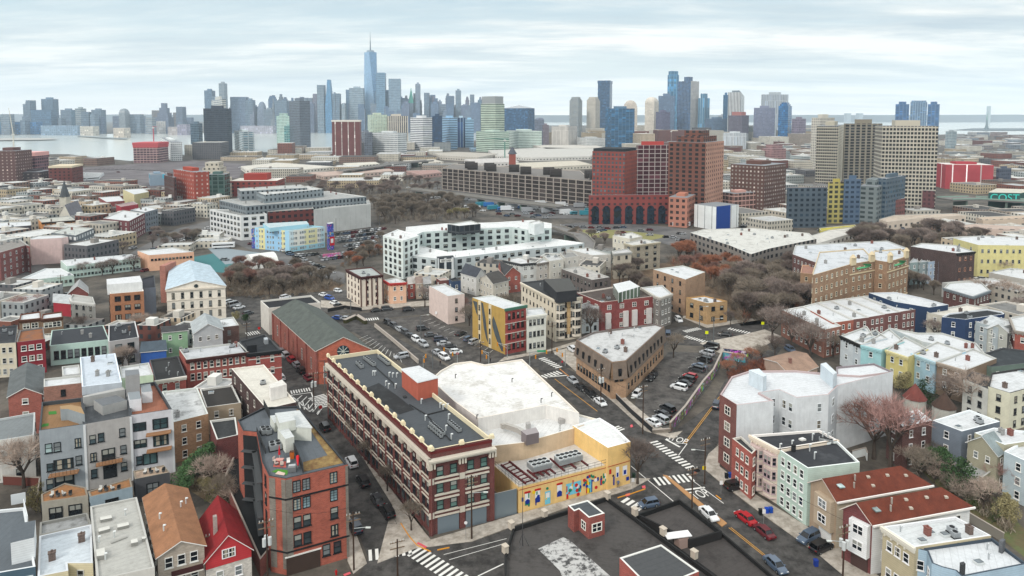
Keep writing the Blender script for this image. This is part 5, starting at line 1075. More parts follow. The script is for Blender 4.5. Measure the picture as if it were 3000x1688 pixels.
B('row_house','narrow red brick house with white garage and arched windows',[(2145,1284),(2150,1288),(2203,1330),(2215,1318),(2172,1278)],9.4,wall=('brick','b0513f'),roof=DKR,rows=3,win='e4e0d8',edgew={1:(3,3,.9,1.5)},cope='c8c4bc',subs=True)
rt_,w_,_=B('row_house','cream house with two stacks of bay windows',[(2199,1274),(2280,1316),(2452,1288),(2400,1259)],11,wall=('siding','d2c6b8'),roof=('roof','3f4146','4c4e52',None),win=None,cope='e4e0dc',cornice='ded2c2')
a_,b_=Vector(w_[0]),Vector(w_[1]);e_=b_-a_;n_=Vector((e_.y,-e_.x)).normalized();n_=n_ if n_.dot(-a_)>0 else-n_
for f in(.27,.75):
 c_=a_+e_*f;u=e_.normalized()
 q=[c_-u*1.5,c_-u*.9+n_*.9,c_+u*.9+n_*.9,c_+u*1.5]
 mb=MB();mb.prism([tuple(p)for p in q],.8,9.6);mb.build('bay_front',mat('siding','d2c6b8'),rt_)
 for i in range(3):add_windows(rt_,q[i],q[i+1],1.2,9.6,2 if i==1 else 1,3,.75,1.7,'b8a4a8','sash',pad=.05)
 for r_ in range(4):mb=MB();mb.prism([tuple(p)for p in inset([tuple(v)for v in q],-.1)],.9+2.85*r_,1.1+2.85*r_,True,bot=True);mb.build('bay_moulding',mat('trim','cbb8b4'),rt_)
rt_,w_,zg=B('row_house','pale mint corner house with dark flat roof',[(2280,1316),(2367,1372),(2519,1354),(2452,1290)],11,wall=('siding','b8ccc2'),roof=('roof','3f4146','4a4c50',None),cope='dfe4e2',rows=4,win='e8eae8',edgew={0:(4,4,.95,1.6),1:(1,1,.1,.1)},subs=True,nowin=(1,))
unitrow(rt_,(2400,1292),(2440,1300),4,zg,.8);pipes(rt_,[(2380,1290),(2285,1320),(2320,1310),(2372,1322),(2386,1345),(2410,1285),(2425,1288)],zg,1.3);addbox(rt_,'hatch',[(2340,1284),(2350,1288),(2362,1286),(2352,1281)],zg,zg+.35,mat('trim','d8d8d4'));addbox(rt_,'chimney',[(2318,1302),(2322,1306),(2332,1305),(2328,1300)],zg,zg+1.3,mat('trim','2c2c2e'))
def longgable(name,label,r0,r1,e0,e1,hr,he,wall,roofc,frontm,back=True):
 R0,R1,E0,E1=P(*r0,hr),P(*r1,hr),P(*e0,he),P(*e1,he)
 M0,M1=R0*2-E0,R1*2-E1;M0.z=M1.z=he
 c=(R0+R1)/2;rt=root(name,(c.x,c.y,0),label,'house')
 mb=MB();q=[E0,E1,M1,M0]
 for u,v in((E0,E1),(E1,M1),(M1,M0)):mb.wall(u,v,0,he)
 mb.face([(E1.x,E1.y,he),(M1.x,M1.y,he),tuple(R1)]);mb.build('wall',mat(*wall),rt)
 mb=MB();mb.wall(M0,E0,0,he);L_=(E0-M0).length;mb.face([tuple(M0),tuple(E0),tuple(R0)],[(0,he),(L_,he),(L_/2,hr)]);mb.build('front_wall',mat(*frontm),rt)
 mb=MB();ax=(R1-R0).normalized()*.4;t=.18
 for(u,v,s)in((E0,E1,1),(M0,M1,-1)):
  o=(u-R0).normalized()*.5
  A,Bv,Cc,D=u+o-ax,v+o+ax,R1+ax,R0-ax
  mb.face([p+Vector((0,0,t))for p in(A,Bv,Cc,D)]);mb.face([A,Bv,Cc,D][::-1])
  mb.face([A,Bv,Bv+Vector((0,0,t)),A+Vector((0,0,t))],None,1);mb.face([D,A,A+Vector((0,0,t)),D+Vector((0,0,t))],None,1);mb.face([Bv,Cc,Cc+Vector((0,0,t)),Bv+Vector((0,0,t))],None,1)
 mb.build('roof',[mat('shingle',roofc),mat('trim','d8d0c8')],rt)
 TOPS.append(([tuple(p[:2])for p in q],he));return rt,R0,R1,E0,E1,M0,M1
for k,(lb,r0,r1,e0,e1,fm)in enumerate((('brown stone fronted house with long rust red roof, farther of the pair',(2414,1404),(2633,1368),(2452,1466),(2722,1418),('plaster','a8947e')),('white sided house with long rust red roof, nearer of the pair',(2514,1475),(2752,1431),(2556,1534),(2842,1481),('brick','7a2f30')))):
 rt_,R0,R1,E0,E1,M0,M1=longgable('house',lb,r0,r1,e0,e1,11.0,8.8,('siding','d4d6d6' if k else 'b4a894'),'744031',fm)
 for i,(f,g)in enumerate(((.12,.4),(.25,.62),(.33,.3),(.5,.28),(.45,.7),(.72,.35),(.9,.5))):
  q=R0.lerp(R1,f).lerp(E0.lerp(E1,f),g);mb=MB()
  if i==0:mb.box((q.x,q.y,q.z+.2),(1.0,1.9,.2),.15,0);mb.build('skylight',mat('glass','9cb0b0'),rt_)
  elif i<3:mb.bar(q,q+Vector((0,0,1.1)),.16,n=8);mb.build('vent_pipe',mat('metal','b8b4ac'),rt_)
  else:mb.box((q.x,q.y,q.z+.25),(.55,.5,.3));mb.build('roof_vent',mat('trim','b8b0a4'),rt_)
 gd=(E1-E0);c_=(E0+E1)/2;gn=Vector((gd.y,-gd.x,0)).normalized();gn=gn if gn.dot(-E0)>0 else-gn;mb=MB();c_=c_+gn*.62;mb.box((c_.x,c_.y,E0.z-.1),(gd.length+.8,.22,.3),math.atan2(gd.y,gd.x));mb.build('gutter',mat('trim','e4e2de'),rt_)
 add_windows(rt_,E0,E1,1,8.4,5,2,1.0,1.5,'d8d8d4','sash')
 f0,f1=M0,E0;u=(f1-f0).normalized();n_=Vector((u.y,-u.x,0));n_=n_ if n_.dot(-f0)>0 else-n_
 a_,b_=f0.lerp(f1,.32),f0.lerp(f1,.95);mb=MB();mb.prism([tuple((a_)[:2]),tuple((a_+n_*1.0)[:2]),tuple((b_+n_*1.0)[:2]),tuple(b_[:2])],2.8,8.4);mb.build('bay_front',mat('siding','dfe1e1' if k else 'b5a48e'),rt_)
 add_windows(rt_,a_+n_,b_+n_,3,8.4,1,2,1.9,1.6,'e8e8e8','pair',pad=.2,subs=True)
 c_=f0.lerp(f1,.62)+n_*.08;mb=MB();mb.box((c_.x,c_.y,1.25),(2.8,.14,2.4),math.atan2(u.y,u.x));mb.build('garage_door',mat('siding','d8d8d6' if not k else '54403c'),rt_)
rt_,_,zz1=B('row_house','beige house with white membrane roof beside the rust roofed pair',[(2587,1542),(2680,1603),(2904,1569),(2799,1513)],9.4,wall=('siding','b8ad90'),roof=('roof','dbdfe0','bcc2c4',None),cope='d8dadc',rows=3,win='e8e8e8',edgew={0:(3,2,1.0,1.6)},nowin=(1,),clutter=9,seed=4,cornice='d8d4c8',faces=[0],subs=True)
rt_,_,zz2=B('row_house','light blue house with bowed dark cornice and white roof',[(2680,1606),(2716,1615),(2730,1650),(2760,1662),(2800,1672),(2818,1690),(3010,1652),(2906,1575)],9.0,wall=('siding','a4bccc'),roof=('roof','dde1e4','c0c6c9',None),cope='4a5560',rows=2,win='e8e8e8',edgew={0:(1,2,1,1.6),1:(1,2,1,1.6)},clutter=3,seed=9,subs=True)
addbox(rt_,'chimney',[(2927,1583),(2938,1588),(2946,1580),(2936,1577)],zz2,zz2+1.9,mat('brick','5c6066'));addbox(rt_,'chimney',[(2812,1648),(2818,1655),(2829,1651),(2823,1645)],zz2,zz2+1.9,mat('brick','3c4044'))
for k,(q,c,lb)in enumerate(([[(2732,1232),(2818,1264),(2930,1235),(2840,1200)],'76808c','slate blue sided house with white windows and flat white roof'],[[(2640,1245),(2645,1250),(2731,1232),(2690,1200),(2600,1218)],'6a4038','dark red brick house with white roof beside the slate one'],[[(2855,1268),(2943,1303),(3030,1290),(3000,1262),(2912,1253)],'aaa690','white roofed house behind the beige gabled front'])):
 B('row_house',lb,q,9.5,wall=('siding' if k!=1 else 'brick',c),roof=WHR,rows=3,win='e8e8e8',bay=3,clutter=3,cope='dfe4e6',seed=k,subs=k==0)
gable('house','small beige gabled house with lean-to porch',[(2835,1295),(2922,1333),(2948,1318),(2870,1280)],8,2.4,wall=('siding','a39f8a'),roofc='8f9a9c',ridge='01',rows=2,subs=True)
B('row_house','pale grey blue house at the right edge with white roof',[(2942,1322),(3030,1362),(3060,1320),(2990,1296)],9,wall=('siding','b0bec4'),roof=WHR,rows=3,cope='e4e8ea',bay=3)
B('annex','low flat annex with white roof below the beige gable',[(2838,1400),(2860,1412),(2920,1370),(2870,1340),(2820,1370)],4,wall=('plaster','99957f'),roof=GYR,win=None)
rt_,_,_=B('row_house','cream mansard corner house with red awning',[(2895,1132),(2960,1152),(3040,1130),(3000,1078),(2905,1092)],9.5,wall=('siding','cfcdb8'),roof=WHR,rows=3,cope='3c3c3c',win='4c4c4c',clutter=2,subs=True)
B('row_house','white bay windowed house left of the cream mansard one',[(2822,1110),(2895,1140),(2920,1110),(2850,1088)],9,wall=('siding','c5c6c0'),roof=('roof','55585a','3c3e40',None),rows=3,win='4c4c4c')
TR=[('red brick terrace end house with tan side wall',(2290,908),(2416,966),(2466,955),(2352,897),'a06850'),('orange brick terrace house, second along the row',(2352,897),(2440,946),(2501,937),(2395,886),'b05a3c'),('dull red terrace house with chimney, third along the row',(2395,886),(2500,936),(2547,930),(2435,880),'7f4a42'),('faded brick terrace house, fourth along the row',(2435,880),(2546,929),(2594,921),(2480,874),'86504a'),('terrace house with arched white windows, fifth along the row',(2480,874),(2593,920),(2640,914),(2525,868),'7c4640'),('terrace house with white porch door, last of the row',(2525,868),(2639,913),(2684,906),(2575,862),'84504a')]
for k,(lb,a_,b_,c_,d_,col)in enumerate(TR):B('row_house',lb,[a_,b_,c_,d_],9+.02*k,wall=('brick',col),roof=WHR,rows=3,win='e4e4e0',nowin=(0,)if k else(),edgew={0:(9,2,.9,1.5)}if k==0 else None,cope='c8c8c4',clutter=2,seed=k,bay=2.2)
BR=[('white bay fronted row house with black cornice line, first of the pastel row',(2463,983),(2500,1000),(2560,985),(2540,955),'c4ccd0','2c2c2c'),('second white row house with black cornice, beside the aqua one',(2500,1000),(2522,1010),(2600,990),(2565,965),'bcc6cc','2c2c2c'),('aqua blue row house with scalloped front',(2522,1010),(2583,1025),(2650,1000),(2605,962),'98c4c8','a4ccd0'),('yellow row house with arched black hood over its window',(2597,1025),(2660,1046),(2720,1022),(2650,985),'cbbf7c','d4ccA0'),('light blue row house with small porch, right of the yellow one',(2673,1035),(2740,1060),(2830,1030),(2745,1000),'9cbccc','b4ccd4'),('plain brown walled house right of the light blue one',(2745,1060),(2830,1085),(2920,1050),(2850,1020),'877462','a89c90')]
for k,(lb,a_,b_,c_,d_,col,cor)in enumerate(BR):B('row_house',lb,[a_,b_,c_,d_],9-.02*k,wall=('siding',col),roof=WHR,rows=2,win='e0e4e4',cornice=cor,faces=[0],bay=2.6,clutter=2,seed=20+k,ground=1.5,subs=True)
B('row_house','white roofed long house behind the pastel row',[(2605,960),(2700,1000),(2890,1040),(2860,1005),(2760,975),(2690,975)],8.5,wall=('siding','c0c6c8'),roof=WHR,win=None,clutter=4)
B('row_house','navy clad house with white corner trims and dark roof',[(2759,929),(2829,936),(2943,920),(2935,913),(2892,905),(2780,918)],10,wall=('siding','2c4468'),roof=('roof','2e3238','383c42',None),cope='d4d8dc',rows=3,win='e8eaec',bay=3.4,clutter=2)
B('row_house','tall navy house with white roof behind the brick terrace',[(2545,858),(2620,884),(2722,901),(2778,893),(2700,872),(2624,856)],10.5,wall=('siding','28405f'),roof=WHR,rows=3,win='d8dcdc',bay=6,cope='c8ccd0',clutter=3)
B('row_house','cream house with balcony between the two navy houses',[(2713,909),(2718,916),(2762,925),(2895,902),(2830,890),(2800,897)],9,wall=('plaster','bdb9ac'),roof=('roof','dedbd2','bcb8b0',None),rows=3,clutter=1)
gable('house','pale grey gabled house right of the navy one',[(2856,945),(2895,962),(2952,975),(2950,940)],8,2,wall=('siding','b4b6ae'),roofc='c8ccce',ridge='12',subs=True)
B('row_house','grey blue narrow house touching the pale gabled one',[(2857,938),(2858,943),(2925,960),(2985,945),(2930,930)],9,wall=('siding','a8b2b6'),roof=WHR,rows=3,clutter=2)
B('row_house','orange brick house with grey mansard at the right edge',[(2960,930),(2975,968),(3050,980),(3040,915)],10,wall=('brick','a84c34'),roof=WHR,rows=2,cornice='9c948c',clutter=2)
B('row_house','dark green roofed long house at the right edge',[(2830,1050),(2905,1075),(3040,1060),(3030,1030),(2940,1018)],8,wall=('siding','6a7c74'),roof=('roof','3c4246','50565a',None),rows=2)
B('row_house','brick house with grey metal mansard near the right edge',[(2765,843),(2850,868),(2900,850),(2870,822),(2780,828)],9,wall=('brick','6c3c38'),roof=WHR,rows=2,cornice='8a9298',win='c8c8c4')
for k,(lb,q,h_,cn)in enumerate((('tan brick apartment house with stone gables and green awning, left of the pair',[(2380,800),(2382,806),(2490,775),(2562,762),(2530,728),(2400,738)],19,'c8b89c'),('tan brick apartment house with green awning, right of the pair',[(2563,762),(2600,768),(2662,750),(2640,728),(2560,735)],19,'c8b89c'))):
 rt_,w_,_=B('apartment_block',lb,q,h_,wall=('brick','a07d5a'),roof=('roof','d4d8dc','9ca0a4',None),rows=5,win='d8d0bc',cope='c8b89c',bay=3.4,ww=1.2,wh=1.7,clutter=5)
 a_,b_=Vector(w_[2]),Vector(w_[3]);
 if k:a_,b_=Vector(w_[1]),Vector(w_[2])
 e_=(b_-a_);ang=math.atan2(e_.y,e_.x);mb=MB();nn=Vector((e_.y,-e_.x)).normalized();nn=nn if nn.y<0 else-nn
 for f in(.12,.88):q_=a_+e_*f;mb.box((q_.x,q_.y,h_+1),(3,.8,3),ang);mb.bar((q_.x,q_.y,h_+2.4),(q_.x,q_.y,h_+3.6),1.2,.3,n=6)
 for z_ in(h_-4,4):m_=(a_+b_)/2+nn*.1;mb.box((m_.x,m_.y,z_),(e_.length,.3,.4),ang)
 mb.build('stone_trim',mat('plain','cdbfa2'),rt_)
 mb=MB();m_=a_+e_*.5+nn*.6;mb.face([(m_.x-e_.normalized().x*4,m_.y-e_.normalized().y*4,h_-2.2),(m_.x+e_.normalized().x*4,m_.y+e_.normalized().y*4,h_-2.2),((m_-nn*.6).x+e_.normalized().x*4,(m_-nn*.6).y,h_-.6),((m_-nn*.6).x-e_.normalized().x*4,(m_-nn*.6).y,h_-.6)]);mb.build('awning',mat('plain','5caa7c'),rt_)
B('apartment_block','low tan brick wing with red clay edge at the left of the apartment pair',[(2345,800),(2432,806),(2490,800),(2480,780),(2350,776)],14,wall=('brick','a8855f'),roof=('roof','b89080','9c7c70',None),rows=4,win='d8d0bc',cope='c8a890')
B('apartment_block','dark red brick block behind the tan apartment pair',[(2322,745),(2392,770),(2560,745),(2660,728),(2600,705),(2440,712),(2330,718)],16,wall=('brick','6c4038'),roof=('roof','d4d8dc','9ca4a8',None),rows=4,win='c8c8c8',clutter=12)
for k,(lb,x,c)in enumerate((('grey green row house left of the bright blue door house',2664,'8a9c9c'),('slate row house with white windows, second right of the brick pair',2692,'8c9a9c'),('white and blue trimmed row house in the distant terrace',2718,'a8bcd0'),('pale blue row house with iron porch in the distant terrace',2748,'94acc4'))):
 B('row_house',lb,[(x,768-k*1),(x+2,770-k),(x+28,768-k*2),(x+20,748)],10,wall=('siding',c),roof=('roof','c4ccd0','7c848c',None),rows=3,win='e8ecee')
B('apartment_block','dark brown building with heavy cornice and white roof',[(2668,722),(2802,742),(2856,737),(2800,718),(2700,712)],15,wall=('brick','503834'),roof=WHR,rows=3,win='c09078',cornice='2c2a2a',faces=[1],bay=3,clutter=4)
B('apartment_block','long yellow and cream block with white roof',[(2793,698),(2866,718),(3020,720),(3020,695),(2880,690),(2820,693)],15,wall=('plaster','d0c88c'),roof=WHR,rows=3,win='8c9496',clutter=6,edgew={0:(2,3,1,1.8)})
B('warehouse','low white roofed shop at the right edge, below the yellow block',[(2897,798),(3020,822),(3020,790),(2960,785)],6,wall=('plaster','b4b0a8'),roof=WHR,rows=1,clutter=4)
B('warehouse','white roofed low building with grey clerestory',[(2760,828),(2850,842),(2990,830),(2900,815)],6,wall=('plaster','a8aaaa'),roof=WHR,rows=1)
rt_,_,_=B('apartment_block','cream corner house with brown trim strips and pale roof',[(1015,789),(1057,812),(1121,805),(1090,782)],12,wall=('plaster','d9cfc0'),roof=('roof','b4bab8','949a98',None),rows=4,win='6a4a40',style='sash',cornice='4c2c2a',bay=3.4,clutter=4,cope='5c3834')
for i_ in(1,):
 a_,b_=Vector(_[i_])if False else P(1057,812,12),P(1121,805,12);e_=b_-a_;ang=math.atan2(e_.y,e_.x);mb=MB()
 for k in range(5):q=a_+e_*(k/4);mb.box((q.x,q.y-.1,6),(.45,.3,12),ang)
 mb.build('brown_pilaster',mat('plain','5a3832'),rt_)
rt_,_,_=B('apartment_block','tall pink walled house with bare side beside the car park',[(1257,838),(1312,868),(1361,861),(1303,831)],10.4,wall=('plaster','d6c4bc'),roof=WHR,rows=3,win='4c3c3c',nowin=(0,),bay=4)
rt_,w_,_=B('row_house','red fronted corner house with ochre side wall and grey mural',[(1384,872),(1480,907),(1541,896),(1443,865)],14.5,wall=('plaster','b8984c'),roof=WHR,win=None,cope='c8ccc8',par=.3)
a_,b_,c_=[Vector(v)for v in w_[:3]]
e_=c_-b_;n_=Vector((e_.y,-e_.x)).normalized();mb=MB();mb.wall(b_+n_*.06,c_+n_*.06,0,14.5);mb.build('front_wall',mat('brick','a63028'),rt_)
add_windows(rt_,b_+n_*.06,c_+n_*.06,.6,13.6,4,4,.95,2.0,'2a1c1c','sash',subs=True)
bands(rt_,b_,c_,14.4,.8,.55,mat('trim','4c7464'),'cornice')
for z_ in(3.4,6.6,9.8):bands(rt_,b_,c_,z_,.14,.2,mat('trim','d8d4cc'),'sill_line')
e_=b_-a_;n_=Vector((e_.y,-e_.x)).normalized()
mb=MB()
for pts in(((.28,14),(.34,14),(.42,9),(.46,5),(.50,1.5),(.44,2.5),(.36,6),(.32,10)),((.62,9.5),(.66,11),(.72,9.5),(.80,7),(.90,3.5),(.97,1),(.90,.6),(.80,2.5),(.70,5),(.63,7.5)),((.02,13.6),(.16,13.6),(.17,9),(.12,10))):
 v=[a_+e_*f+n_*.06 for f,z in pts];mb.face([(p.x,p.y,z)for p,(f,z)in zip(v,pts)])
mb.build('mural',mat('shingle','5c6468'),rt_)
mb=MB()
for f in(.24,.56):q=a_+e_*f+n_*.1;mb.box((q.x,q.y,7.2),(1.4,.16,14.2),math.atan2(e_.y,e_.x))
mb.build('pale_strip',mat('plain','d8ccb0'),rt_)
for f in(.24,.56):q=a_+e_*f+n_*.2;add_windows(rt_,q-e_.normalized()*.6,q+e_.normalized()*.6,.6,13.6,1,4,.7,1.7,'2c2828','sash',pad=0)
B('row_house','white row house with small pediment right of the red house',[(1541,904),(1543,927),(1600,919),(1590,900)],11.8,wall=('siding','d3d5cc'),roof=WHR,rows=3,win='4a4e50',cornice='dcdcd4',faces=[1],edgew={1:(4,3,.9,1.7)},subs=True)
rt_,w_,_=B('apartment_block','large cream block with black mansard roof and bay front',[(1527,827),(1627,879),(1704,869),(1610,818)],14.2,wall=('plaster','d3cab8'),roof=('roof','46484a','3a3c3e',None),rows=4,win='4a4440',bay=4.2,cornice='d8d0c0',faces=[1,0],edgew={0:(9,4,.8,1.4),1:(4,4,1.3,1.9)},clutter=3)
addbox(rt_,'mansard_storey',[(1592,818),(1630,856),(1690,850),(1668,815)],13.8,17.5,mat('shingle','3c3e42'),mat('roof','5c5c5a','4c4c4a'))
mb=MB();b_,c_=Vector(w_[1]),Vector(w_[2]);e_=(c_-b_);n_=Vector((e_.y,-e_.x)).normalized()
for f in(.2,.8):
 q=b_+e_*f;u=e_.normalized();pp=[q-u*1.7,q-u*1+n_*1,q+u*1+n_*1,q+u*1.7];mb=MB();mb.prism([tuple(p)for p in pp],1,13);mb.build('bay_front',mat('plaster','dcd4c6'),rt_)
 for i in range(3):add_windows(rt_,pp[i],pp[i+1],1.4,12.8,2 if i==1 else 1,4,.8,1.7,'4c4844','sash',pad=.05)
mb=MB();q=(b_+c_)/2+n_*.05;mb.box((q.x,q.y,7.5),(1.4,.12,11),math.atan2(e_.y,e_.x));mb.build('quoin_strip',mat('brick','c8a468'),rt_)
B('row_house','narrow white rear house between cream and red brick blocks',[(1697,893),(1705,903),(1760,896),(1740,880)],9,wall=('siding','ccd4d6'),roof=('roof','a8a8a8','88888a',None),rows=3,win='4c5254')
rt_,w_,_=B('apartment_block','dark red brick block with white bays and brown roof',[(1690,858),(1762,886),(1916,868),(1880,846),(1820,836)],10.6,wall=('brick','92332e'),roof=('roof','5c514c','6c625c',None),rows=3,win='e0dcd8',style='pair',bay=4.2,ww=1.7,wh=1.7,cope='d8d0c8',clutter=8,subs=True)
b_,c_=Vector(w_[1]),Vector(w_[2]);e_=c_-b_;n_=Vector((e_.y,-e_.x)).normalized()
for f in(.12,.45,.62,.9):mb=MB();q=b_+e_*f+n_*.3;mb.box((q.x,q.y,3.8),(2.0,.6,5.6),math.atan2(e_.y,e_.x));mb.build('white_bay',mat('plaster','cfcbc8'),rt_)
addbox(rt_,'glass_penthouse',[(1796,833),(1812,858),(1875,840),(1845,822)],10,13.6,mat('facade','d8dad8','5c6c5c',bay=2.2,fl=8,wf=.8,hf=.7),mat('roof','e0e4e4','ccd0d0'))
B('row_house','grey stone bow fronted house beside the red brick block',[(1880,842),(1918,866),(1934,872),(1968,860),(1940,835)],11.2,wall=('brick','85807a'),roof=WHR,rows=3,win='e0e0dc',bay=2,cornice='c0bcb4')
B('apartment_block','tall tan brick block with white roof and dark tank house',[(1914,789),(2008,819),(2066,797),(2000,778)],14,wall=('brick','ad8a68'),roof=WHR,rows=4,win='3c3430',bay=3.8,nowin=(1,),cope='c8ccc8',clutter=3)
B('shop_house','two storey yellow brick corner shop with red awning',[(2010,872),(2073,889),(2131,882),(2064,866)],7.9,wall=('brick','b8945c'),roof=WHR,rows=2,win='2c2c2c',bay=3.2,ww=1.5,clutter=4,cope='b49060',seed=3)
q=P(2100,941,0);rt_=root('awning',q,'bright red shop awning with white mark on the corner shop','awning');mb=MB();aw=[P(x,y,3.2)for x,y in((2073,912),(2112,906))];
mb.face([aw[0]+Vector((0,-1.6,-.9)),aw[1]+Vector((.6,-1.6,-.9)),aw[1],aw[0]]);mb.face([aw[0]+Vector((0,-1.6,-.9)),aw[1]+Vector((.6,-1.6,-.9)),aw[1]+Vector((.6,-1.6,-1.4)),aw[0]+Vector((0,-1.6,-1.4))][::-1]);mb.build('canvas',mat('plain','b02028'),rt_)
rt_,R0,R1,E0,E1,M0,M1=longgable('brick_hall','long orange brick hall with green grey pitched roof and round gable window',(1005,988),(866,878),(927,1028),(800,914),13.2,9.6,('brick','9a4e38'),'5f6561',('brick','c05c30'))
rt_['category']='hall'
u=(E0-M0).normalized();n_=Vector((u.y,-u.x,0));n_=n_ if n_.dot(-M0)>0 else-n_
add_windows(rt_,E0,E1,2.2,7,5,1,1.3,3.4,'d8d8d4','grid',gl='8c9494',zoff=.5)
c_=M0.lerp(E0,.5)+n_*.1;mb=MB();mb.bar((c_.x,c_.y,9.2),(c_.x+n_.x*.1,c_.y+n_.y*.1,9.2),1.7,n=20);
for k in range(4):t_=k*math.pi/4;mb.bar((c_.x-u.x*1.6*math.cos(t_)+n_.x*.15,c_.y-u.y*1.6*math.cos(t_)+n_.y*.15,9.2-1.6*math.sin(t_)),(c_.x+u.x*1.6*math.cos(t_)+n_.x*.15,c_.y+u.y*1.6*math.cos(t_)+n_.y*.15,9.2+1.6*math.sin(t_)),.09,n=4,mi=1)
mb.build('round_window',[mat('glass','33454c'),mat('trim','c8ccc4')],rt_)
for k in range(6):mb=MB();q=E0.lerp(E1,k/5);nn=Vector(((E0-E1).y,-(E0-E1).x,0)).normalized();nn=nn if nn.dot(-E0)>0 else-nn;mb.box((q.x+nn.x*.15,q.y+nn.y*.15,4.8),(.8,.5,9.4),math.atan2((E0-E1).y,(E0-E1).x));mb.build('brick_pier',mat('brick','9c5040'),rt_)
mb=MB()
for z_ in(3.4,6.8):m_=M0.lerp(E0,.5)+n_*.1;mb.box((m_.x,m_.y,z_),((E0-M0).length,.22,.3),math.atan2(u.y,u.x))
mb.build('brick_band',mat('brick','a4553c'),rt_)
add_windows(rt_,M0.lerp(E0,.1)+n_*.02,E0+n_*.02,.4,6.6,3,1,1.6,3.4,'d8d8d4','grid',gl='5c6c68',zoff=.5)
B('annex','white walled block with black tarred roof behind the brick hall',[(763,881),(787,903),(939,886),(911,865)],9.4,wall=('plaster','ccc8c0'),roof=('roof','26282e','202228',None),win=None,cope='d4d2cc',par=.6)
rt_,R0,R1,E0,E1,M0,M1=longgable('white_hall','large white gabled hall with pale blue roof and round attic window',(574,822),(556,764),(660,838),(612,778),15.0,12.3,('plaster','dcd3c4'),'b9c8d2',('plaster','dfd8cb'))
rt_['category']='hall';u=(E0-M0).normalized();n_=Vector((u.y,-u.x,0));n_=n_ if n_.dot(-M0)>0 else-n_
add_windows(rt_,M0+n_*.02,E0+n_*.02,.8,11.6,6,3,1.0,2.2,'6c6c68','sash',subs=True,zoff=.5)
for z_ in(11.9,8.1,4.4):bands(rt_,M0,E0,z_,.25 if z_<11 else.6,.2 if z_<11 else.5,mat('trim','d4ccc0'),'string_course')
c_=M0.lerp(E0,.5)+n_*.1;mb=MB();mb.bar((c_.x,c_.y,13),(c_.x+n_.x*.1,c_.y+n_.y*.1,13),.7,n=16);mb.build('round_window',mat('glass','4c5456'),rt_)
q=P(478,800,12.5);mb=MB();mb.box((q.x-1,q.y+6,7.5),(2.2,9,15));mb.build('chimney_stack',mat('brick','b0705c'),rt_)
B('row_house','red brick row with white windows and grey white roof',[(525,1024),(546,1054),(728,1031),(700,1003)],9.8,wall=('brick','a84a38'),roof=('roof','c9cccf','8f9294',None),rows=2,win='e0dcd4',ground=3.2,cornice='4c2a26',faces=[1],edgew={1:(9,2,1.0,1.9)},clutter=6,subs=True)
rt_,_,z_=B('row_house','red brick corner house with white bands and black roof',[(700,1000),(728,1036),(824,1025),(777,979)],9.6,wall=('brick','ab4638'),roof=('roof','2f3236','3c3f44',None),rows=2,win='dcdcd8',ground=2.4,cornice='26282a',faces=[1,0],bay=3,wh=1.8,subs=True)
addbox(rt_,'roof_house',[(718,1004),(724,1014),(752,1010),(744,998)],z_,z_+2.2,mat('plain','26282c'));addbox(rt_,'roof_house',[(772,990),(776,996),(786,994),(782,988)],z_,z_+1.4,mat('metal','b8bcc0'))
for z_ in(4.6,7.8):bands(rt_,P(728,1036,9.6),P(824,1025,9.6),z_,.2,.12,mat('trim','d8d4cc'),'stone_band')
B('row_house','low red brick house with black roof and skylights',[(438,1054),(455,1115),(545,1101),(522,1043)],8,wall=('brick','a64434'),roof=('roof','3a3b3c','2e2f30',None),rows=2,win='c8ccc8',cornice='d8d4cc',faces=[1],clutter=4)
B('row_house','low tan house with charcoal roof and single skylight',[(585,1140),(604,1194),(706,1180),(680,1127)],6.6,wall=('siding','ab9d88'),roof=('roof','45423f','3c3937',None),rows=2,win='e0e0dc',cope='c8c8c4',clutter=1)
B('row_house','dark red house with charcoal roof left of the orange block',[(614,1232),(635,1288),(698,1274),(690,1222)],7.8,wall=('brick','74302c'),roof=('roof','3c3e40','464849',None),win=None,cope='c8c8c4')
B('warehouse','dark brick block with cream white roof by the zigzag markings',[(678,1080),(780,1198),(868,1178),(773,1068)],10,wall=('brick','523430'),roof=('roof','e0ddd4','cac6bc',None),rows=3,win='c8c4bc',bay=5,cope='d8d4cc',clutter=2)
addbox(bpy.data.objects[rtW.name]if False else rtF,'hatch',[(1180,1160),(1184,1164),(1192,1162),(1188,1158)],rzF,rzF+.3,mat('trim','3c3e40'))
q_=B('annex','square white stair house on the cream white roof',[(788,1127),(793,1138),(840,1126),(826,1112)],12.6,z0=9.6,wall=('plaster','dcdad6'),roof=('roof','e4e2dc','d4d2cc',None),win=None,par=0)
B('row_house','tan brick house with mottled white roof and fire escape',[(474,1147),(508,1237),(610,1212),(578,1135)],9.2,wall=('brick','ac8358'),roof=('roof','d4d6d6','5c5c5a',None),rows=3,win='e4e0d8',cope='c8ccc8',bay=2.6,clutter=1,subs=True)
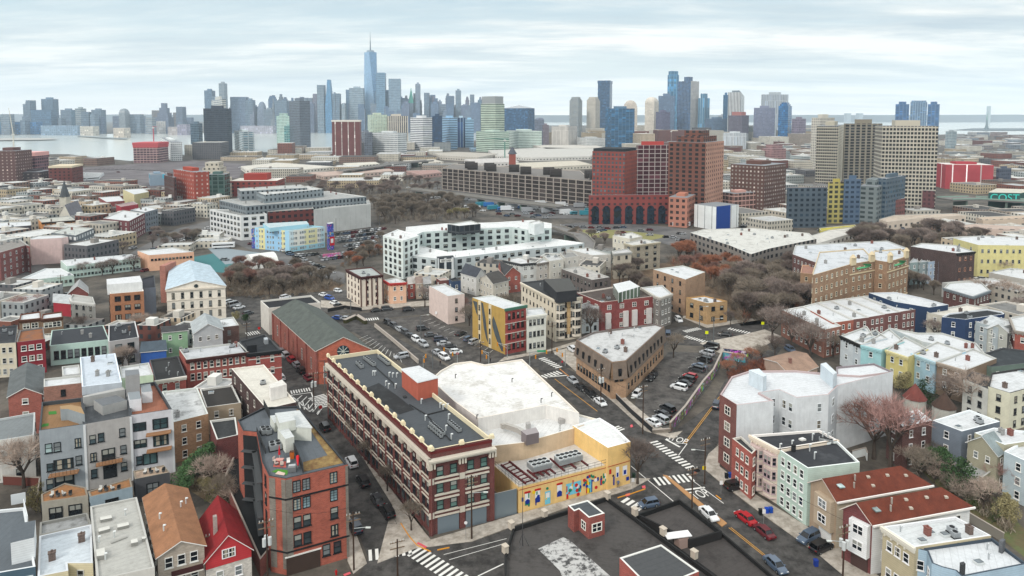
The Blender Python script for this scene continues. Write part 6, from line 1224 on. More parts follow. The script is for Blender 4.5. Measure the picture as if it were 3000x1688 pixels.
for k,(lb,q,c,rf)in enumerate((('blue grey townhouse with green mat roof deck, left of three',[(114,1262),(247,1243),(241,1165),(122,1178)],'98a0a6',('roof','9c7c5a','8c6c4c',None)),('mid grey townhouse with raised grey roof walls, middle of three',[(247,1243),(383,1219),(370,1140),(241,1158)],'aaa8a6',('roof','5c6064','6c7074',None)),('near white townhouse with terracotta roof deck, right of three',[(383,1217),(504,1199),(455,1118),(372,1130)],'c4c5ca',('roof','a4705a','8c5c48',None)))):
 rt_,w_,z_=B('townhouse',lb,q,13.7,wall=('plaster',c),roof=rf,win=None,cope='4c5054',par=.8)
 a_,b_=Vector(w_[0]),Vector(w_[1]);e_=b_-a_;Lw=e_.length;u=e_.normalized();n_=Vector((u.y,-u.x));ang=math.atan2(u.y,u.x)
 def win1(f,z,w,h,st='sash',g='49585e'):c0=a_+e_*f;add_windows(rt_,c0-u*w,c0+u*w,z-h,z+h,1,1,w,h,'22282c',st,pad=0,zoff=.5,subs=True,gl=g)
 if k==0:
  for f in(.19,.38):win1(f,9.9,1.2,1.9,'sash','9cb0b0')
  win1(.84,10.1,1.1,1.9);win1(.84,6.5,1.1,1.9);win1(.2,6.0,1.1,1.6);win1(.5,6.2,3.4,2.2,'pair','39464c');win1(.5,2.7,3.4,3.0,'pair','2c363a');win1(.18,2.6,1.2,2.2)
 elif k==1:
  for z in(10.3,6.6,3.2):win1(.16,z,1.1,1.8)
  win1(.34,10.4,1.1,1.8);win1(.8,10.6,1.1,1.8);win1(.81,7.0,1.1,1.8);win1(.81,3.4,1.1,1.8);win1(.48,6.6,2.4,2.4,'pair','2c3034');win1(.5,3.0,2.4,2.8,'pair','2c3034')
 else:
  for z in(11.0,7.4):win1(.2,z,2.4,1.8,'pair','2c3c40');win1(.7,z,2.9,2.3,'pair','3a5054')
  win1(.16,3.9,1.1,1.8);win1(.42,3.9,2.8,2.4,'slider','50686a')
 for(f,z,w)in(((.52,4.6,5.0),),((.5,5.2,4.6),),((.66,9.3,4.6),(.66,5.8,4.6)))[k]:
  q0=a_+e_*f+n_*.8;mb=MB();mb.box((q0.x,q0.y,z),(w,1.6,.2),ang,0);r0=q0+n_*.75
  if k<2:
   mb.box((r0.x,r0.y,z+1.0),(w,.06,.06),ang,1)
   for j in range(9):s_=r0+u*(w*(j/8-.5));mb.box((s_.x,s_.y,z+.5),(.04,.04,1.0),ang,1)
  mb.build('balcony',[mat('plain','9a7658'),mat('trim','26282a')],rt_)
 bands(rt_,b_-u*.15,b_+u*.15,6.8,13.4,.12,mat('trim','d0d4d6'),'rain_pipe')
 if k==0:
  flat(rt_,'green_mat',[(143,1215),(166,1213),(165,1204),(142,1206)],z_+.05,mat('plain','3f7c34'));flat(rt_,'green_mat',[(118,1252),(142,1248),(143,1240),(126,1242)],z_+.05,mat('plain','3f7c34'))
  addbox(rt_,'stair_house',[(178,1199),(198,1198),(248,1214),(238,1192),(206,1186),(176,1190)],z_,z_+2.4,mat('plaster','8e979c'),mat('plain','a08868'))
 if k==1:addbox(rt_,'roof_house',[(274,1172),(300,1190),(372,1172),(340,1158)],z_,z_+2.0,mat('plaster','a4a4a2'),mat('roof','7c8084','6c7074'));addbox(rt_,'roof_house',[(243,1160),(245,1164),(366,1141),(360,1134)],z_,z_+2.2,mat('plaster','a8a8a6'))
 if k==2:addbox(rt_,'roof_house',[(374,1150),(380,1172),(414,1168),(408,1146)],z_,z_+2.6,mat('plaster','d0d2d6'),mat('plain','8a9094'));addbox(rt_,'roof_house',[(412,1128),(416,1150),(446,1147),(440,1124)],z_,z_+2.4,mat('plaster','d4d6d8'),mat('plain','8a9094'));addbox(rt_,'lift_house',[(366,1085),(368,1102),(409,1096),(406,1082)],z_-1,z_+5.4,mat('plaster','9c9c9c'),mat('plain','7c8084'))
for lb,q,h_,c in(('low terrace house base with wooden deck and garden chairs',[(120,1448),(122,1472),(258,1452),(252,1428),(190,1415)],4.6,'a8a498'),('low pale blue annex with terrace of dark chairs',[(258,1440),(264,1456),(388,1426),(382,1400)],4.6,'9cb0bc'),('low charcoal annex with sandy terrace top',[(390,1380),(395,1404),(497,1384),(480,1362)],4.8,'54565a')):
 B('annex',lb,q,h_,wall=('plaster',c),roof=('roof','a87c54','7c6450',None)if 'sandy' not in lb else('roof','c4b09c','8c7c70',None),win='22262a',rows=1,bay=3.2,ww=2.2,wh=2.2,style='pair',par=.15,faces=[1,0],cope='8c8478')
 for j in range(4):chair(q[1][0]+30+j*18,q[1][1]-17-j*2,h_+.02,j*1.3,'3a3c3e' if j%2 else 'c8c8c4','garden chair on the %s terrace'%('wooden','blue annex','sandy')[('blue' in lb)+2*('sandy' in lb)],'chairs on the '+('wooden','blue annex','sandy')[('blue' in lb)+2*('sandy' in lb)]+' terrace')
rt_,_,z_=B('row_house','flat pale blue white roofed house with vents behind the grey townhouses',[(234,1047),(240,1133),(357,1120),(338,1035)],12.6,wall=('plaster','b8c0c8'),roof=('roof','d0d9e2','b8c2cc',None),win=None,clutter=6,cope='d8e0e8')
B('row_house','strip of white roof with dark arches below it',[(128,1110),(128,1134),(240,1122),(238,1098)],12,wall=('brick','9c6a54'),roof=WHR,rows=4,win='2c2c2c',faces=[1],bay=5)
B('row_house','small white roofed wing left of the pale blue white roof',[(181,1074),(183,1100),(236,1094),(232,1068)],12,wall=('plaster','c4c8c8'),roof=WHR,win=None)
B('row_house','mint green walled house with white roof behind the lift house',[(351,1075),(355,1108),(449,1098),(436,1062)],11.5,wall=('plaster','c2d4b8'),roof=WHR,win=None,clutter=2)
gable('house','orange brick house with grey shingle roof and white gable trim',[(24,1163),(122,1154),(127,1078),(34,1090)],9.5,1.8,wall=('brick','a45440'),roofc='696e6f',ridge='01',rows=3,ww=1.3,bay=4.5,subs=True)
B('row_house','house with streaked grey metal roof and white rear wall',[(-30,1292),(0,1290),(100,1274),(103,1208),(-30,1232)],9.0,wall=('plaster','cfcdc8'),roof=('roof','8a9092','757b7d',None),rows=3,win='3c4042',bay=5,cope='b8bcbc',subs=True)
B('row_house','crimson red clapboard house with white framed windows',[(48,1001),(50,1003),(132,993),(127,958),(58,968)],10,wall=('siding','8f2434'),roof=('roof','9c6a48','54565a',None),rows=3,win='e8e8e4',style='sash',edgew={1:(3,3,1.3,1.6)},cope='7c7c7c',subs=True)
B('row_house','cream house with black roof at the left edge',[(-25,1008),(46,1004),(52,952),(-25,960)],10,wall=('siding','d0c8b4'),roof=('roof','3a3d42','46494e',None),rows=3,win='c8c8c4',clutter=3,edgew={0:(3,3,1,1.6)})
rt_,_,_=B('row_house','pair of mint houses with long slate roof',[(145,1012),(147,1013),(320,995),(303,953),(151,968)],6.2,wall=('siding','b4cfc6'),roof=('roof','44484e','383c42',None),rows=1,win='3a3438',edgew={1:(8,1,1.3,2.6)},cope='b8ccc4',clutter=3,par=.1,subs=True)
rt_,_,z_=B('row_house','grey clapboard house with black roof and equipment',[(317,1000),(322,1001),(407,988),(396,941),(318,952)],8.2,wall=('siding','aaa8a8'),roof=('roof','32353c','3a3d44',None),rows=2,win='26383a',edgew={1:(2,2,1.8,2.2)},cope='c8c8c8',clutter=7,subs=True)
rt_,w_,_=B('apartment_block','orange brick apartment house with scalloped white topped parapet',[(322,860),(324,861),(421,853),(412,830),(318,836)],13.5,wall=('brick','b0723e'),roof=('roof','c8c4bc','a8a49c',None),rows=4,win='3a2c28',style='grid',edgew={1:(3,4,1.9,1.9)},cope='e8e4dc',subs=True)
addbox(rt_,'white_attic',[(312,818),(314,834),(417,826),(410,808)],12.8,16.4,mat('plaster','d6d8d8'),mat('roof','e0e2e4','ccd0d2'))
B('apartment_block','slate sided block behind the orange brick house',[(414,816),(416,845),(456,842),(452,806)],13,wall=('plaster','7c8490'),roof=('roof','3a3c46','30323a',None),win=None)
for k,(x0,x1,lb)in enumerate(((56,120,'brown brick twin house with white roof, left half'),(121,184,'brown brick twin house with white roof, right half'))):
 B('row_house',lb,[(x0,937-k*3),(x0+1,938-k*3),(x1,932-k*4),(x1-2,912),(x0+4,920)],8,wall=('brick','8a6c4c'),roof=WHR,rows=2,win='dcdcd4',edgew={1:(2,2,2.6 if k else 2.0,1.8)},style='pair',cope='6c4430',cornice='5c3c2c',faces=[1])
B('row_house','grey stone villa with black and white porch gable',[(206,872),(210,882),(279,890),(272,870),(212,862)],9.5,wall=('plaster','8c8c88'),roof=('roof','bcbcb8','8c8c88',None),rows=3,win='3c3c3c',cornice='c4c4c0')
gable('house','red and white small club house with shallow roof',[(156,885),(207,890),(206,870),(160,868)],5,2,wall=('plaster','a8283a'),roofc='b4b8ba',ridge='12',win=None)
gable('house','brick shed with streaked metal roof',[(198,862),(258,858),(256,840),(212,840)],5,3,wall=('brick','8a4034'),roofc='a8aaaa',ridge='01',win=None)
gable('house','green two storey little house with charcoal roof',[(476,975),(549,968),(546,952),(474,958)],8,.8,wall=('siding','8fb290'),roofc='4a4a4c',ridge='12',rows=2,subs=True)
gable('house','bright blue sided low house with grey roof',[(412,1032),(487,1025),(480,1004),(424,1008)],4.6,1.8,wall=('siding','2464b4'),roofc='54606a',ridge='12',win=None)
gable('house','pale grey gabled house with long roof beside the white hall',[(568,978),(652,966),(640,935),(560,945)],8.6,2.4,wall=('siding','b9bdbf'),roofc='aab0b2',ridge='01',rows=2,subs=True)
B('row_house','small brown brick house with pale roof behind the red row',[(633,935),(642,960),(700,953),(684,928)],7,wall=('brick','6c4a40'),roof=WHR,rows=2,win='8c8c88')
B('school','long two storey mint school wing with square windows',[(177,763),(196,780),(411,755),(385,745)],6.1,wall=('plaster','bfd2ca'),roof=WHR,rows=2,win='4a6460',edgew={1:(20,2,1.0,1.1)},clutter=6,cope='d8dcdc',nowin=(0,))
B('school','mint single storey hall with low white roof',[(44,824),(46,826),(217,806),(178,786),(131,787)],4.6,wall=('plaster','bcd0c6'),roof=WHR,rows=1,win='3a5450',edgew={1:(12,1,1.0,1.2)},clutter=2,cope='d8dcdc')
B('school','peach gym hall with white striped roof and high windows',[(403,735),(436,748),(568,738),(506,724)],7.8,wall=('plaster','dcae90'),roof=WHR,rows=2,win='3c2c28',edgew={1:(12,1,1.1,1.0)},zoff=.75,nowin=(0,))
rt_,w_,_=B('apartment_block','pink blank walled block with narrow red brick front',[(88,697),(90,702),(180,697),(200,694),(180,688),(110,690)],13,wall=('plaster','d2bab6'),roof=WHR,win=None)
B('apartment_block','red brick balcony block at the left edge with white roof',[(-20,738),(0,740),(75,718),(88,722),(60,702),(-20,706)],13,wall=('brick','8a4844'),roof=('roof','9c9894','74706c',None),rows=4,win='c8c8c8',bay=3.6,clutter=5)
B('apartment_block','dark grey block with white balconies beside the pink one',[(150,682),(222,690),(275,668),(200,664)],13,wall=('plaster','6c747a'),roof=('roof','c8ccc8','9c9c98',None),fac=dict(bay=3.5,fl=3.2,wf=.5,hf=.5,gl='c0c4c4'),clutter=5)
B('apartment_block','orange stuccoed block with arched pediment and dark cornice',[(112,642),(122,652),(220,645),(205,632)],11,wall=('plaster','c98c4c'),roof=('roof','c8c8c0','94948c',None),rows=3,win='4c3c34',cornice='4a3c34',faces=[1],clutter=3)
B('apartment_block','dark brown block with white roof at the left',[(-20,666),(0,668),(92,660),(90,648),(-20,652)],10,wall=('brick','4c444c'),roof=WHR,rows=3,win='8c94a0',clutter=3)
B('apartment_block','dark red and white fronted building with white gridded bay',[(302,640),(378,648),(424,624),(360,616)],13,wall=('plaster','74444a'),roof=WHR,rows=4,win='e0e0dc',bay=4,clutter=4)
B('apartment_block','blue grey corner block right of the white gridded bay',[(382,615),(425,622),(462,612),(428,604)],13,wall=('plaster','7c848c'),roof=WHR,rows=4,win='4c5860',clutter=3)
B('warehouse','bright red blank box building behind the dark red block',[(340,600),(355,606),(405,598),(390,590)],11,wall=('plaster','a83444'),roof=('roof','b09898','8c7474',None),win=None)
B('warehouse','red brick hall with wide white roof left of centre',[(288,578),(312,592),(365,588),(350,574)],10,wall=('brick','9a3c38'),roof=WHR,rows=2,win='d0c8c0',bay=6)
B('apartment_block','pale yellow tall blank block beside the red brick tower',[(360,555),(393,570),(436,562),(420,552)],13,wall=('plaster','cfc79c'),roof=WHR,win=None)
rt_=gable('church','grey stone church with steep slate roof and side spire',[(175,628),(207,636),(243,622),(215,612)],9,7,wall=('plaster','c4c0b4'),roofc='74747a',ridge='01',win='5c5c58',rows=1)[0];rt_['category']='church'
q=P(193,640,0);mb=MB();mb.box((q.x,q.y,8),(5,5,16));mb.build('spire_tower',mat('plaster','bcb8ac'),rt_);mb=MB();mb.bar((q.x,q.y,16),(q.x,q.y,28),3.4,.1,n=8);mb.build('spire',mat('shingle','5c6064'),rt_)
q=P(640,800,0);rt_=root('salt_dome',P(668,792),'white fabric barrel roofed sports shelter','shelter');mb=MB();a_,b_=P(735,792),P(815,782)
a_=P(742,790);b_=P(818,780);d_=(b_-a_);u=d_.normalized();n_=Vector((-u.y,u.x,0));prev=None
for k in range(9):
 t=math.pi*k/8;off=n_*(8-8*math.cos(t));z=6*math.sin(t);cur=(a_+off+Vector((0,0,z)),b_+off+Vector((0,0,z)))
 if prev:mb.face([prev[0],prev[1],cur[1],cur[0]])
 prev=cur
ends=[a_+n_*(8-8*math.cos(math.pi*k/8))+Vector((0,0,6*math.sin(math.pi*k/8)))for k in range(9)];mb.face(ends[::-1]);mb.face([p+d_ for p in ends]);mb.build('roof_shell',mat('plaster','d8d8d4'),rt_)
rt_,_,z_=B('row_house','grey roofed house at the lower left corner with blue grey front',[(-30,1680),(0,1678),(104,1660),(72,1486),(-30,1496)],9.6,wall=('siding','4f6878'),roof=('roof','6f767c','62696f',None),rows=3,win='e0e4e6',cope='d4d8da',edgew={1:(3,3,1.6,1.5)})
addbox(rt_,'white_bulkhead',[(35,1538),(31,1591),(100,1575),(104,1524)],z_,z_+3.4,mat('siding','d4d8da'),mat('roof','6b7278','62696f'));fence3(rt_,[(70,1485),(82,1536)],z_,1.4,mat('trim','d8dcde'));fence3(rt_,[(33,1480),(76,1472)],z_,1.8,mat('trim','c8ccce'))
rt_,_,z_=B('row_house','house with clean white roof and single flue, lower left',[(115,1570),(110,1690),(200,1672),(198,1650),(272,1650),(270,1583),(268,1536)],8.8,wall=('siding','cdc3a2'),roof=('roof','d3dbe1','b4bcc2',None),rows=3,win='c8c8c4',cope='c8ccd0',clutter=2)
B('annex','stained dark roofed extension behind the white roofed house',[(117,1530),(115,1568),(268,1536),(256,1502)],8.6,wall=('plaster','a8a498'),roof=('roof','a2a4a4','4a4a48',None),rows=2,win='3c4042',cope='8c8c88')
rt_,_,z_=B('row_house','wide pale grey membrane roof with several skylights',[(264,1484),(284,1700),(453,1662),(401,1456)],9.4,wall=('plaster','c8c6c0'),roof=('roof','bdbdb8','a2a29c',None),win=None,cope='b4b4b0',par=.3)
for pts,hh in(([(293,1515),(294,1524),(328,1517),(326,1508)],.5),([(288,1548),(289,1558),(322,1549),(320,1540)],.5),([(343,1536),(344,1546),(378,1538),(376,1529)],.5),([(282,1610),(283,1630),(309,1626),(306,1604)],.7),([(383,1582),(384,1592),(404,1588),(402,1577)],.6),([(415,1573),(416,1579),(428,1577),(426,1571)],.5)):
 addbox(rt_,'skylight',pts,z_,z_+hh,mat('trim','8c8c88'),mat('plaster','c4c4be'))
pipes(rt_,[(367,1510),(290,1590),(335,1575),(309,1640)],z_,1.0)
duct(rt_,[(325,1590),(372,1572)],z_,'a8a8a4',.2)
rt_,w_,_=gable('house','stone fronted house with tan shingle roof and balcony',[(462,1632),(598,1597),(546,1434),(423,1459)],8.9,1.6,wall=('brick','b5a898'),roofc='9a7357',ridge='01',rows=3,win='dcdcd8',bay=2.6,subs=True,edgew={0:(3,3,1.1,1.7)})
a_,b_=w_[0],w_[1];e_=b_-a_;n_=Vector((e_.y,-e_.x)).normalized();q0=a_.lerp(b_,.62)+n_*.7;mb=MB();mb.box((q0.x,q0.y,5.9),(4.4,1.4,.2),math.atan2(e_.y,e_.x),1);q1=q0+n_*.65;mb.box((q1.x,q1.y,6.4),(4.4,.08,.9),math.atan2(e_.y,e_.x),0);mb.build('balcony',[mat('plain','4c2c2c'),mat('trim','d8d4cc')],rt_)
pipes(rt_,[(468,1520),(545,1475),(530,1485),(480,1555)],10.2,.9);
rt_,w_,_=gable('house','small bright red house with steep red roof and white gable trim',[(602,1645),(736,1606),(690,1496),(590,1520)],6.6,3.2,wall=('brick','c9c2b8'),roofc='8c2a2e',ridge='01',rows=1,win='e8e8e8',subs=True,edgew={0:(2,1,1.1,1.6)})
a_,b_=w_[0],w_[1];e_=b_-a_;n_=Vector((e_.y,-e_.x)).normalized()*.05;m_=(a_+b_)/2;mb=MB();mb.face([(*(a_+n_),5.2),(*(b_+n_),5.2),(*(b_+n_),6.6),(*(m_+n_),9.75),(*(a_+n_),6.6)]);mb.build('red_gable',mat('siding','c03038'),rt_)
add_windows(rt_,m_-e_.normalized()*1.3+n_,m_+e_.normalized()*1.3+n_,5.9,8.0,1,1,2.0,1.5,'e8e8e8','pair',pad=0,subs=True,zoff=.5)
addbox(rt_,'chimney',[(623,1510),(624,1516),(636,1513),(634,1507)],7.5,11.2,mat('brick','a89c94'))
rtB,wB,zB=B('commercial_building','big black tarred roof building with parapet in the near foreground',[(1503,1544),(1478,1625),(1480,1800),(2060,1800),(2105,1694),(1855,1510),(1778,1455),(1660,1494)],8.0,wall=('plaster','2c2a2a'),roof=('roof','5c5957','2e2b29',None),par=.7,cope='2a2a2a',win=None)
rtB2,_,zB2=B('commercial_building','raised black roofed wing nearer the avenue',[(1865,1506),(2022,1583),(2115,1556),(1991,1462)],7.4,wall=('plaster','2c2a2a'),roof=('roof','595553','383434',None),par=.8,cope='242424',win=None)
rtB3,_,zB3=B('commercial_building','long lower black roofed wing along the avenue',[(1880,1526),(2105,1694),(2160,1740),(2330,1740),(2117,1560),(2022,1586)],6.6,wall=('plaster','2c2a2a'),roof=('roof','565250','343130',None),par=.6,cope='242424',win=None)
flat(rtB,'white_repair_patch',[(1576,1608),(1650,1574),(1668,1582),(1790,1690),(1650,1700),(1640,1672)],zB+.04,mat('roof','c8c8c6','4a4a4a',None,sc=.9,lo=.42,hi=.52))
rt_,_,_=B('roof_house','small brick penthouse with grey roof and white window',[(1664,1481),(1682,1498),(1696,1492),(1725,1517),(1772,1504),(1722,1465)],10.9,z0=7.3,wall=('brick','9a4636'),roof=('roof','5b6064','4c5054',None),rows=1,win='e8e8e0',style='pair',cope='d8d8d4',par=.1,edgew={3:(1,1,1.9,1.5),2:(1,1,1.2,1.4),0:(1,1,.1,.1),1:(1,1,.1,.1)},nowin=(0,1),subs=True)
rt_,_,_=B('roof_house','large flat roofed brick penthouse with white edge on the near roof',[(1815,1634),(1880,1700),(1985,1700),(2048,1674),(1937,1595)],10.8,z0=6.2,wall=('brick','a84a38'),roof=('roof','5b5d5f','4b4d4f',None),win=None,cope='d4d4d0',par=.12)
for k,(x,y)in enumerate(((1498,1540),(1480,1610),(1595,1506),(1860,1500),(1943,1558),(2034,1625),(1780,1453))):
 q=P(x,y,8.3);mb=MB();mb.box((q.x,q.y,8.35),(.7,.9,1.1),.6);mb.box((q.x,q.y,8.95),(.85,1.05,.14),.6);mb.build('chimney',mat('plain','bcb3a6'),rtB)
mb=MB();q=P(1531,1600,zB);mb.bar(q,q+Vector((0,0,11)),.07,.03,n=5)
for a in(0,2.1,4.2):mb.bar(q+Vector((math.cos(a),math.sin(a),0)),q+Vector((0,0,2.2)),.04,n=4)
o_=mb.build('roof_antenna',mat('metal','5c5c5e'));tag(o_,'thin tall mast on tripod standing on the black roof','antenna')
q=P(1996,1600,zB3);rt_=root('roof_plant',q,'white capped boxy vent on the black wing roof','vent');mb=MB();mb.box((q.x,q.y,zB3+.8),(1.8,1.4,1.6),.4);mb.build('body',mat('plain','a08c84'),rt_);mb=MB();mb.box((q.x-.6,q.y,zB3+1.9),(4.2,1.6,.12),.2);mb.build('cap',mat('plain','dcdcdc'),rt_)
def objcol(name,rough=.9,lo=.6,hi=1.3,sc=.5):
 m,t,b=newm(name);oi=N(t,'ShaderNodeObjectInfo');b.inputs['Roughness'].default_value=rough
 t.links.new(mx(t,1.0,oi.outputs['Color'],rp(t,nz(t,sc,3,.6),[(.3,g3(lo)),(.7,g3(hi))]),'MULTIPLY'),b.inputs['Base Color']);return m
TWM,BKM,LFM=objcol('twigs'),objcol('bark'),objcol('leaves',sc=.8)
def bare_tree(seed,twigs=7,wid=.055,spread=.75):
 r=random.Random(seed);tr=MB();cr=MB()
 def grow(p,d,l,rad,lev):
  q=p+d*l;tr_=tr if lev<3 else cr
  tr_.bar(p,q,rad,rad*.62,n=5 if lev<2 else 3,caps=False)
  if lev>=5:
   for _ in range(twigs):
    v=(d+Vector((r.gauss(0,.6),r.gauss(0,.6),r.gauss(.12,.5)))).normalized();s=p.lerp(q,r.random());e=s+v*r.uniform(.6,1.3)
    w_=v.cross(Vector((r.gauss(0,1),r.gauss(0,1),r.gauss(0,1)))).normalized()*wid;cr.face([s-w_*.5,s+w_*.5,e])
   return
  n=r.choice((2,3,3))if lev else 5
  for k in range(n):
   a=2*math.pi*(k+r.random()*.6)/n;u=d.orthogonal().normalized();v=d.cross(u)
   nd=(d+(u*math.cos(a)+v*math.sin(a))*spread*r.uniform(.6,1.2)+Vector((0,0,.18))).normalized()
   grow(p.lerp(q,r.uniform(.75,1.0))if lev else q,nd,l*r.uniform(.66,.84),rad*.6,lev+1)
 grow(Vector((0,0,0)),Vector((0,0,1)),1.9,.22,0)
 top=max(v[2]for v in cr.v);k=10/top
 for m_ in(tr,cr):m_.v=[(a*k,b*k,c*k)for a,b,c in m_.v]
 return tr.mesh('trunk',BKM),cr.mesh('crown',TWM)
def leafy(seed,n=2600,shape=0):
 r=random.Random(seed);tr=MB();cr=MB();tr.bar((0,0,0),(0,0,7),.22,.06,n=6);lobes=[(r.gauss(0,1.3),r.gauss(0,1.3),r.uniform(2.5,8),r.uniform(1.0,2.1))for _ in range(14)]
 for lx,ly,lz,lr in lobes:tr.bar((0,0,lz*.6),(lx,ly,lz),.07,.03,n=4)
 for _ in range(n):
  lx,ly,lz,lr=r.choice(lobes)
  v=Vector((r.gauss(0,1),r.gauss(0,1),r.gauss(0,1))).normalized()*lr*r.uniform(.55,1.05);c=Vector((lx,ly,lz))+v;c.z=max(.5,c.z)
  u=Vector((r.gauss(0,1),r.gauss(0,1),r.gauss(0,1))).normalized();w_=u.orthogonal().normalized();s=r.uniform(.14,.3);cr.face([c-u*s,c+w_*s*.7,c+u*s,c-w_*s*.7])
 return tr.mesh('trunk',BKM),cr.mesh('crown',LFM)
PR={'bare':[bare_tree(s,5,.042,.72)for s in(1,2,3)],'far':[bare_tree(s,10,.085,.5)for s in(4,5,10)],'up':[bare_tree(s,5,.042,.5)for s in(6,7)],'leaf':[leafy(8),leafy(9)]}
TC={'grey':'8c7f78','brown':'80766a','rust':'9a6850','pink':'9c7c76','dark':'6c605a','olive':'8c8460','green':'43603a','dkgreen':'385030','red':'84645a','pale':'a8988c'}
def tree(x,y,h,kind='bare',col='grey',label='',group=None,z=0,cat='tree',name='tree',wide=1.0):
 p=P(x,y,z)if not isinstance(x,Vector)else x
 rt=root(name,p,label,cat,group,rz=rnd.uniform(0,6.28));k=h/10;rt.scale=(k*wide,k*wide,k)
 tm,cm=rnd.choice(PR[kind]);c=lin(TC[col])
 for nm,me in(('trunk',tm),('crown',cm)):
  o=bpy.data.objects.new(nm,me);C.objects.link(o);o.parent=rt
  cc=c if nm=='crown' else lin('4c433c');j=rnd.uniform(.85,1.15);o.color=(cc[0]*j,cc[1]*j,cc[2]*j,1)
 return rt
TREES=[(2352,1290,13,'up','grey','tall bare grey tree against the white rendered block'),(2608,1375,17,'up','pink','big bare tree with pinkish buds between the brick house and red roofs'),(2560,1345,14,'bare','red','reddish brown bare tree left of the big pinkish one'),(2690,1420,9,'bare','brown','bare brown yard tree right of the far rust roof'),(2800,1450,9,'leaf','dkgreen','dark evergreen behind the nearer rust roof'),(2740,1395,8,'leaf','dkgreen','dark evergreen in the yard below the slate house'),(2700,1190,8,'leaf','green','broad evergreen in the yard above the conical roof'),(2645,1150,7,'leaf','olive','olive green shrubby tree below the yellow row house'),(2850,1215,13,'bare','pale','tall pale branched tree before the cream mansard house'),(2780,1195,10,'bare','grey','grey bare tree left of the pale branched one'),(2880,1500,8,'bare','pale','pale leafless tree at the edge of the backyard lawn'),(2950,1530,6,'leaf','olive','green yard shrub near the right edge'),(2930,1440,7,'bare','pink','pinkish budding tree near the pale grey right edge house'),(1868,1418,10,'up','dark','dark bare street tree at the yellow corner of the hall'),(1973,1048,9,'bare','brown','bare street tree at the end of the wedge shaped building'),(2262,1005,15,'bare','grey','tall bare street tree by the far crossing'),(2318,1025,14,'bare','dark','bare dark street tree in front of the tan terrace end'),(2372,1055,13,'bare','grey','bare street tree beside the tan terrace wall'),(2270,1040,7,'bare','dark','low dark bushy tree on the traffic triangle'),(2140,955,6,'up','dark','young slanting street tree by the red awning shop'),(1730,985,11,'bare','dark','bare tree in front of the white narrow rear house'),(1490,930,10,'bare','brown','leafless tree behind the ochre walled house'),(1350,935,9,'bare','red','reddish leafless tree beside the pink blank walled house'),(1375,955,8,'bare','brown','brown leafless tree in the walled yard'),(1245,900,10,'bare','grey','tall leafless tree beside the tiny lace trimmed houses'),(1205,1555,6,'up','brown','thin street tree at the near corner of the brick factory'),(1135,1440,6,'up','brown','thin street tree halfway along the brick factory'),(1078,1360,6,'up','brown','thin street tree beside the white parked SUV'.replace('SUV','suv')),(1035,1300,6,'up','brown','thin street tree near the top of the factory pavement'),(990,1235,6,'up','brown','thin street tree closest to the zigzag markings'),(595,1405,9,'leaf','green','dense green tree between the grey and orange buildings'),(545,1440,7,'leaf','green','smaller green tree below the charcoal annex'),(625,1440,8,'bare','pale','pale brushy tree below the dense green tree'),(655,1475,6,'bare','brown','brown brushy tree beside the red roofed house'),(70,1430,11,'bare','pale','pale branched yard tree beside the blue grey townhouse'),(20,1400,9,'bare','grey','grey yard tree at the left edge'),(105,1500,6,'leaf','olive','mossy olive shrub below the pale branched tree'),(360,1085,8,'up','pale','pruned pale tree before the grey clapboard house'),(378,1080,7,'up','dark','pruned dark tree before the grey clapboard house'),(410,985,9,'bare','pale','bare tree below the orange apartment house'),(60,925,9,'bare','pink','pink flowering tree behind the brown twin house'),(110,915,8,'bare','pink','second pink flowering tree behind the twin house'),(15,905,8,'bare','brown','brown tree at the left edge behind the twin house'),(235,985,8,'up','dark','thin tree in front of the grey villa'),(440,930,9,'bare','brown','brown tree between the orange house and white hall'),(465,970,7,'bare','brown','brown tree left of the green little house'),(530,925,8,'bare','dark','thin tree in front of the white hall'),(720,945,4,'leaf','dkgreen','dark hedge like tree right of the white hall'),(690,940,4,'leaf','olive','olive shrub right of the white hall'),(242,812,8,'bare','grey','bare tree left along the mint school lawn'),(300,808,8,'bare','grey','bare tree in the middle of the mint school lawn'),(330,802,8,'bare','grey','bare tree right along the mint school lawn'),(392,795,9,'bare','dark','dark bare tree where the mint and peach schools meet'),(140,765,9,'bare','grey','bare tree before the pink blank wall'),(115,760,7,'leaf','dkgreen','dark conifer before the pink blank wall'),(165,762,8,'bare','pale','second bare tree before the pink blank wall'),(360,745,8,'bare','dark','bare tree beside the small white flat house'),(650,1010,8,'bare','brown','brown tree behind the red brick row'),(2930,810,9,'bare','pale','spreading pale tree before the yellow and cream block'),(2950,900,13,'bare','pale','large pale spreading tree at the right edge'),(2870,890,11,'bare','pale','pale spreading tree behind the cream balcony house'),(2990,945,10,'bare','grey','grey spreading tree above the mansard roof'),(2740,1000,9,'bare','grey','leafless tree in front of the navy corner house'),(2440,1045,8,'bare','brown','leafless tree before the white bay row house'),(2600,1090,7,'bare','brown','leafless tree before the aqua row house'),(2715,1110,8,'bare','brown','leafless tree by the light blue row house porch'),(2780,1130,8,'bare','brown','leafless tree in front of the plain brown walled house'),(2200,1065,6,'bare','rust','rusty bush at the end of the painted bridge'),(2160,1085,6,'bare','rust','reddish brush on the slope under the bridge'),(2230,1060,6,'bare','brown','brown brush beside the tan roofed shed'),(2130,1100,5,'bare','rust','reddish brush above the white block corner'),]
for x,y,h,k,c,lb in TREES:tree(x,y,h,k,c,lb,wide=1.1)
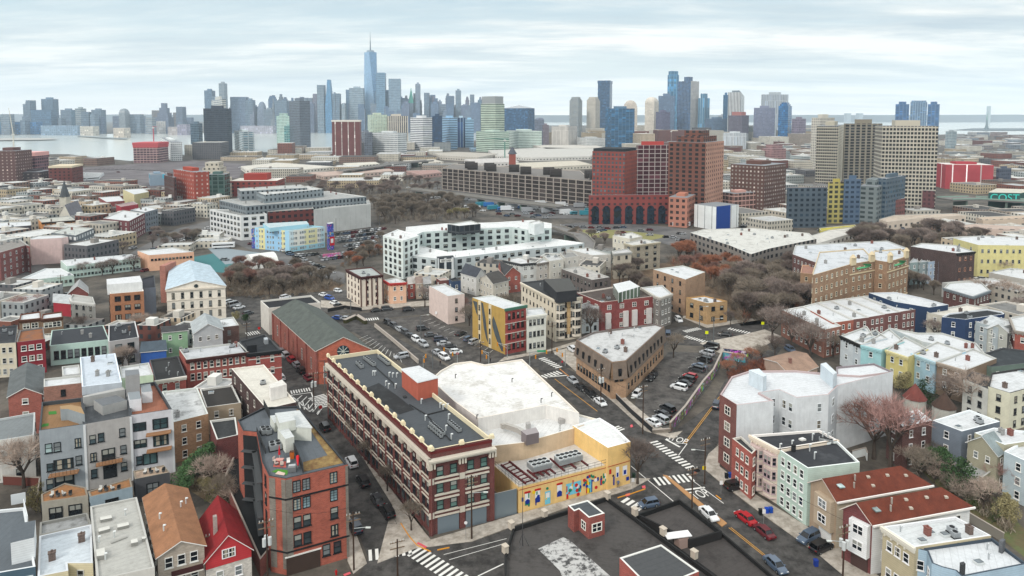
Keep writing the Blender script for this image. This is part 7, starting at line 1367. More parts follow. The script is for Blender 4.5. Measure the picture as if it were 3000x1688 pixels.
def woods(poly,n,hr,kinds,cols,label,group,sd,wide=1.15,kind='far'):
 r=random.Random(sd);xs=[p[0]for p in poly];ys=[p[1]for p in poly];c=0;it=0
 while c<n and it<n*60:
  it+=1;x,y=r.uniform(min(xs),max(xs)),r.uniform(min(ys),max(ys))
  if not inpoly(x,y,poly):continue
  p=P(x,y)
  if any(inpoly(p.x,p.y,t[0])for t in TOPS):continue
  tree(x,y,r.uniform(*hr),kind,r.choice(cols),label,group,wide=wide);c+=1
def woodmass(poly,n,hr,kinds,cols,label,group,sd):
 r=random.Random(sd);xs=[p[0]for p in poly];ys=[p[1]for p in poly];vs,fs,mi=[],[],[];c=0
 while c<n:
  x,y=r.uniform(min(xs),max(xs)),r.uniform(min(ys),max(ys));p=P(x,y)
  if not inpoly(x,y,poly)or any(inpoly(p.x,p.y,t[0])for t in TOPS):continue
  k=r.uniform(*hr)/10;a=r.uniform(0,6.28);ca,sa=math.cos(a)*k*1.3,math.sin(a)*k*1.3;c+=1
  for mi_,me in enumerate(r.choice(PR['far'])):
   o=len(vs);vs+=[(p.x+v.co.x*ca-v.co.y*sa,p.y+v.co.x*sa+v.co.y*ca,v.co.z*k)for v in me.vertices];fs+=[tuple(i+o for i in f.vertices)for f in me.polygons];mi+=[mi_]*len(me.polygons)
 me=bpy.data.meshes.new('woodland');me.from_pydata(vs,[],fs);me.materials.append(mat('plain','5c5049'));me.materials.append(mat('plain',TC[cols[0]]));me.polygons.foreach_set('material_index',mi)
 o=bpy.data.objects.new('woodland',me);C.objects.link(o);tag(o,label,'woodland',None,'stuff')
def brush(poly,n,hmax,cols,label,sd):
 r=random.Random(sd);xs=[p[0]for p in poly];ys=[p[1]for p in poly];mb=MB()
 while n>0:
  x,y=r.uniform(min(xs),max(xs)),r.uniform(min(ys),max(ys))
  if not inpoly(x,y,poly):continue
  p=P(x,y);n-=1
  if any(inpoly(p.x,p.y,t[0])for t in TOPS):continue
  h=r.uniform(.3,1)*hmax;m_=r.randrange(len(cols))
  for _ in range(46):
   s=p+Vector((r.gauss(0,.5),r.gauss(0,.5),r.uniform(0,h*.6)));v=Vector((r.gauss(0,.5),r.gauss(0,.5),r.uniform(.5,1.1))).normalized();w_=v.cross(Vector((r.gauss(0,1),r.gauss(0,1),.2))).normalized()*r.uniform(.03,.09)
   mb.face([s-w_,s+w_,s+v*r.uniform(.35,.6)*h],[(0,0)]*3,m_)
 o=mb.build('undergrowth',[mat('plain',c)for c in cols]);tag(o,label,'undergrowth',None,'stuff')
BC=['8a8074','6f665c','9a9082','7c7062']
brush([(1960,770),(2060,745),(2160,780),(2340,795),(2430,855),(2425,905),(2300,942),(2170,952),(2120,880),(1980,820)],620,7,BC+['946450'],'tangled leafless undergrowth filling the wooded ravine',41)
brush([(665,797),(850,795),(1005,838),(960,858),(780,878),(668,875)],330,5,BC,'tangled leafless undergrowth behind the white hall',42)
brush([(2450,730),(2560,688),(2960,688),(2900,722),(2740,748),(2500,742)],330,7,BC,'tangled leafless undergrowth in the right park',43)
brush([(1090,595),(1340,588),(1400,640),(1110,662)],300,8,BC,'tangled leafless scrub beyond the white curved complex',44)
brush([(860,560),(1250,530),(1290,560),(1130,592),(880,577)],220,8,BC,'tangled leafless scrub in the rail lands',45)
brush([(2640,1340),(2730,1330),(2860,1420),(2990,1590),(2860,1500),(2730,1400)],90,3,BC+['4c5a34'],'leafless brush in the right backyards',46)
brush([(2130,1100),(2190,1070),(2240,1060),(2250,1085),(2150,1120)],50,3,['8c5c48','7c5448'],'rusty brush on the slope beside the underpass',47)
brush([(560,1380),(640,1370),(690,1490),(640,1490),(570,1440)],50,2.5,BC+['4c6034'],'brushy weeds in the yard left of the orange block',48)
brush([(1000,790),(1120,745),(1115,700),(1130,690),(1005,770)],60,5,BC+['8c6440'],'scrub below the school car park',49)
woods([(1960,770),(2060,750),(2140,790),(2180,830),(2090,850),(1980,800)],16,(9,12),0,['rust','rust','red'],'rust orange leafless tree at the edge of the wooded ravine','rust coloured ravine trees',3)
woods([(2080,860),(2160,790),(2340,800),(2430,860),(2420,905),(2300,940),(2170,950),(2140,880)],62,(9,13),0,['brown','grey','brown','dark'],'brown leafless tree massed in the wooded ravine','brown ravine trees',4)
woods([(1800,800),(1900,790),(1910,860),(1960,900),(1900,890),(1800,840)],12,(7,10),0,['brown','dark'],'brown leafless tree behind the dark red brick block','trees behind the dark red brick block',5)
woods([(670,800),(840,800),(1000,840),(960,850),(780,875),(675,870)],34,(7,10),0,['brown','brown','red','grey'],'brown purple leafless tree behind the white hall','trees behind the white hall',6)
woodmass([(1090,600),(1330,590),(1400,640),(1110,660)],60,(9,12),0,['brown','grey','pale'],'mass of grey leafless trees beyond the white curved complex','trees beyond the white curved complex',7)
woods([(1310,634),(1370,636),(1372,645),(1312,643)],3,(8,9),0,['olive'],'yellow green tree beyond the white curved complex','yellow green trees',8)
woods([(2480,710),(2560,690),(2900,690),(2880,715),(2740,745),(2500,740)],38,(9,13),0,['dark','grey','brown'],'dark leafless tree in the park behind the apartment pair','trees in the right park',9)
woods([(1610,690),(1760,700),(1950,715),(1960,725),(1800,720),(1640,705)],12,(5,8),0,['pale','brown'],'small leafless tree along the grassy boulevard','boulevard trees',10)
woodmass([(860,560),(1250,530),(1290,560),(1130,590),(880,575)],45,(9,12),0,['grey','brown'],'mass of grey leafless trees in the low rail lands','trees in the rail lands',11)
woods([(1000,790),(1110,790),(1110,750),(1120,700),(1000,775)],10,(6,9),0,['brown','rust'],'brown leafless tree below the school car park','trees below the school car park',12)
woods([(430,700),(600,660),(640,690),(560,740),(440,745)],12,(6,9),0,['brown','grey'],'leafless tree along the left school street','trees along the left school street',13)
woods([(2650,1370),(2740,1340),(2860,1480),(2980,1590),(2900,1560),(2740,1420)],12,(3,6),0,['olive','brown','pale'],'low scrubby tree in the backyards behind the red roofs','backyard scrub trees',14,kind='bare')
woods([(2420,830),(2700,850),(2760,880),(2700,840),(2500,822)],10,(6,9),0,['brown','grey'],'leafless street tree below the apartment pair','street trees below the apartment pair',15)
woods([(560,1410),(650,1420),(690,1500),(640,1480)],8,(3,5),0,['pale','brown','olive'],'brushy sapling in the yard below the dense green tree','yard saplings',16,kind='bare')
CARP=mat('paintcar');CG=mat('glass','14181c');TY=mat('plain','141416');RIM=mat('metal','9a9c9e');HL=mat('plain','d8dcdc');TL=mat('plain','8c1418')
def car(kind):
 L_,W_,hb,hc={'sedan':(4.7,1.82,.92,1.44),'suv':(4.7,1.9,1.08,1.72),'hatch':(4.1,1.76,.95,1.5),'van':(5.2,2.0,1.2,2.2)}[kind]
 prof={'sedan':((-1.55,-1.05),(.55,1.25)),'suv':((-2.2,-1.95),(.6,1.3)),'hatch':((-1.95,-1.6),(.5,1.2)),'van':((-2.5,-2.4),(1.1,1.75))}[kind]
 x0,x1=-L_/2,L_/2;w_=W_/2;b=MB()
 st=[(x0,.45,hb*.78,.86),(x0+.12,.28,hb*.95,.93),(x0+.7,.22,hb,1),(0,.22,hb*1.02,1),(x1-1.1,.22,hb*.98,.99),(x1-.25,.26,hb*.82,.93),(x1,.4,hb*.66,.82)]
 ring=[[(x,-w_*s,zl),(x,-w_*s*1.0,zl+(zh-zl)*.6),(x,-w_*s*.86,zh),(x,w_*s*.86,zh),(x,w_*s,zl+(zh-zl)*.6),(x,w_*s,zl)]for x,zl,zh,s in st]
 for i in range(len(ring)-1):
  for j in range(6):k=(j+1)%6;b.face([ring[i][j],ring[i+1][j],ring[i+1][k],ring[i][k]])
 b.face(ring[0]);b.face(ring[-1][::-1])
 (r0,t0),(t1,f1)=prof;tw=w_*.68;bw=w_*.84;z0,z1=hb*.98,hc
 g=MB();lo=[(r0,-bw,z0),(f1,-bw,z0),(f1,bw,z0),(r0,bw,z0)];hi=[(t0,-tw,z1-.06),(t1,-tw,z1-.06),(t1,tw,z1-.06),(t0,tw,z1-.06)]
 for i in range(4):j=(i+1)%4;g.face([lo[i],lo[j],hi[j],hi[i]])
 b.box(((t0+t1)/2,0,z1-.04),(t1-t0+.1,tw*2+.08,.08))
 for i in range(4):b.bar(lo[i],hi[i],.05,n=4)
 mid=(t0+t1)/2
 for s in(-1,1):b.bar((mid,s*bw,z0),(mid,s*tw,z1-.05),.05,n=4);b.box((f1-.15,s*(w_+.02),hb+.05),(.18,.2,.14))
 rt=bpy.data.objects.new('car',None);C.objects.link(rt)
 for nm,m_,mt_ in(('body',b,CARP),('windows',g,CG)):o=m_.build(nm,mt_,None,smooth=False);o.parent=rt
 for sx in(-1,1):
  for sy in(-1,1):
   wmb=MB();wmb.bar((0,-.11,0),(0,.11,0),.33,n=12);wmb.bar((0,-.115,0),(0,.115,0),.19,n=8,mi=1);o=wmb.build('wheel',[TY,RIM],None);o.parent=rt;o.location=(sx*L_*.3,sy*(w_-.1),.33)
 for s in(-1,1):
  h=MB();h.box((x1-.12,s*w_*.62,hb*.66),(.2,.38,.14));o=h.build('headlight',HL,None);o.parent=rt
  h=MB();h.box((x0+.04,s*w_*.66,hb*.78),(.1,.34,.16));o=h.build('tail_light',TL,None);o.parent=rt
 return rt
CARS={k:[car(k),False]for k in('sedan','suv','hatch','van')}
def mini(kind):
 b=MB();L_,W_,h={'car':(4.5,1.8,1.45),'truck':(11,2.5,3.6),'van':(5.5,2.1,2.3),'bus':(12,2.6,3.1)}[kind]
 if kind=='car':
  b.box((0,0,.6),(L_,W_,.75));b.prism([(-1.5,-.75),(1.1,-.75),(1.1,.75),(-1.5,.75)],.97,1.35,False,1);b.box((-.2,0,1.42),(1.9,1.4,.1))
 else:
  b.box((-.8 if kind=='truck' else 0,0,h/2+.4),(L_-2.5 if kind=='truck' else L_,W_,h-.5));
  if kind=='truck':b.box((L_/2-.9,0,1.4),(1.9,2.2,2.2))
  b.box((0 if kind!='truck' else L_/2-.8,0,h*.66 if kind!='truck' else 1.9),(L_*.9 if kind!='truck' else 1.8,W_+.04 if kind!='truck' else 2.24,.7),mi=1)
 for sx in(-.32,.32):
  for sy in(-1,1):b.bar((sx*L_,sy*(W_/2-.25),.4),(sx*L_,sy*W_/2,.4),.4,n=8,mi=2)
 return b.mesh({'car':'car','truck':'truck','van':'van','bus':'bus'}[kind],[CARP,CG,TY])
MINI={k:mini(k)for k in('car','truck','van','bus')}
CC={'black':'16171a','dark grey':'34373b','white':'d2d5d7','silver':'9a9ea2','red':'a01420','maroon':'5a1420','blue':'1c4696','slate blue':'4a5a6e','grey':'6a6e72','navy':'1c2638'}
def put(x,y,dirn,col,kind,label,group=None,z=.05):
 """dirn: a second ground point in the photograph the car's nose faces"""
 p,q=P(x,y),P(*dirn);ang=math.atan2(q.y-p.y,q.x-p.x);pr=CARS[kind]
 if not pr[1]:rt=pr[0];pr[1]=True
 else:rt=copy_tree(pr[0])
 rt.location=(p.x,p.y,z);rt.rotation_euler=(0,0,ang);tag(rt,label,'car' if kind!='van' else 'van',group)
 for ch in rt.children:ch.color=(*lin(CC[col]),1)
 return rt
def put2(x,y,dirn,col,kind,label,group,z=.1):
 p,q=P(x,y),P(*dirn)if not isinstance(dirn,float)else None
 ang=dirn if isinstance(dirn,float)else math.atan2(q.y-p.y,q.x-p.x)
 o=bpy.data.objects.new(kind,MINI[kind]);C.objects.link(o);o.location=(p.x,p.y,z);o.rotation_euler=(0,0,ang);o.color=(*(lin(CC[col])if col in CC else lin(col)),1);tag(o,label,kind,group)
OR=['first','second','third','fourth','fifth','sixth','seventh','eighth','ninth','tenth','eleventh','twelfth']+[a+b for a in('',)for b in 'thirteenth fourteenth fifteenth sixteenth seventeenth eighteenth nineteenth twentieth'.split()]+['twenty-'+b for b in 'first second third fourth fifth sixth seventh eighth ninth'.split()]
def rowc(spots,dv,where,group,z=.05):
 for i,(x,y,c,k)in enumerate(spots):put(x,y,(x+dv[0],y+dv[1]),c,k,'%s %s, %s %s'%(c,{'sedan':'sedan','suv':'suv','hatch':'hatchback','van':'van'}[k],OR[i],where),group,z)
rowc([(952,1258,'black','suv'),(1030,1362,'white','suv'),(1064,1418,'black','suv'),(1106,1472,'dark grey','sedan'),(1136,1508,'black','suv')],(-45,-70),'from the zigzag markings along the brick factory street','cars parked beside the brick factory')
put(1040,1552,(1000,1480),'navy','suv','dark car half hidden behind the orange block corner')
rowc([(822,1034,'grey','hatch'),(835,1046,'silver','suv'),(853,1060,'red','suv'),(868,1074,'silver','hatch'),(882,1092,'black','suv'),(902,1112,'maroon','sedan')],(-25,-24),'from the far end along the brick hall','cars parked beside the brick hall')
put(823,1112,(800,1085),'white','hatch','white car with red bonnet at the red corner house')
rowc([(1137,950,'black','suv'),(1155,960,'dark grey','suv'),(1172,970,'silver','sedan'),(1188,980,'dark grey','suv'),(1204,990,'black','sedan'),(1220,1000,'white','suv'),(1241,1014,'silver','suv'),(1281,1038,'silver','sedan'),(1302,1052,'white','suv')],(30,18),'in the kerbside line beside the open car park','cars in the kerbside line')
rowc([(1238,968,'black','suv'),(1262,986,'dark grey','sedan'),(1290,1000,'navy','suv'),(1300,1012,'silver','sedan'),(1317,1020,'black','sedan'),(1336,1036,'white','hatch')],(36,-3),'in the staggered row inside the open car park','cars in the staggered row')
rowc([(1350,982,'black','sedan'),(1372,998,'slate blue','hatch'),(1390,1007,'silver','suv')],(30,-12),'beside the ochre mural wall','cars beside the ochre mural wall')
put(1176,1050,(1150,1055),'silver','suv','silver suv alone in the marked yard behind the brick hall')
rowc([(990,856,'white','hatch'),(948,868,'white','sedan'),(966,878,'blue','suv'),(981,892,'white','sedan'),(992,900,'black','sedan')],(25,6),'in the fenced lot beside the cream corner house','cars in the fenced lot')
rowc([(1102,913,'black','sedan'),(1134,909,'dark grey','suv'),(1196,911,'black','suv')],(40,-4),'on the upper street below the cream corner house','cars on the upper street')
rowc([(990,936,'blue','sedan'),(1014,938,'silver','sedan')],(26,2),'by the hedge behind the brick hall','cars by the hedge')
rowc([(672,890,'white','suv'),(686,898,'silver','van'),(700,905,'white','sedan'),(727,922,'dark grey','hatch'),(836,875,'white','suv')],(20,-5),'in the small lot behind the white hall','cars in the small lot')
rowc([(1915,1104,'black','hatch'),(1906,1112,'black','sedan')],(-14,22),'at the rear wall of the wedge shaped building','cars at the rear wall')
put(1866,1160,(1850,1175),'white','hatch','white hatchback near the island of the walled yard')
rowc([(2084,1022,'black','van'),(2072,1040,'silver','suv'),(2064,1060,'black','suv'),(2050,1078,'slate blue','sedan'),(2042,1088,'dark grey','suv'),(2022,1108,'red','hatch'),(2013,1118,'black','suv'),(2004,1129,'black','sedan'),(1989,1141,'white','suv')],(-30,-8),'down the graffiti wall side of the yard','cars along the graffiti wall')
rowc([(1956,1204,'black','suv'),(1942,1220,'black','sedan'),(1936,1236,'silver','suv'),(1913,1244,'white','sedan')],(-30,-16),'in the near corner group of the walled yard','cars in the near corner group')
put(2124,984,(2080,980),'black','sedan','black sedan driving through the far crossing');put(1988,942,(2010,960),'white','suv','white suv waiting by the yellow brick corner shop');put(1957,988,(1957,960),'slate blue','van','blue van beside the end of the wedge shaped building');put(1676,1028,(1660,1015),'white','suv','white suv half hidden behind the wedge shaped building');put(2100,1193,(2112,1170),'navy','suv','dark car leaving behind the brick street front')
put(2286,915,(2270,920),'silver','sedan','silver car far up the street by the tall bare trees');put(2315,1030,(2340,1045),'slate blue','suv','slate car parked at the tan terrace wall')
rowc([(1678,1120,'silver','sedan'),(1702,1140,'black','sedan'),(1731,1160,'black','suv'),(1759,1184,'white','sedan')],(25,20),'parked down the street side of the wedge shaped building','cars beside the wedge shaped building')
put(2077,1514,(2110,1545),'white','sedan','white sedan driving beside the yellow kerb island');put(2184,1526,(2150,1500),'red','sedan','bright red sedan parked on the near avenue');put(2238,1566,(2205,1538),'maroon','sedan','maroon sedan parked behind the bright red one');put(2272,1664,(2310,1700),'slate blue','sedan','dark blue sedan driving at the bottom of the avenue');put(2154,1432,(2185,1425),'black','suv','black suv on the driveway of the cream bay house');put(2368,1584,(2340,1598),'slate blue','suv','blue grey suv on the driveway of the mint house');put(2406,1612,(2440,1596),'black','suv','black suv on the driveway of the brown stone house');put(1900,1484,(1880,1488),'slate blue','hatch','blue car with red tail lights entering the cross street')
r2=random.Random(21);CL=['white','silver','dark grey','black','white','silver','grey','slate blue','maroon']
for(x0,y0,x1,y1,n)in((985,690,1130,672,13),(985,702,1120,684,12),(992,712,1110,697,11),(1012,724,1100,712,8),(1022,735,1090,722,7),(940,756,1070,738,13),(945,764,1040,752,8),(870,752,930,748,5)):
 for k in range(n):f=(k+.5)/n;c=r2.choice(CL);put2(x0+(x1-x0)*f,y0+(y1-y0)*f,r2.uniform(1.1,1.3),c,'car',c+' car in the rows of the school car park','cars in the school car park')
for k in range(26):
 x=1260+k*19+r2.uniform(-5,5);y=588+(x-1260)*.06+r2.choice((-6,8,16));c=r2.choice(['white','white','d0d4d8','silver','2c6cb0','2c8090']);kd=r2.choice(('truck','truck','van'));put2(x,y,r2.uniform(.0,.5),c,kd,('pale' if c not in('2c6cb0','2c8090')else 'blue')+' %s parked in the yard before the long gridded building'%kd,'trucks in the long yard')
for k in range(40):
 x=r2.uniform(1560,2090);y=662+(x-1560)*.05+r2.uniform(-8,24)*(x>1700);c=r2.choice(CL);put2(x,y,r2.uniform(-.15,.15),c,'car',c+' car on the boulevard below the red arches','cars on the boulevard')
for k in range(34):
 f=k/34;x=310+f*680;y=(790-f*2*130 if f<.5 else 660+(f-.5)*2*145)+r2.uniform(-4,6);c=r2.choice(CL);put2(x,y,-.5 if f>.5 else.6,c,'car',c+' car along the left school street','cars along the left school street')
for k in range(24):x=r2.uniform(1280,1690);y=612+(x-1280)*.05+r2.uniform(-3,14);c=r2.choice(CL);put2(x,y,r2.uniform(-.4,.4),c,'car',c+' car under the long grey raised road','cars under the raised road')
for k in range(20):x=r2.uniform(2130,2330);y=640+r2.uniform(-10,24);c=r2.choice(CL);put2(x,y,r2.uniform(0,.8),c,'car',c+' car in the lot behind the blue cornered box building','cars behind the box building')
for k in range(22):x=r2.uniform(880,1230);y=548-(x-880)*.02+r2.uniform(-8,12);c=r2.choice(CL);put2(x,y,r2.uniform(-.3,.3),c,'car',c+' car in the rail lands car park','cars in the rail lands')
for k,(x,y)in enumerate(((175,872),(200,868),(145,876),(30,868),(20,842))):c=('black','dark grey','slate blue','silver','dark grey')[k];put2(x,y,.3,c,'car',c+' car beside the mint single storey hall','cars by the mint hall')
put2(655,728,.25,'white','bus','white and black bus in front of the long white building',None);put2(1995,664,.0,'white','bus','white bus on the boulevard by the pink brick block',None)
def train(name,label,a,b,c='d8dadc'):
 p,q=P(*a,0),P(*b,0);d=(q-p);ang=math.atan2(d.y,d.x);rt=root(name,p,label,'train');n=max(2,int(d.length/22))
 for k in range(n):
  m_=p.lerp(q,(k+.5)/n);mb=MB();mb.box((m_.x,m_.y,2.4),(d.length/n-1,3,3.4),ang);mb.box((m_.x,m_.y,2.8),(d.length/n-2,3.1,.9),ang,1);mb.build('carriage',[mat('plain',c),CG],rt)
train('train','white light rail train curving past the sheds',(842,516),(893,526));
for k in range(5):train('train','silver train standing in the left rail yard, %s from the front'%OR[k],(212-k*2,533-k*4.5),(292+k*3,528-k*3),'c8ccce')
for k in range(150):
 reg=r2.choice([(20,560,620,800),(300,860,680,800),(120,560,490,555),(620,1290,455,520),(2140,2760,600,700),(2640,3000,400,560),(2700,2990,780,830)])
 x,y=r2.uniform(reg[0],reg[1]),r2.uniform(reg[2],reg[3]);p_=P(x,y)
 if any(inpoly(p_.x,p_.y,t[0])for t in TOPS):continue
 c=r2.choice(CL);put2(x,y,r2.choice((.35,-.35,1.3)),c,'car',c+' car on the background streets','cars on background streets')
def pole(x,yt,yb,label,kind='wood',arm=None,name='utility_pole',cat='pole'):
 p=P(x,yb);h=max(3.5,min(14,ztop(p.y,x,yt)));rt=root(name,p,label,cat)
 mb=MB();mb.bar(p,p+Vector((0,0,h)),.16,.11,n=8);mb.build('post',mat('plain','4a3a30' if kind=='wood' else '6c7072'),rt)
 if kind=='wood':
  for z_ in(h-.5,h-1.5):mb=MB();mb.box((p.x,p.y,z_),(2.4,.12,.14),.4);mb.build('crossarm',mat('plain','7c6c5c'),rt)
  for k in range(5):mb=MB();q=p+Vector((math.cos(.4),math.sin(.4),0))*(k-2)*.5;mb.bar((q.x,q.y,h-.45),(q.x,q.y,h-.15),.07,n=6);mb.build('insulator',mat('plain','c4c4c0'),rt)
 if arm and 'tank' in arm:
  for a in(0,2.1,4.2):mb=MB();q=p+Vector((math.cos(a),math.sin(a),0))*.5;mb.bar((q.x,q.y,h*.62),(q.x,q.y,h*.62+1.3),.3,n=10);mb.build('transformer',mat('plain','c4c8c8'),rt)
 if arm and 'lamp' in arm:
  dx_=-2.2 if 'left' in arm else 2.2;z_=h*(.72 if kind=='wood' else 1);mb=MB();mb.bar((p.x,p.y,z_),(p.x+dx_,p.y-.3,z_+.4),.05,n=5);mb.build('lamp_arm',mat('plain','b4b8b8'),rt)
  mb=MB();mb.box((p.x+dx_*1.15,p.y-.35,z_+.38),(.8,.3,.14));mb.build('lamp_head',mat('plain','c8ccc8'),rt)
 return rt,p,h
PL=[(785,1520,1720,'utility pole with three grey tanks before the orange block','wood','tank'),(1037,1500,1672,'dark utility pole with street lamp at the orange block corner','wood','lamp'),(1165,1580,1690,'utility pole in the bottom crossing by the crosswalk','wood',None),(920,1090,1202,'utility pole with tanks beside the zigzag markings','wood','tank'),(952,1060,1140,'thin pole at the corner of the brick hall','steel',None),(1382,1392,1580,'pale wooden pole in front of the factory garage doors','wood','lamp'),(2064,1282,1419,'tall pole with crossarm at the curved pavement','wood','lamp left'),(1883,1128,1272,'wooden pole beside the walled yard fence','wood','lamp left'),(2027,1368,1489,'pole beside the white driving sedan','wood',None),(2468,1536,1720,'dark pole with tank and street lamp beside the white bay house','wood','tank lamp left'),(628,1560,1700,'pole with grey tank before the small red house','wood','tank'),(1760,1078,1190,'pole with tanks beside the wedge shaped building','wood','tank'),(1268,1024,1082,'black pole at the entrance of the car park street','steel',None),(1617,942,1036,'dark pole before the cream mansard block','wood',None),(1408,1000,1060,'short dark pole beside the mural wall','wood',None),(2090,935,1010,'lamp post standing on the far crossing triangle','steel','lamp'),(2049,900,962,'lamp post at the yellow brick corner shop','steel','lamp'),(2375,965,1050,'lamp post at the tan terrace wall','steel','lamp left'),(1233,925,990,'white double lamp post in the open car park','steel','lamp'),(1028,875,920,'white pole on the pavement below the cream corner house','steel',None),(180,805,870,'pole by the mint single storey hall','wood',None),(2070,1020,1092,'slim pole along the graffiti wall','steel','lamp'),(724,945,1000,'pole left of the brick hall crosswalk','wood',None),(2535,880,930,'street lamp above the red brick terrace','steel','lamp'),(150,730,770,'dark pole before the pink blank wall','wood',None),(563,690,730,'tall white floodlight pole by the courts','steel',None),(1112,630,665,'white pole at the end of the pale panelled cube','steel',None),(985,640,690,'floodlight pole behind the school','steel','lamp')]
for x,yt,yb,lb,k,a in PL:pole(x,yt,yb,lb,k,a,'street_lamp' if k=='steel' and a else 'utility_pole')
def signal(x,yb,dx_,label,h=5.2,sign=True):
 p=P(x,yb);rt=root('traffic_light',p,label,'traffic light');mb=MB();mb.bar(p,p+Vector((0,0,h)),.12,.09,n=8);mb.build('post',mat('plain','9aa0a0'),rt);q=p+Vector((dx_,-.2,h+.6));mb=MB();mb.bar(p+Vector((0,0,h-.3)),q,.08,.05,n=6);mb.bar(p+Vector((0,0,h-1.2)),q,.06,.05,n=6);mb.build('mast_arm',mat('plain','b4b8b8'),rt)
 for k in(1,.35):c=p.lerp(q,k);c.z=h+(.1 if k==1 else-1.4);mb=MB();mb.box(c,(.4,.35,1.1));mb.build('signal_head',mat('plain','c88a1c'),rt)
 if sign:mb=MB();mb.box((p.x+dx_*.7,p.y-.2,h+.4),(2.6,.08,.5));mb.build('street_sign',mat('plain','2c9c74'),rt)
signal(1552,1076,5,'traffic light mast with green street sign over the avenue',4.6);signal(1486,1050,-3,'traffic light at the corner before the red fronted house',4.4,False);signal(1656,1072,-2.5,'traffic light at the wedge shaped building corner',4.8,False);signal(1340,1064,-4,'traffic light at the bottom end of the open car park',4.2,False);signal(1432,1070,-2,'traffic light beside the curved parapet of the hall',4.0,False);signal(1240,1078,.8,'traffic light at the mouth of the kerbside line street',3.6,False)
def sign(x,yb,c,label,shape='box',h=2.4,s=.6):
 p=P(x,yb);rt=root('road_sign',p,label,'sign');mb=MB();mb.bar(p,p+Vector((0,0,h)),.04,n=5);mb.build('post',mat('plain','8c8c8c'),rt);mb=MB()
 if shape=='box':mb.box((p.x,p.y-.06,h),(s,.05,s*1.3))
 else:mb.bar((p.x,p.y-.04,h),(p.x,p.y-.1,h),s*.6,n={'oct':8,'dia':4}[shape])
 mb.build('plate',mat('plain',c),rt)
sign(940,1225,'c02828','red octagonal stop sign beside the zebra bars at the factory','oct',2.8,.8);sign(760,985,'c02828','red stop sign at the corner beside the brick hall','oct',2.8,.8);sign(2070,993,'d8e01c','yellow green diamond sign in the middle of the near crossing lane','dia',2.2,1.2);sign(2234,965,'d8e01c','yellow green diamond sign farther along the crossing road','dia',2.2,1.2);sign(2062,1412,'d8c01c','yellow crossing sign on the tall pole','dia',3.0,.9);sign(2112,1448,'e0e0e0','small white notice sign beside the driveway black suv');sign(2237,1535,'e0e0e0','white parking sign beside the red parked cars');sign(1365,1582,'e0e0e0','small round white sign before the garage doors','oct',3.2,.5);sign(1463,1080,'e8e8e8','white notice board at the mural wall foot','box',1.2,1.1);sign(1854,1440,'c8c8c8','thin sign post on the mural corner pavement')
sign(1340,1060,'c0283c','red do not enter sign at the car park corner','oct',2.6,.7);sign(1278,932,'e8e8e8','white sign by the car park entrance','box',2.0,.8)
def lettering(rt,txt,a,b,z,size,m,off=.12):
 cu=bpy.data.curves.new('lettering','FONT');cu.body=txt;cu.size=size;cu.extrude=.02;cu.align_x='CENTER';to=bpy.data.objects.new('tmp',cu);C.objects.link(to);me=bpy.data.meshes.new_from_object(to.evaluated_get(bpy.context.evaluated_depsgraph_get()));bpy.data.objects.remove(to);me.materials.clear();me.materials.append(m)
 e=(b-a);ang=math.atan2(e.y,e.x);n_=Vector((e.y,-e.x)).normalized()*off;c=(a+b)/2+n_;o=bpy.data.objects.new('lettering',me);C.objects.link(o);o.parent=rt;o.matrix_local=Matrix.Translation(rt.location).inverted()@Matrix.Translation((c.x,c.y,z))@Matrix.Rotation(ang,4,'Z')@Matrix.Rotation(math.pi/2,4,'X')
pr_=bpy.data.objects['entrance_porch'];a_,b_=P(1283,757,10.6).xy,P(1331,754,10.6).xy;mb=MB();nn=Vector(((b_-a_).y,-(b_-a_).x)).normalized()*.06;mb.wall(a_+(b_-a_)*.12+nn,a_+(b_-a_)*.92+nn,8.6,10.1);mb.build('sign_board',mat('plain','dcdedc'),pr_);lettering(pr_,'BRYAR',a_,b_,8.85,1.5,mat('plain','26282a'))
rt_,w_,_=B('shop_hall','green walled shop hall with teal letters COST behind the raised highway',[(2896,563),(2897,564),(2990,566),(3040,556),(2920,552)],14,wall=('plaster','34605c'),roof=('roof','d8d4c8','b8b4a8',None),win=None,par=.3,cope='e0dcd0');lettering(rt_,'COST',Vector(w_[1]),Vector(w_[2]),7.5,8,mat('plain','4cd0c4'),.4)
def wire(a,za,b,zb,label=None):
 p,q=P(*a),P(*b);mb=MB();prev=None
 for k in range(11):
  f=k/10;c=p.lerp(q,f);c.z=za+(zb-za)*f-1.0*math.sin(math.pi*f)
  if prev is not None:mb.bar(prev,c,.025,n=3,caps=False)
  prev=c
 o=mb.build('overhead_wire',mat('plain','2c2c2c'));tag(o,label,'wire')
wire((1037,1672),11,(1165,1690),9,'cable between the orange block corner pole and the crossing pole');wire((1165,1690),9,(940,1200),9,'long cable running up the factory street');wire((2064,1419),10,(2027,1489),9,'cable between the curved pavement pole and the avenue pole');wire((2064,1419),10,(2468,1720),11,'cable along the right pavement towards the dark pole');wire((1883,1272),10,(1760,1190),9,'cable along the wedge shaped building pavement');wire((785,1720),13,(1037,1672),11,'cable across the front of the orange block')
def wallseg(name,label,pts,h,m,cat='wall',th=.35,z=0):
 rt=root(name,P(*pts[0]),label,cat);mb=MB();cp_=MB()
 for i in range(len(pts)-1):
  a,b=P(*pts[i]),P(*pts[i+1]);d=b-a;c=(a+b)/2;ang=math.atan2(d.y,d.x);mb.box((c.x,c.y,z+h/2),(d.length+.02,th,h),ang);cp_.box((c.x,c.y,z+h+.07),(d.length+.1,th+.16,.14),ang)
 mb.build('panel',m,rt);cp_.build('coping',mat('plain','a8a098'),rt)
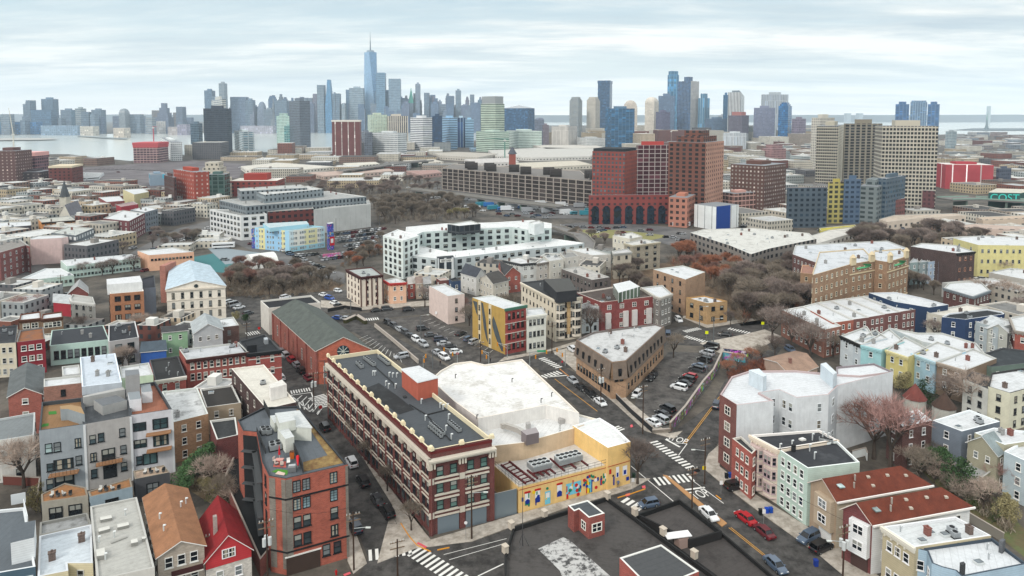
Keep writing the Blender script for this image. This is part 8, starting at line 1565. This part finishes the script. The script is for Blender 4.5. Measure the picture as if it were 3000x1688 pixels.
wallseg('graffiti_wall','long wall covered in colourful graffiti beside the underpass road',[(2118,1045),(2090,1105),(2060,1140),(2032,1180),(2008,1215),(1963,1266)],2.3,mat('mural','8c7c6c'))
wallseg('bridge','short bridge parapet painted aqua with blue and white lettering',[(2112,1050),(2184,1062)],2.2,mat('mural','5cb4c4'),'bridge',.8);wallseg('bridge','farther bridge parapet with bold blue and white graffiti',[(2118,1036),(2192,1045)],1.8,mat('mural','202c5c'),'bridge',.8)
wallseg('stone_wall','low stone kerb wall at the near tip of the walled yard',[(1911,1270),(1963,1266)],.8,mat('brick','8c8478'));wallseg('fence','dark metal fence along the pavement of the walled yard',[(1795,1160),(1850,1215),(1911,1270)],1.5,mat('plain','34363a'),'fence',.06)
wallseg('retaining_wall','pale concrete wall with piers between the marked yard and street',[(1098,958),(1150,1000),(1225,1065)],1.1,mat('plaster','b8b2a8'));wallseg('fence','white vinyl yard fence behind the mint house',[(2497,1345),(2535,1335),(2540,1350)],1.8,mat('plain','d8dcdc'),'fence',.1);wallseg('fence','weathered timber fence along the backyard lawn',[(2840,1530),(2940,1590)],1.7,mat('plain','8c8880'),'fence',.1);wallseg('fence','black railing fence of the fenced lot',[(960,915),(1010,905),(1060,912)],1.4,mat('plain','2c2c2e'),'fence',.05)
wallseg('fence','long brown board fence between the two left yards',[(110,1480),(118,1425),(10,1420)],1.8,mat('plain','6c4038'),'fence',.1);wallseg('hedge','clipped hedge with brown leaves behind the marked yard',[(1010,948),(1045,932),(1072,950)],1.3,mat('shingle','4a4a2c'),'hedge',1.2)
gable('shed','tan hipped roof shed with brick chimney by the brush slope',[(2240,1052),(2320,1105),(2395,1075),(2330,1030)],3.5,1.5,wall=('plaster','b49c8c'),roofc='a08878',ridge='02',win=None,chim=1)
def cone(x,y,r,h,c,lb):
 p=P(x,y,9.5);rt=root('turret',p,lb,'turret');mb=MB();mb.bar((p.x,p.y,0),(p.x,p.y,9.5),r*.9,n=10);mb.build('wall',mat('siding','b4b4ac'),rt);mb=MB();mb.bar((p.x,p.y,9.5),(p.x,p.y,9.5+h),r,.05,n=10);mb.build('roof',mat('shingle',c),rt)
cone(2766,1190,2.6,3.2,'54443c','round turret with dark conical roof behind the slate house');cone(2680,1165,2.6,3.4,'7c4a44','round turret with reddish conical roof among the budding trees')
def bin_(x,y,c,lb):
 p=P(x,y);rt=root('wheelie_bin',p,lb,'bin');mb=MB();mb.box((p.x,p.y,.5),(.6,.6,.95));mb.build('body',mat('plain',c),rt);mb=MB();mb.box((p.x,p.y,1.03),(.7,.72,.1));mb.build('lid',mat('plain',c),rt)
bin_(2128,1402,'202224','black bin beside the narrow red brick house');bin_(2139,1400,'1c4a9c','blue bin beside the narrow red brick house');bin_(2228,1508,'202224','black bin at the cream house steps');bin_(2246,1504,'1c50b4','blue bin at the cream house steps');bin_(2258,1503,'1850a8','second blue bin nearer the mint house');bin_(2390,1658,'1c3c8c','blue bin on the pale driveway at lower right');bin_(1856,1402,'203c2c','green bin behind the dark street tree')
p=P(985,1684,.12);rt_=root('fire_hydrant',p,'red fire hydrant on the pavement before the orange block','hydrant');mb=MB();mb.bar(p,p+Vector((0,0,.75)),.16,.13,n=10);mb.build('body',mat('plain','b01c20'),rt_);mb=MB();mb.bar(p+Vector((0,0,.75)),p+Vector((0,0,.9)),.14,.03,n=10);mb.build('cap',mat('plain','b01c20'),rt_);mb=MB();mb.bar(p+Vector((-.25,0,.5)),p+Vector((.25,0,.5)),.07,n=8);mb.build('outlet',mat('plain','b01c20'),rt_)
def person(x,y,rz,top,legs,lb,bag=None):
 p=P(x,y,.12);J=[(0,0,.95),(0,0,1.2),(0,0,1.45),(0,0,1.55),(0,.02,1.68),(-.2,0,1.42),(-.27,.05,1.15),(-.25,.2,.95),(.2,0,1.42),(.27,-.03,1.15),(.26,.08,.92),(-.1,0,.9),(-.12,.14,.5),(-.12,.1,.08),(.1,0,.9),(.12,-.05,.5),(.12,-.2,.08),(-.12,.28,.04),(.12,-.02,.04)]
 E=[(0,1),(1,2),(2,3),(3,4),(2,5),(5,6),(6,7),(2,8),(8,9),(9,10),(0,11),(11,12),(12,13),(0,14),(14,15),(15,16),(13,17),(16,18)]
 Rr=[.16,.15,.17,.06,.11,.08,.055,.04,.08,.055,.04,.1,.075,.05,.1,.075,.05,.04,.04]
 me=bpy.data.meshes.new('person');me.from_pydata(J,E,[]);o=bpy.data.objects.new('person',me);C.objects.link(o);o.location=p;o.rotation_euler=(0,0,rz);m=o.modifiers.new('s','SKIN');
 for i,sv in enumerate(me.skin_vertices[0].data):sv.radius=(Rr[i],Rr[i]*.8);sv.use_root=i==0
 o.modifiers.new('ss','SUBSURF').levels=1
 mt_,t,b=newm('clothing');se=N(t,'ShaderNodeSeparateXYZ');tcn=N(t,'ShaderNodeTexCoord');t.links.new(tcn.outputs['Object'],se.inputs[0])
 dv_=N(t,'ShaderNodeMath',operation='DIVIDE');t.links.new(se.outputs[2],dv_.inputs[0]);dv_.inputs[1].default_value=2
 r_=N(t,'ShaderNodeValToRGB');r_.color_ramp.interpolation='CONSTANT';t.links.new(dv_.outputs[0],r_.inputs[0]);e=r_.color_ramp.elements;e[0].color=(*lin(legs),1);e[1].position=.46;e[1].color=(*lin(top),1);q=e.new(.78);q.color=(*lin('a87c64'),1);q=e.new(.86);q.color=(*lin('2c201c'),1);t.links.new(r_.outputs[0],b.inputs['Base Color']);me.materials.append(mt_)
 tag(o,lb,'person');return o
person(1437,1064,1.2,'26282c','34363c','person in dark coat walking beside the curved parapet');person(1290,1072,.6,'3c3030','202226','person in dark clothes standing at the street mouth');person(2178,955,2.0,'202020','303030','person in black walking past the far crossing');person(1647,1072,.3,'b82c3c','3c3c44','person in red jacket waiting at the wedge building corner');person(2037,1402,.2,'a86450','503830','person under a big black umbrella near the tall pole');person(1811,1430,.2,'5c6c8c','3c3c44','person in blue walking past the mural corner')
p=P(2044,1403);mb=MB();mb.bar((p.x-.25,p.y,1.0),(p.x-.25,p.y,2.1),.02,n=4);mb.bar((p.x-.25,p.y,1.85),(p.x-.25,p.y,2.2),.75,.05,n=8);o_=mb.build('umbrella',mat('plain','141416'));tag(o_,'big open black umbrella held near the tall pole','umbrella')
def crane(x,yt,yb,jx,jy,c,lb):
 p=P(x,yb);h=ztop(p.y,x,yt);rt=root('tower_crane',p,lb,'crane');mb=MB();mb.bar(p,p+Vector((0,0,h)),1.3,n=4);mb.build('mast',mat('plain',c),rt);u=(P(x+1,yb)-p).x;dz=ztop(p.y,x,jy)-h
 mb=MB();mb.bar(p+Vector((0,0,h)),p+Vector((jx*u,0,h+dz)),1.0,.4,n=4);mb.bar(p+Vector((0,0,h)),p+Vector((-jx*u*.2,0,h)),1.2,n=4);mb.build('jib',mat('plain',c),rt);mb=MB();mb.box((p.x,p.y,h-2),(4,4,3));mb.build('cab',mat('plain','c8c8c4'),rt)
crane(41,392,440,-9,316,'c4c0b4','pale luffing tower crane above the left unfinished tower');crane(451,372,425,12,371,'b0505c','red and white crane over the riverside unfinished block');crane(1479,408,470,-60,405,'5c8c80','green mast crane in front of the pale green banded tower');crane(1965,383,430,-102,377,'d8d0c4','long cream crane jib behind the unfinished dark tower')
def clash(q,m=1.0):
 cx=sum(p[0]for p in q)/4;cy=sum(p[1]for p in q)/4
 for poly,h in TOPS:
  if any(inpoly(p[0],p[1],poly)for p in q+[(cx,cy)])or any(inpoly(p[0],p[1],q)for p in poly):return True
 for poly in ROADS:
  if any(inpoly(p[0],p[1],poly)for p in q+[(cx,cy)]):return True
 return False
WC=['b9b4a8','c8c2b4','8a5a4c','a4988c','9aa0a2','d0ccc0','7c5048','b8a88c','6c6c70','c4b49c','a8b0b0','8c7468']
FILLPOLY=[]
def fill(region,n,label,group,ang,size,hts,sd,step=None):
 r=random.Random(sd);xs=[p[0]for p in region];ys=[p[1]for p in region];made=0
 for it in range(n*26):
  if made>=n:break
  x,y=r.uniform(min(xs),max(xs)),min(ys)+(max(ys)-min(ys))*r.random()
  if not inpoly(x,y,region):continue
  p=P(x,y);a=R(ang)+r.choice((0,math.pi/2));w_,d_=r.uniform(*size)/2,r.uniform(*size)/2;ca,sa=math.cos(a),math.sin(a)
  q=[(p.x+sx*w_*ca-sy*d_*sa,p.y+sx*w_*sa+sy*d_*ca)for sx,sy in((-1,-1),(1,-1),(1,1),(-1,1))]
  if clash(q):continue
  h=r.uniform(*hts);TOPS.append((q,h));made+=1;c=r.choice(WC)
  mb=MB();mb.prism(q,0,h,False,0);ins=inset(q,.4)
  for i in range(4):j=(i+1)%4;mb.face([(*q[i],h),(*q[j],h),(*ins[j],h),(*ins[i],h)],None,1);mb.face([(*ins[i],h),(*ins[j],h),(*ins[j],h-.5),(*ins[i],h-.5)],None,1)
  mb.face([(*v,h-.5)for v in ins],None,2)
  if r.random()<.6:bx,by=p.x+r.uniform(-.4,.4)*w_,p.y+r.uniform(-.4,.4)*d_;mb.box((bx,by,h+.6),(2.4,3,2.4),a,1)
  o=mb.build('building',[mat('facade',c,'353b40',bay=r.choice((2.4,3.0)),fl=3.0,wf=.4,hf=.5),mat('plain',r.choice(('c8c4bc','8c8884','d4d4d0'))),mat('roof',r.choice(('dcdedd','d0d2d0','c4c6c6','8c8c8a','5c5c5c')),None)])
  tone='brick red' if c in('8a5a4c','7c5048','8c7468')else 'grey' if c in('9aa0a2','6c6c70','a8b0b0')else 'cream'
  tag(o,label%tone,'building',group+' ('+tone+')')
fill([(0,560),(200,555),(480,575),(640,620),(600,660),(440,700),(300,770),(110,770),(0,800)],150,'small flat roofed %s building in the crowded left blocks','crowded left blocks',-18,(10,22),(6,13),31)
fill([(0,470),(480,490),(480,560),(0,560)],40,'low %s block near the left rail yard','blocks near the left rail yard',-10,(20,40),(6,14),32)
fill([(620,455),(1300,440),(1290,500),(980,560),(700,500)],40,'low flat %s block in the sheds district before the river','sheds district',5,(24,60),(5,12),33)
fill([(1600,430),(2400,430),(2400,520),(1900,470),(1600,450)],70,'small %s block in the hazy district behind the brick towers','district behind the brick towers',12,(16,40),(6,18),34)
fill([(1860,440),(2400,440),(2400,640),(2220,620),(2120,580)],45,'flat roofed %s building between the brown towers','buildings between the brown towers',15,(16,34),(6,14),35)
fill([(2640,400),(3050,396),(3050,575),(2780,570),(2770,480)],75,'small flat roofed %s house in the right far district','right far district houses',14,(14,34),(5,13),36)
fill([(2120,500),(2320,500),(2320,700),(2100,660)],10,'low %s building behind the box building','buildings behind the box building',25,(14,26),(5,9),37)
fill([(2700,690),(3040,690),(3040,800),(2860,790)],12,'%s row building in the right middle blocks','right middle blocks',15,(12,20),(8,11),38)
fill([(2860,850),(3040,840),(3040,1050),(2960,1020)],6,'%s house tucked in behind the right terraces','houses behind the right terraces',20,(10,15),(7,9),39)
fill([(1200,720),(1260,800),(1500,760),(1800,760),(1780,830),(1260,850)],12,'%s terrace house behind the car park rows','terraces behind the car park',-20,(9,13),(6,9),40)
fill([(0,880),(300,880),(200,930),(0,940)],6,'%s back building above the crimson house','back buildings above the crimson house',-8,(9,13),(5,8),41)
fill([(440,700),(640,690),(700,780),(560,740),(430,760)],5,'low %s shed near the sports courts','sheds near the sports courts',10,(10,18),(3,5),43)
fill([(2560,640),(3040,620),(3040,690),(2960,690),(2600,680)],18,'low %s shed around the tan depots','sheds around the tan depots',8,(14,30),(4,7),44)
fill([(0,960),(560,930),(600,1000),(430,1050),(0,1060)],8,'%s yard building among the left terraces','yard buildings among the left terraces',-8,(6,9),(3,6),45)
fill([(540,440),(700,436),(960,432),(1300,424),(1300,446),(900,460),(640,470),(560,470)],34,'%s riverside block in the band below the waterfront towers','riverside band',8,(26,60),(12,30),46)
fill([(1580,405),(2400,400),(2400,432),(1760,436),(1600,424)],46,'%s mid rise block in the band below the right towers','band below the right towers',10,(24,55),(16,42),47)
fill([(500,1120),(700,1120),(690,1200),(620,1210)],3,'low %s rear building beside the mottled roof','rear buildings beside the mottled roof',-8,(7,9),(4,6),42)
def proj(o):
 v=o.location;y=v.y*cp-(0-H)*sp*-1;dpt=v.y*cp+H*sp;return(CX+F*v.x/dpt,CY+F*(H*cp-v.y*sp)/dpt if dpt>1 else 0)
tops=[o for o in bpy.data.objects if o.parent is None and o.get('label')and o.type in('EMPTY','MESH')]
cnt={}
for o in tops:cnt[o['label']]=cnt.get(o['label'],0)+1
CUT=(',',' with ',' behind ',' beside ',' at ',' by ',' right of ',' left of ',' in ',' on ',' before ',' below ',' along ',' between ',' above ',' standing ',' rising ',' cut ',' peeking ',' among ')
def short(l):
 for c in CUT:l=l.split(c)[0]
 return l
lm={}
for o in tops:
 if cnt[o['label']]==1 and not o.get('group')and o.get('category')in('tower','building','house','hall','church','shelter'):lm.setdefault(short(o['label']),[]).append(o)
LM=[(s,v[0],proj(v[0]))for s,v in lm.items()if len(v)==1 and 2<len(s.split())<=6]
used={}
for o in sorted((o for o in tops if cnt[o['label']]>1 and o.get('category')not in('tree','chair')),key=lambda o:-proj(o)[1]):
 x,y=proj(o);s,l,(lx,ly)=min(LM,key=lambda q:(q[2][0]-x)**2+((q[2][1]-y)*2.5)**2)
 rel=('behind' if o.location.y>l.location.y else 'in front of')if abs(lx-x)<30 else('left of' if x<lx else 'right of')
 w=o['label'].split();cat_=w[:w.index(o['category'])+1]if o['category']in w else None
 b=' '.join(w[:next((i for i,t in enumerate(w)if t in('in','on','along','under','behind','between','near','parked','across','before','tucked','beside','above','standing','around','among','crowded')),len(w))])
 k=(b,rel,s);used.setdefault(k,[]).append((abs(lx-x)+abs(ly-y),o))
for(b,rel,s),v in used.items():
 v.sort(key=lambda t:t[0])
 for i,(d,o)in enumerate(v):o['label']=('' if len(v)==1 else 'closest ' if i==0 else OR[i]+' closest ' if i<len(OR)else '')+b+' '+rel+' the '+s
for o in tops:
 if len(o['label'].split())>16:o['label']=o['label'].replace('flat roofed ','').replace('small ','',1)
def merge(objs,name,label,cat):
 vs,fs,mi,ml,uv=[],[],[],[],[]
 for o in objs:
  M_=Matrix.Translation(o.location)@Matrix.Rotation(o.rotation_euler.z,4,'Z');n=len(vs);ix=[]
  for m in o.data.materials:
   m=mat('plain',tuple(round(v,2)for v in o.color[:3]))if m==CARP else m
   if m not in ml:ml.append(m)
   ix.append(ml.index(m))
  vs+=[tuple(M_@v.co)for v in o.data.vertices];fs+=[tuple(i+n for i in f.vertices)for f in o.data.polygons];mi+=[ix[f.material_index]for f in o.data.polygons];uv+=[c for d in o.data.uv_layers[0].data for c in d.uv]
 me=bpy.data.meshes.new(name);me.from_pydata(vs,[],fs);me.uv_layers.new(name='UVMap').data.foreach_set('uv',uv)
 for m in ml:me.materials.append(m)
 me.polygons.foreach_set('material_index',mi);o=bpy.data.objects.new(name,me);C.objects.link(o);tag(o,label,cat,None,'stuff')
 for q in objs:bpy.data.objects.remove(q)
mc=sorted((o for o in bpy.data.objects if o.name.startswith('car')and o.type=='MESH' and o.parent is None),key=lambda o:o.location.y)
nc=sum(1 for o in tops if o.get('category')=='car');extra=mc[len(mc)-max(0,nc-290):]if nc>290 else[]
if extra:merge(extra,'far_parked_cars','tiny parked cars scattered over the farthest streets and lots','cars')
bs=sorted((o for o in bpy.data.objects if o.name.startswith('building')and o.type=='MESH' and o.parent is None),key=lambda o:o.location.y)
if len(bs)>270:merge(bs[270:],'far_district','hazy low blocks of the farthest districts seen as one mass','buildings')
HAZE=0.000075
hb=MB();hb.box((0,5990,320),(24000,12100,642));hm=bpy.data.materials.new('haze');hm.use_nodes=True
t_=hm.node_tree;t_.nodes.clear();o_=t_.nodes.new('ShaderNodeOutputMaterial');v_=t_.nodes.new('ShaderNodeVolumePrincipled');t_.links.new(v_.outputs[0],o_.inputs['Volume'])
v_.inputs['Color'].default_value=(.74,.88,1.0,1);v_.inputs['Density'].default_value=HAZE;v_.inputs['Anisotropy'].default_value=0.0
ho=hb.build('haze',hm);ho['kind']='stuff'
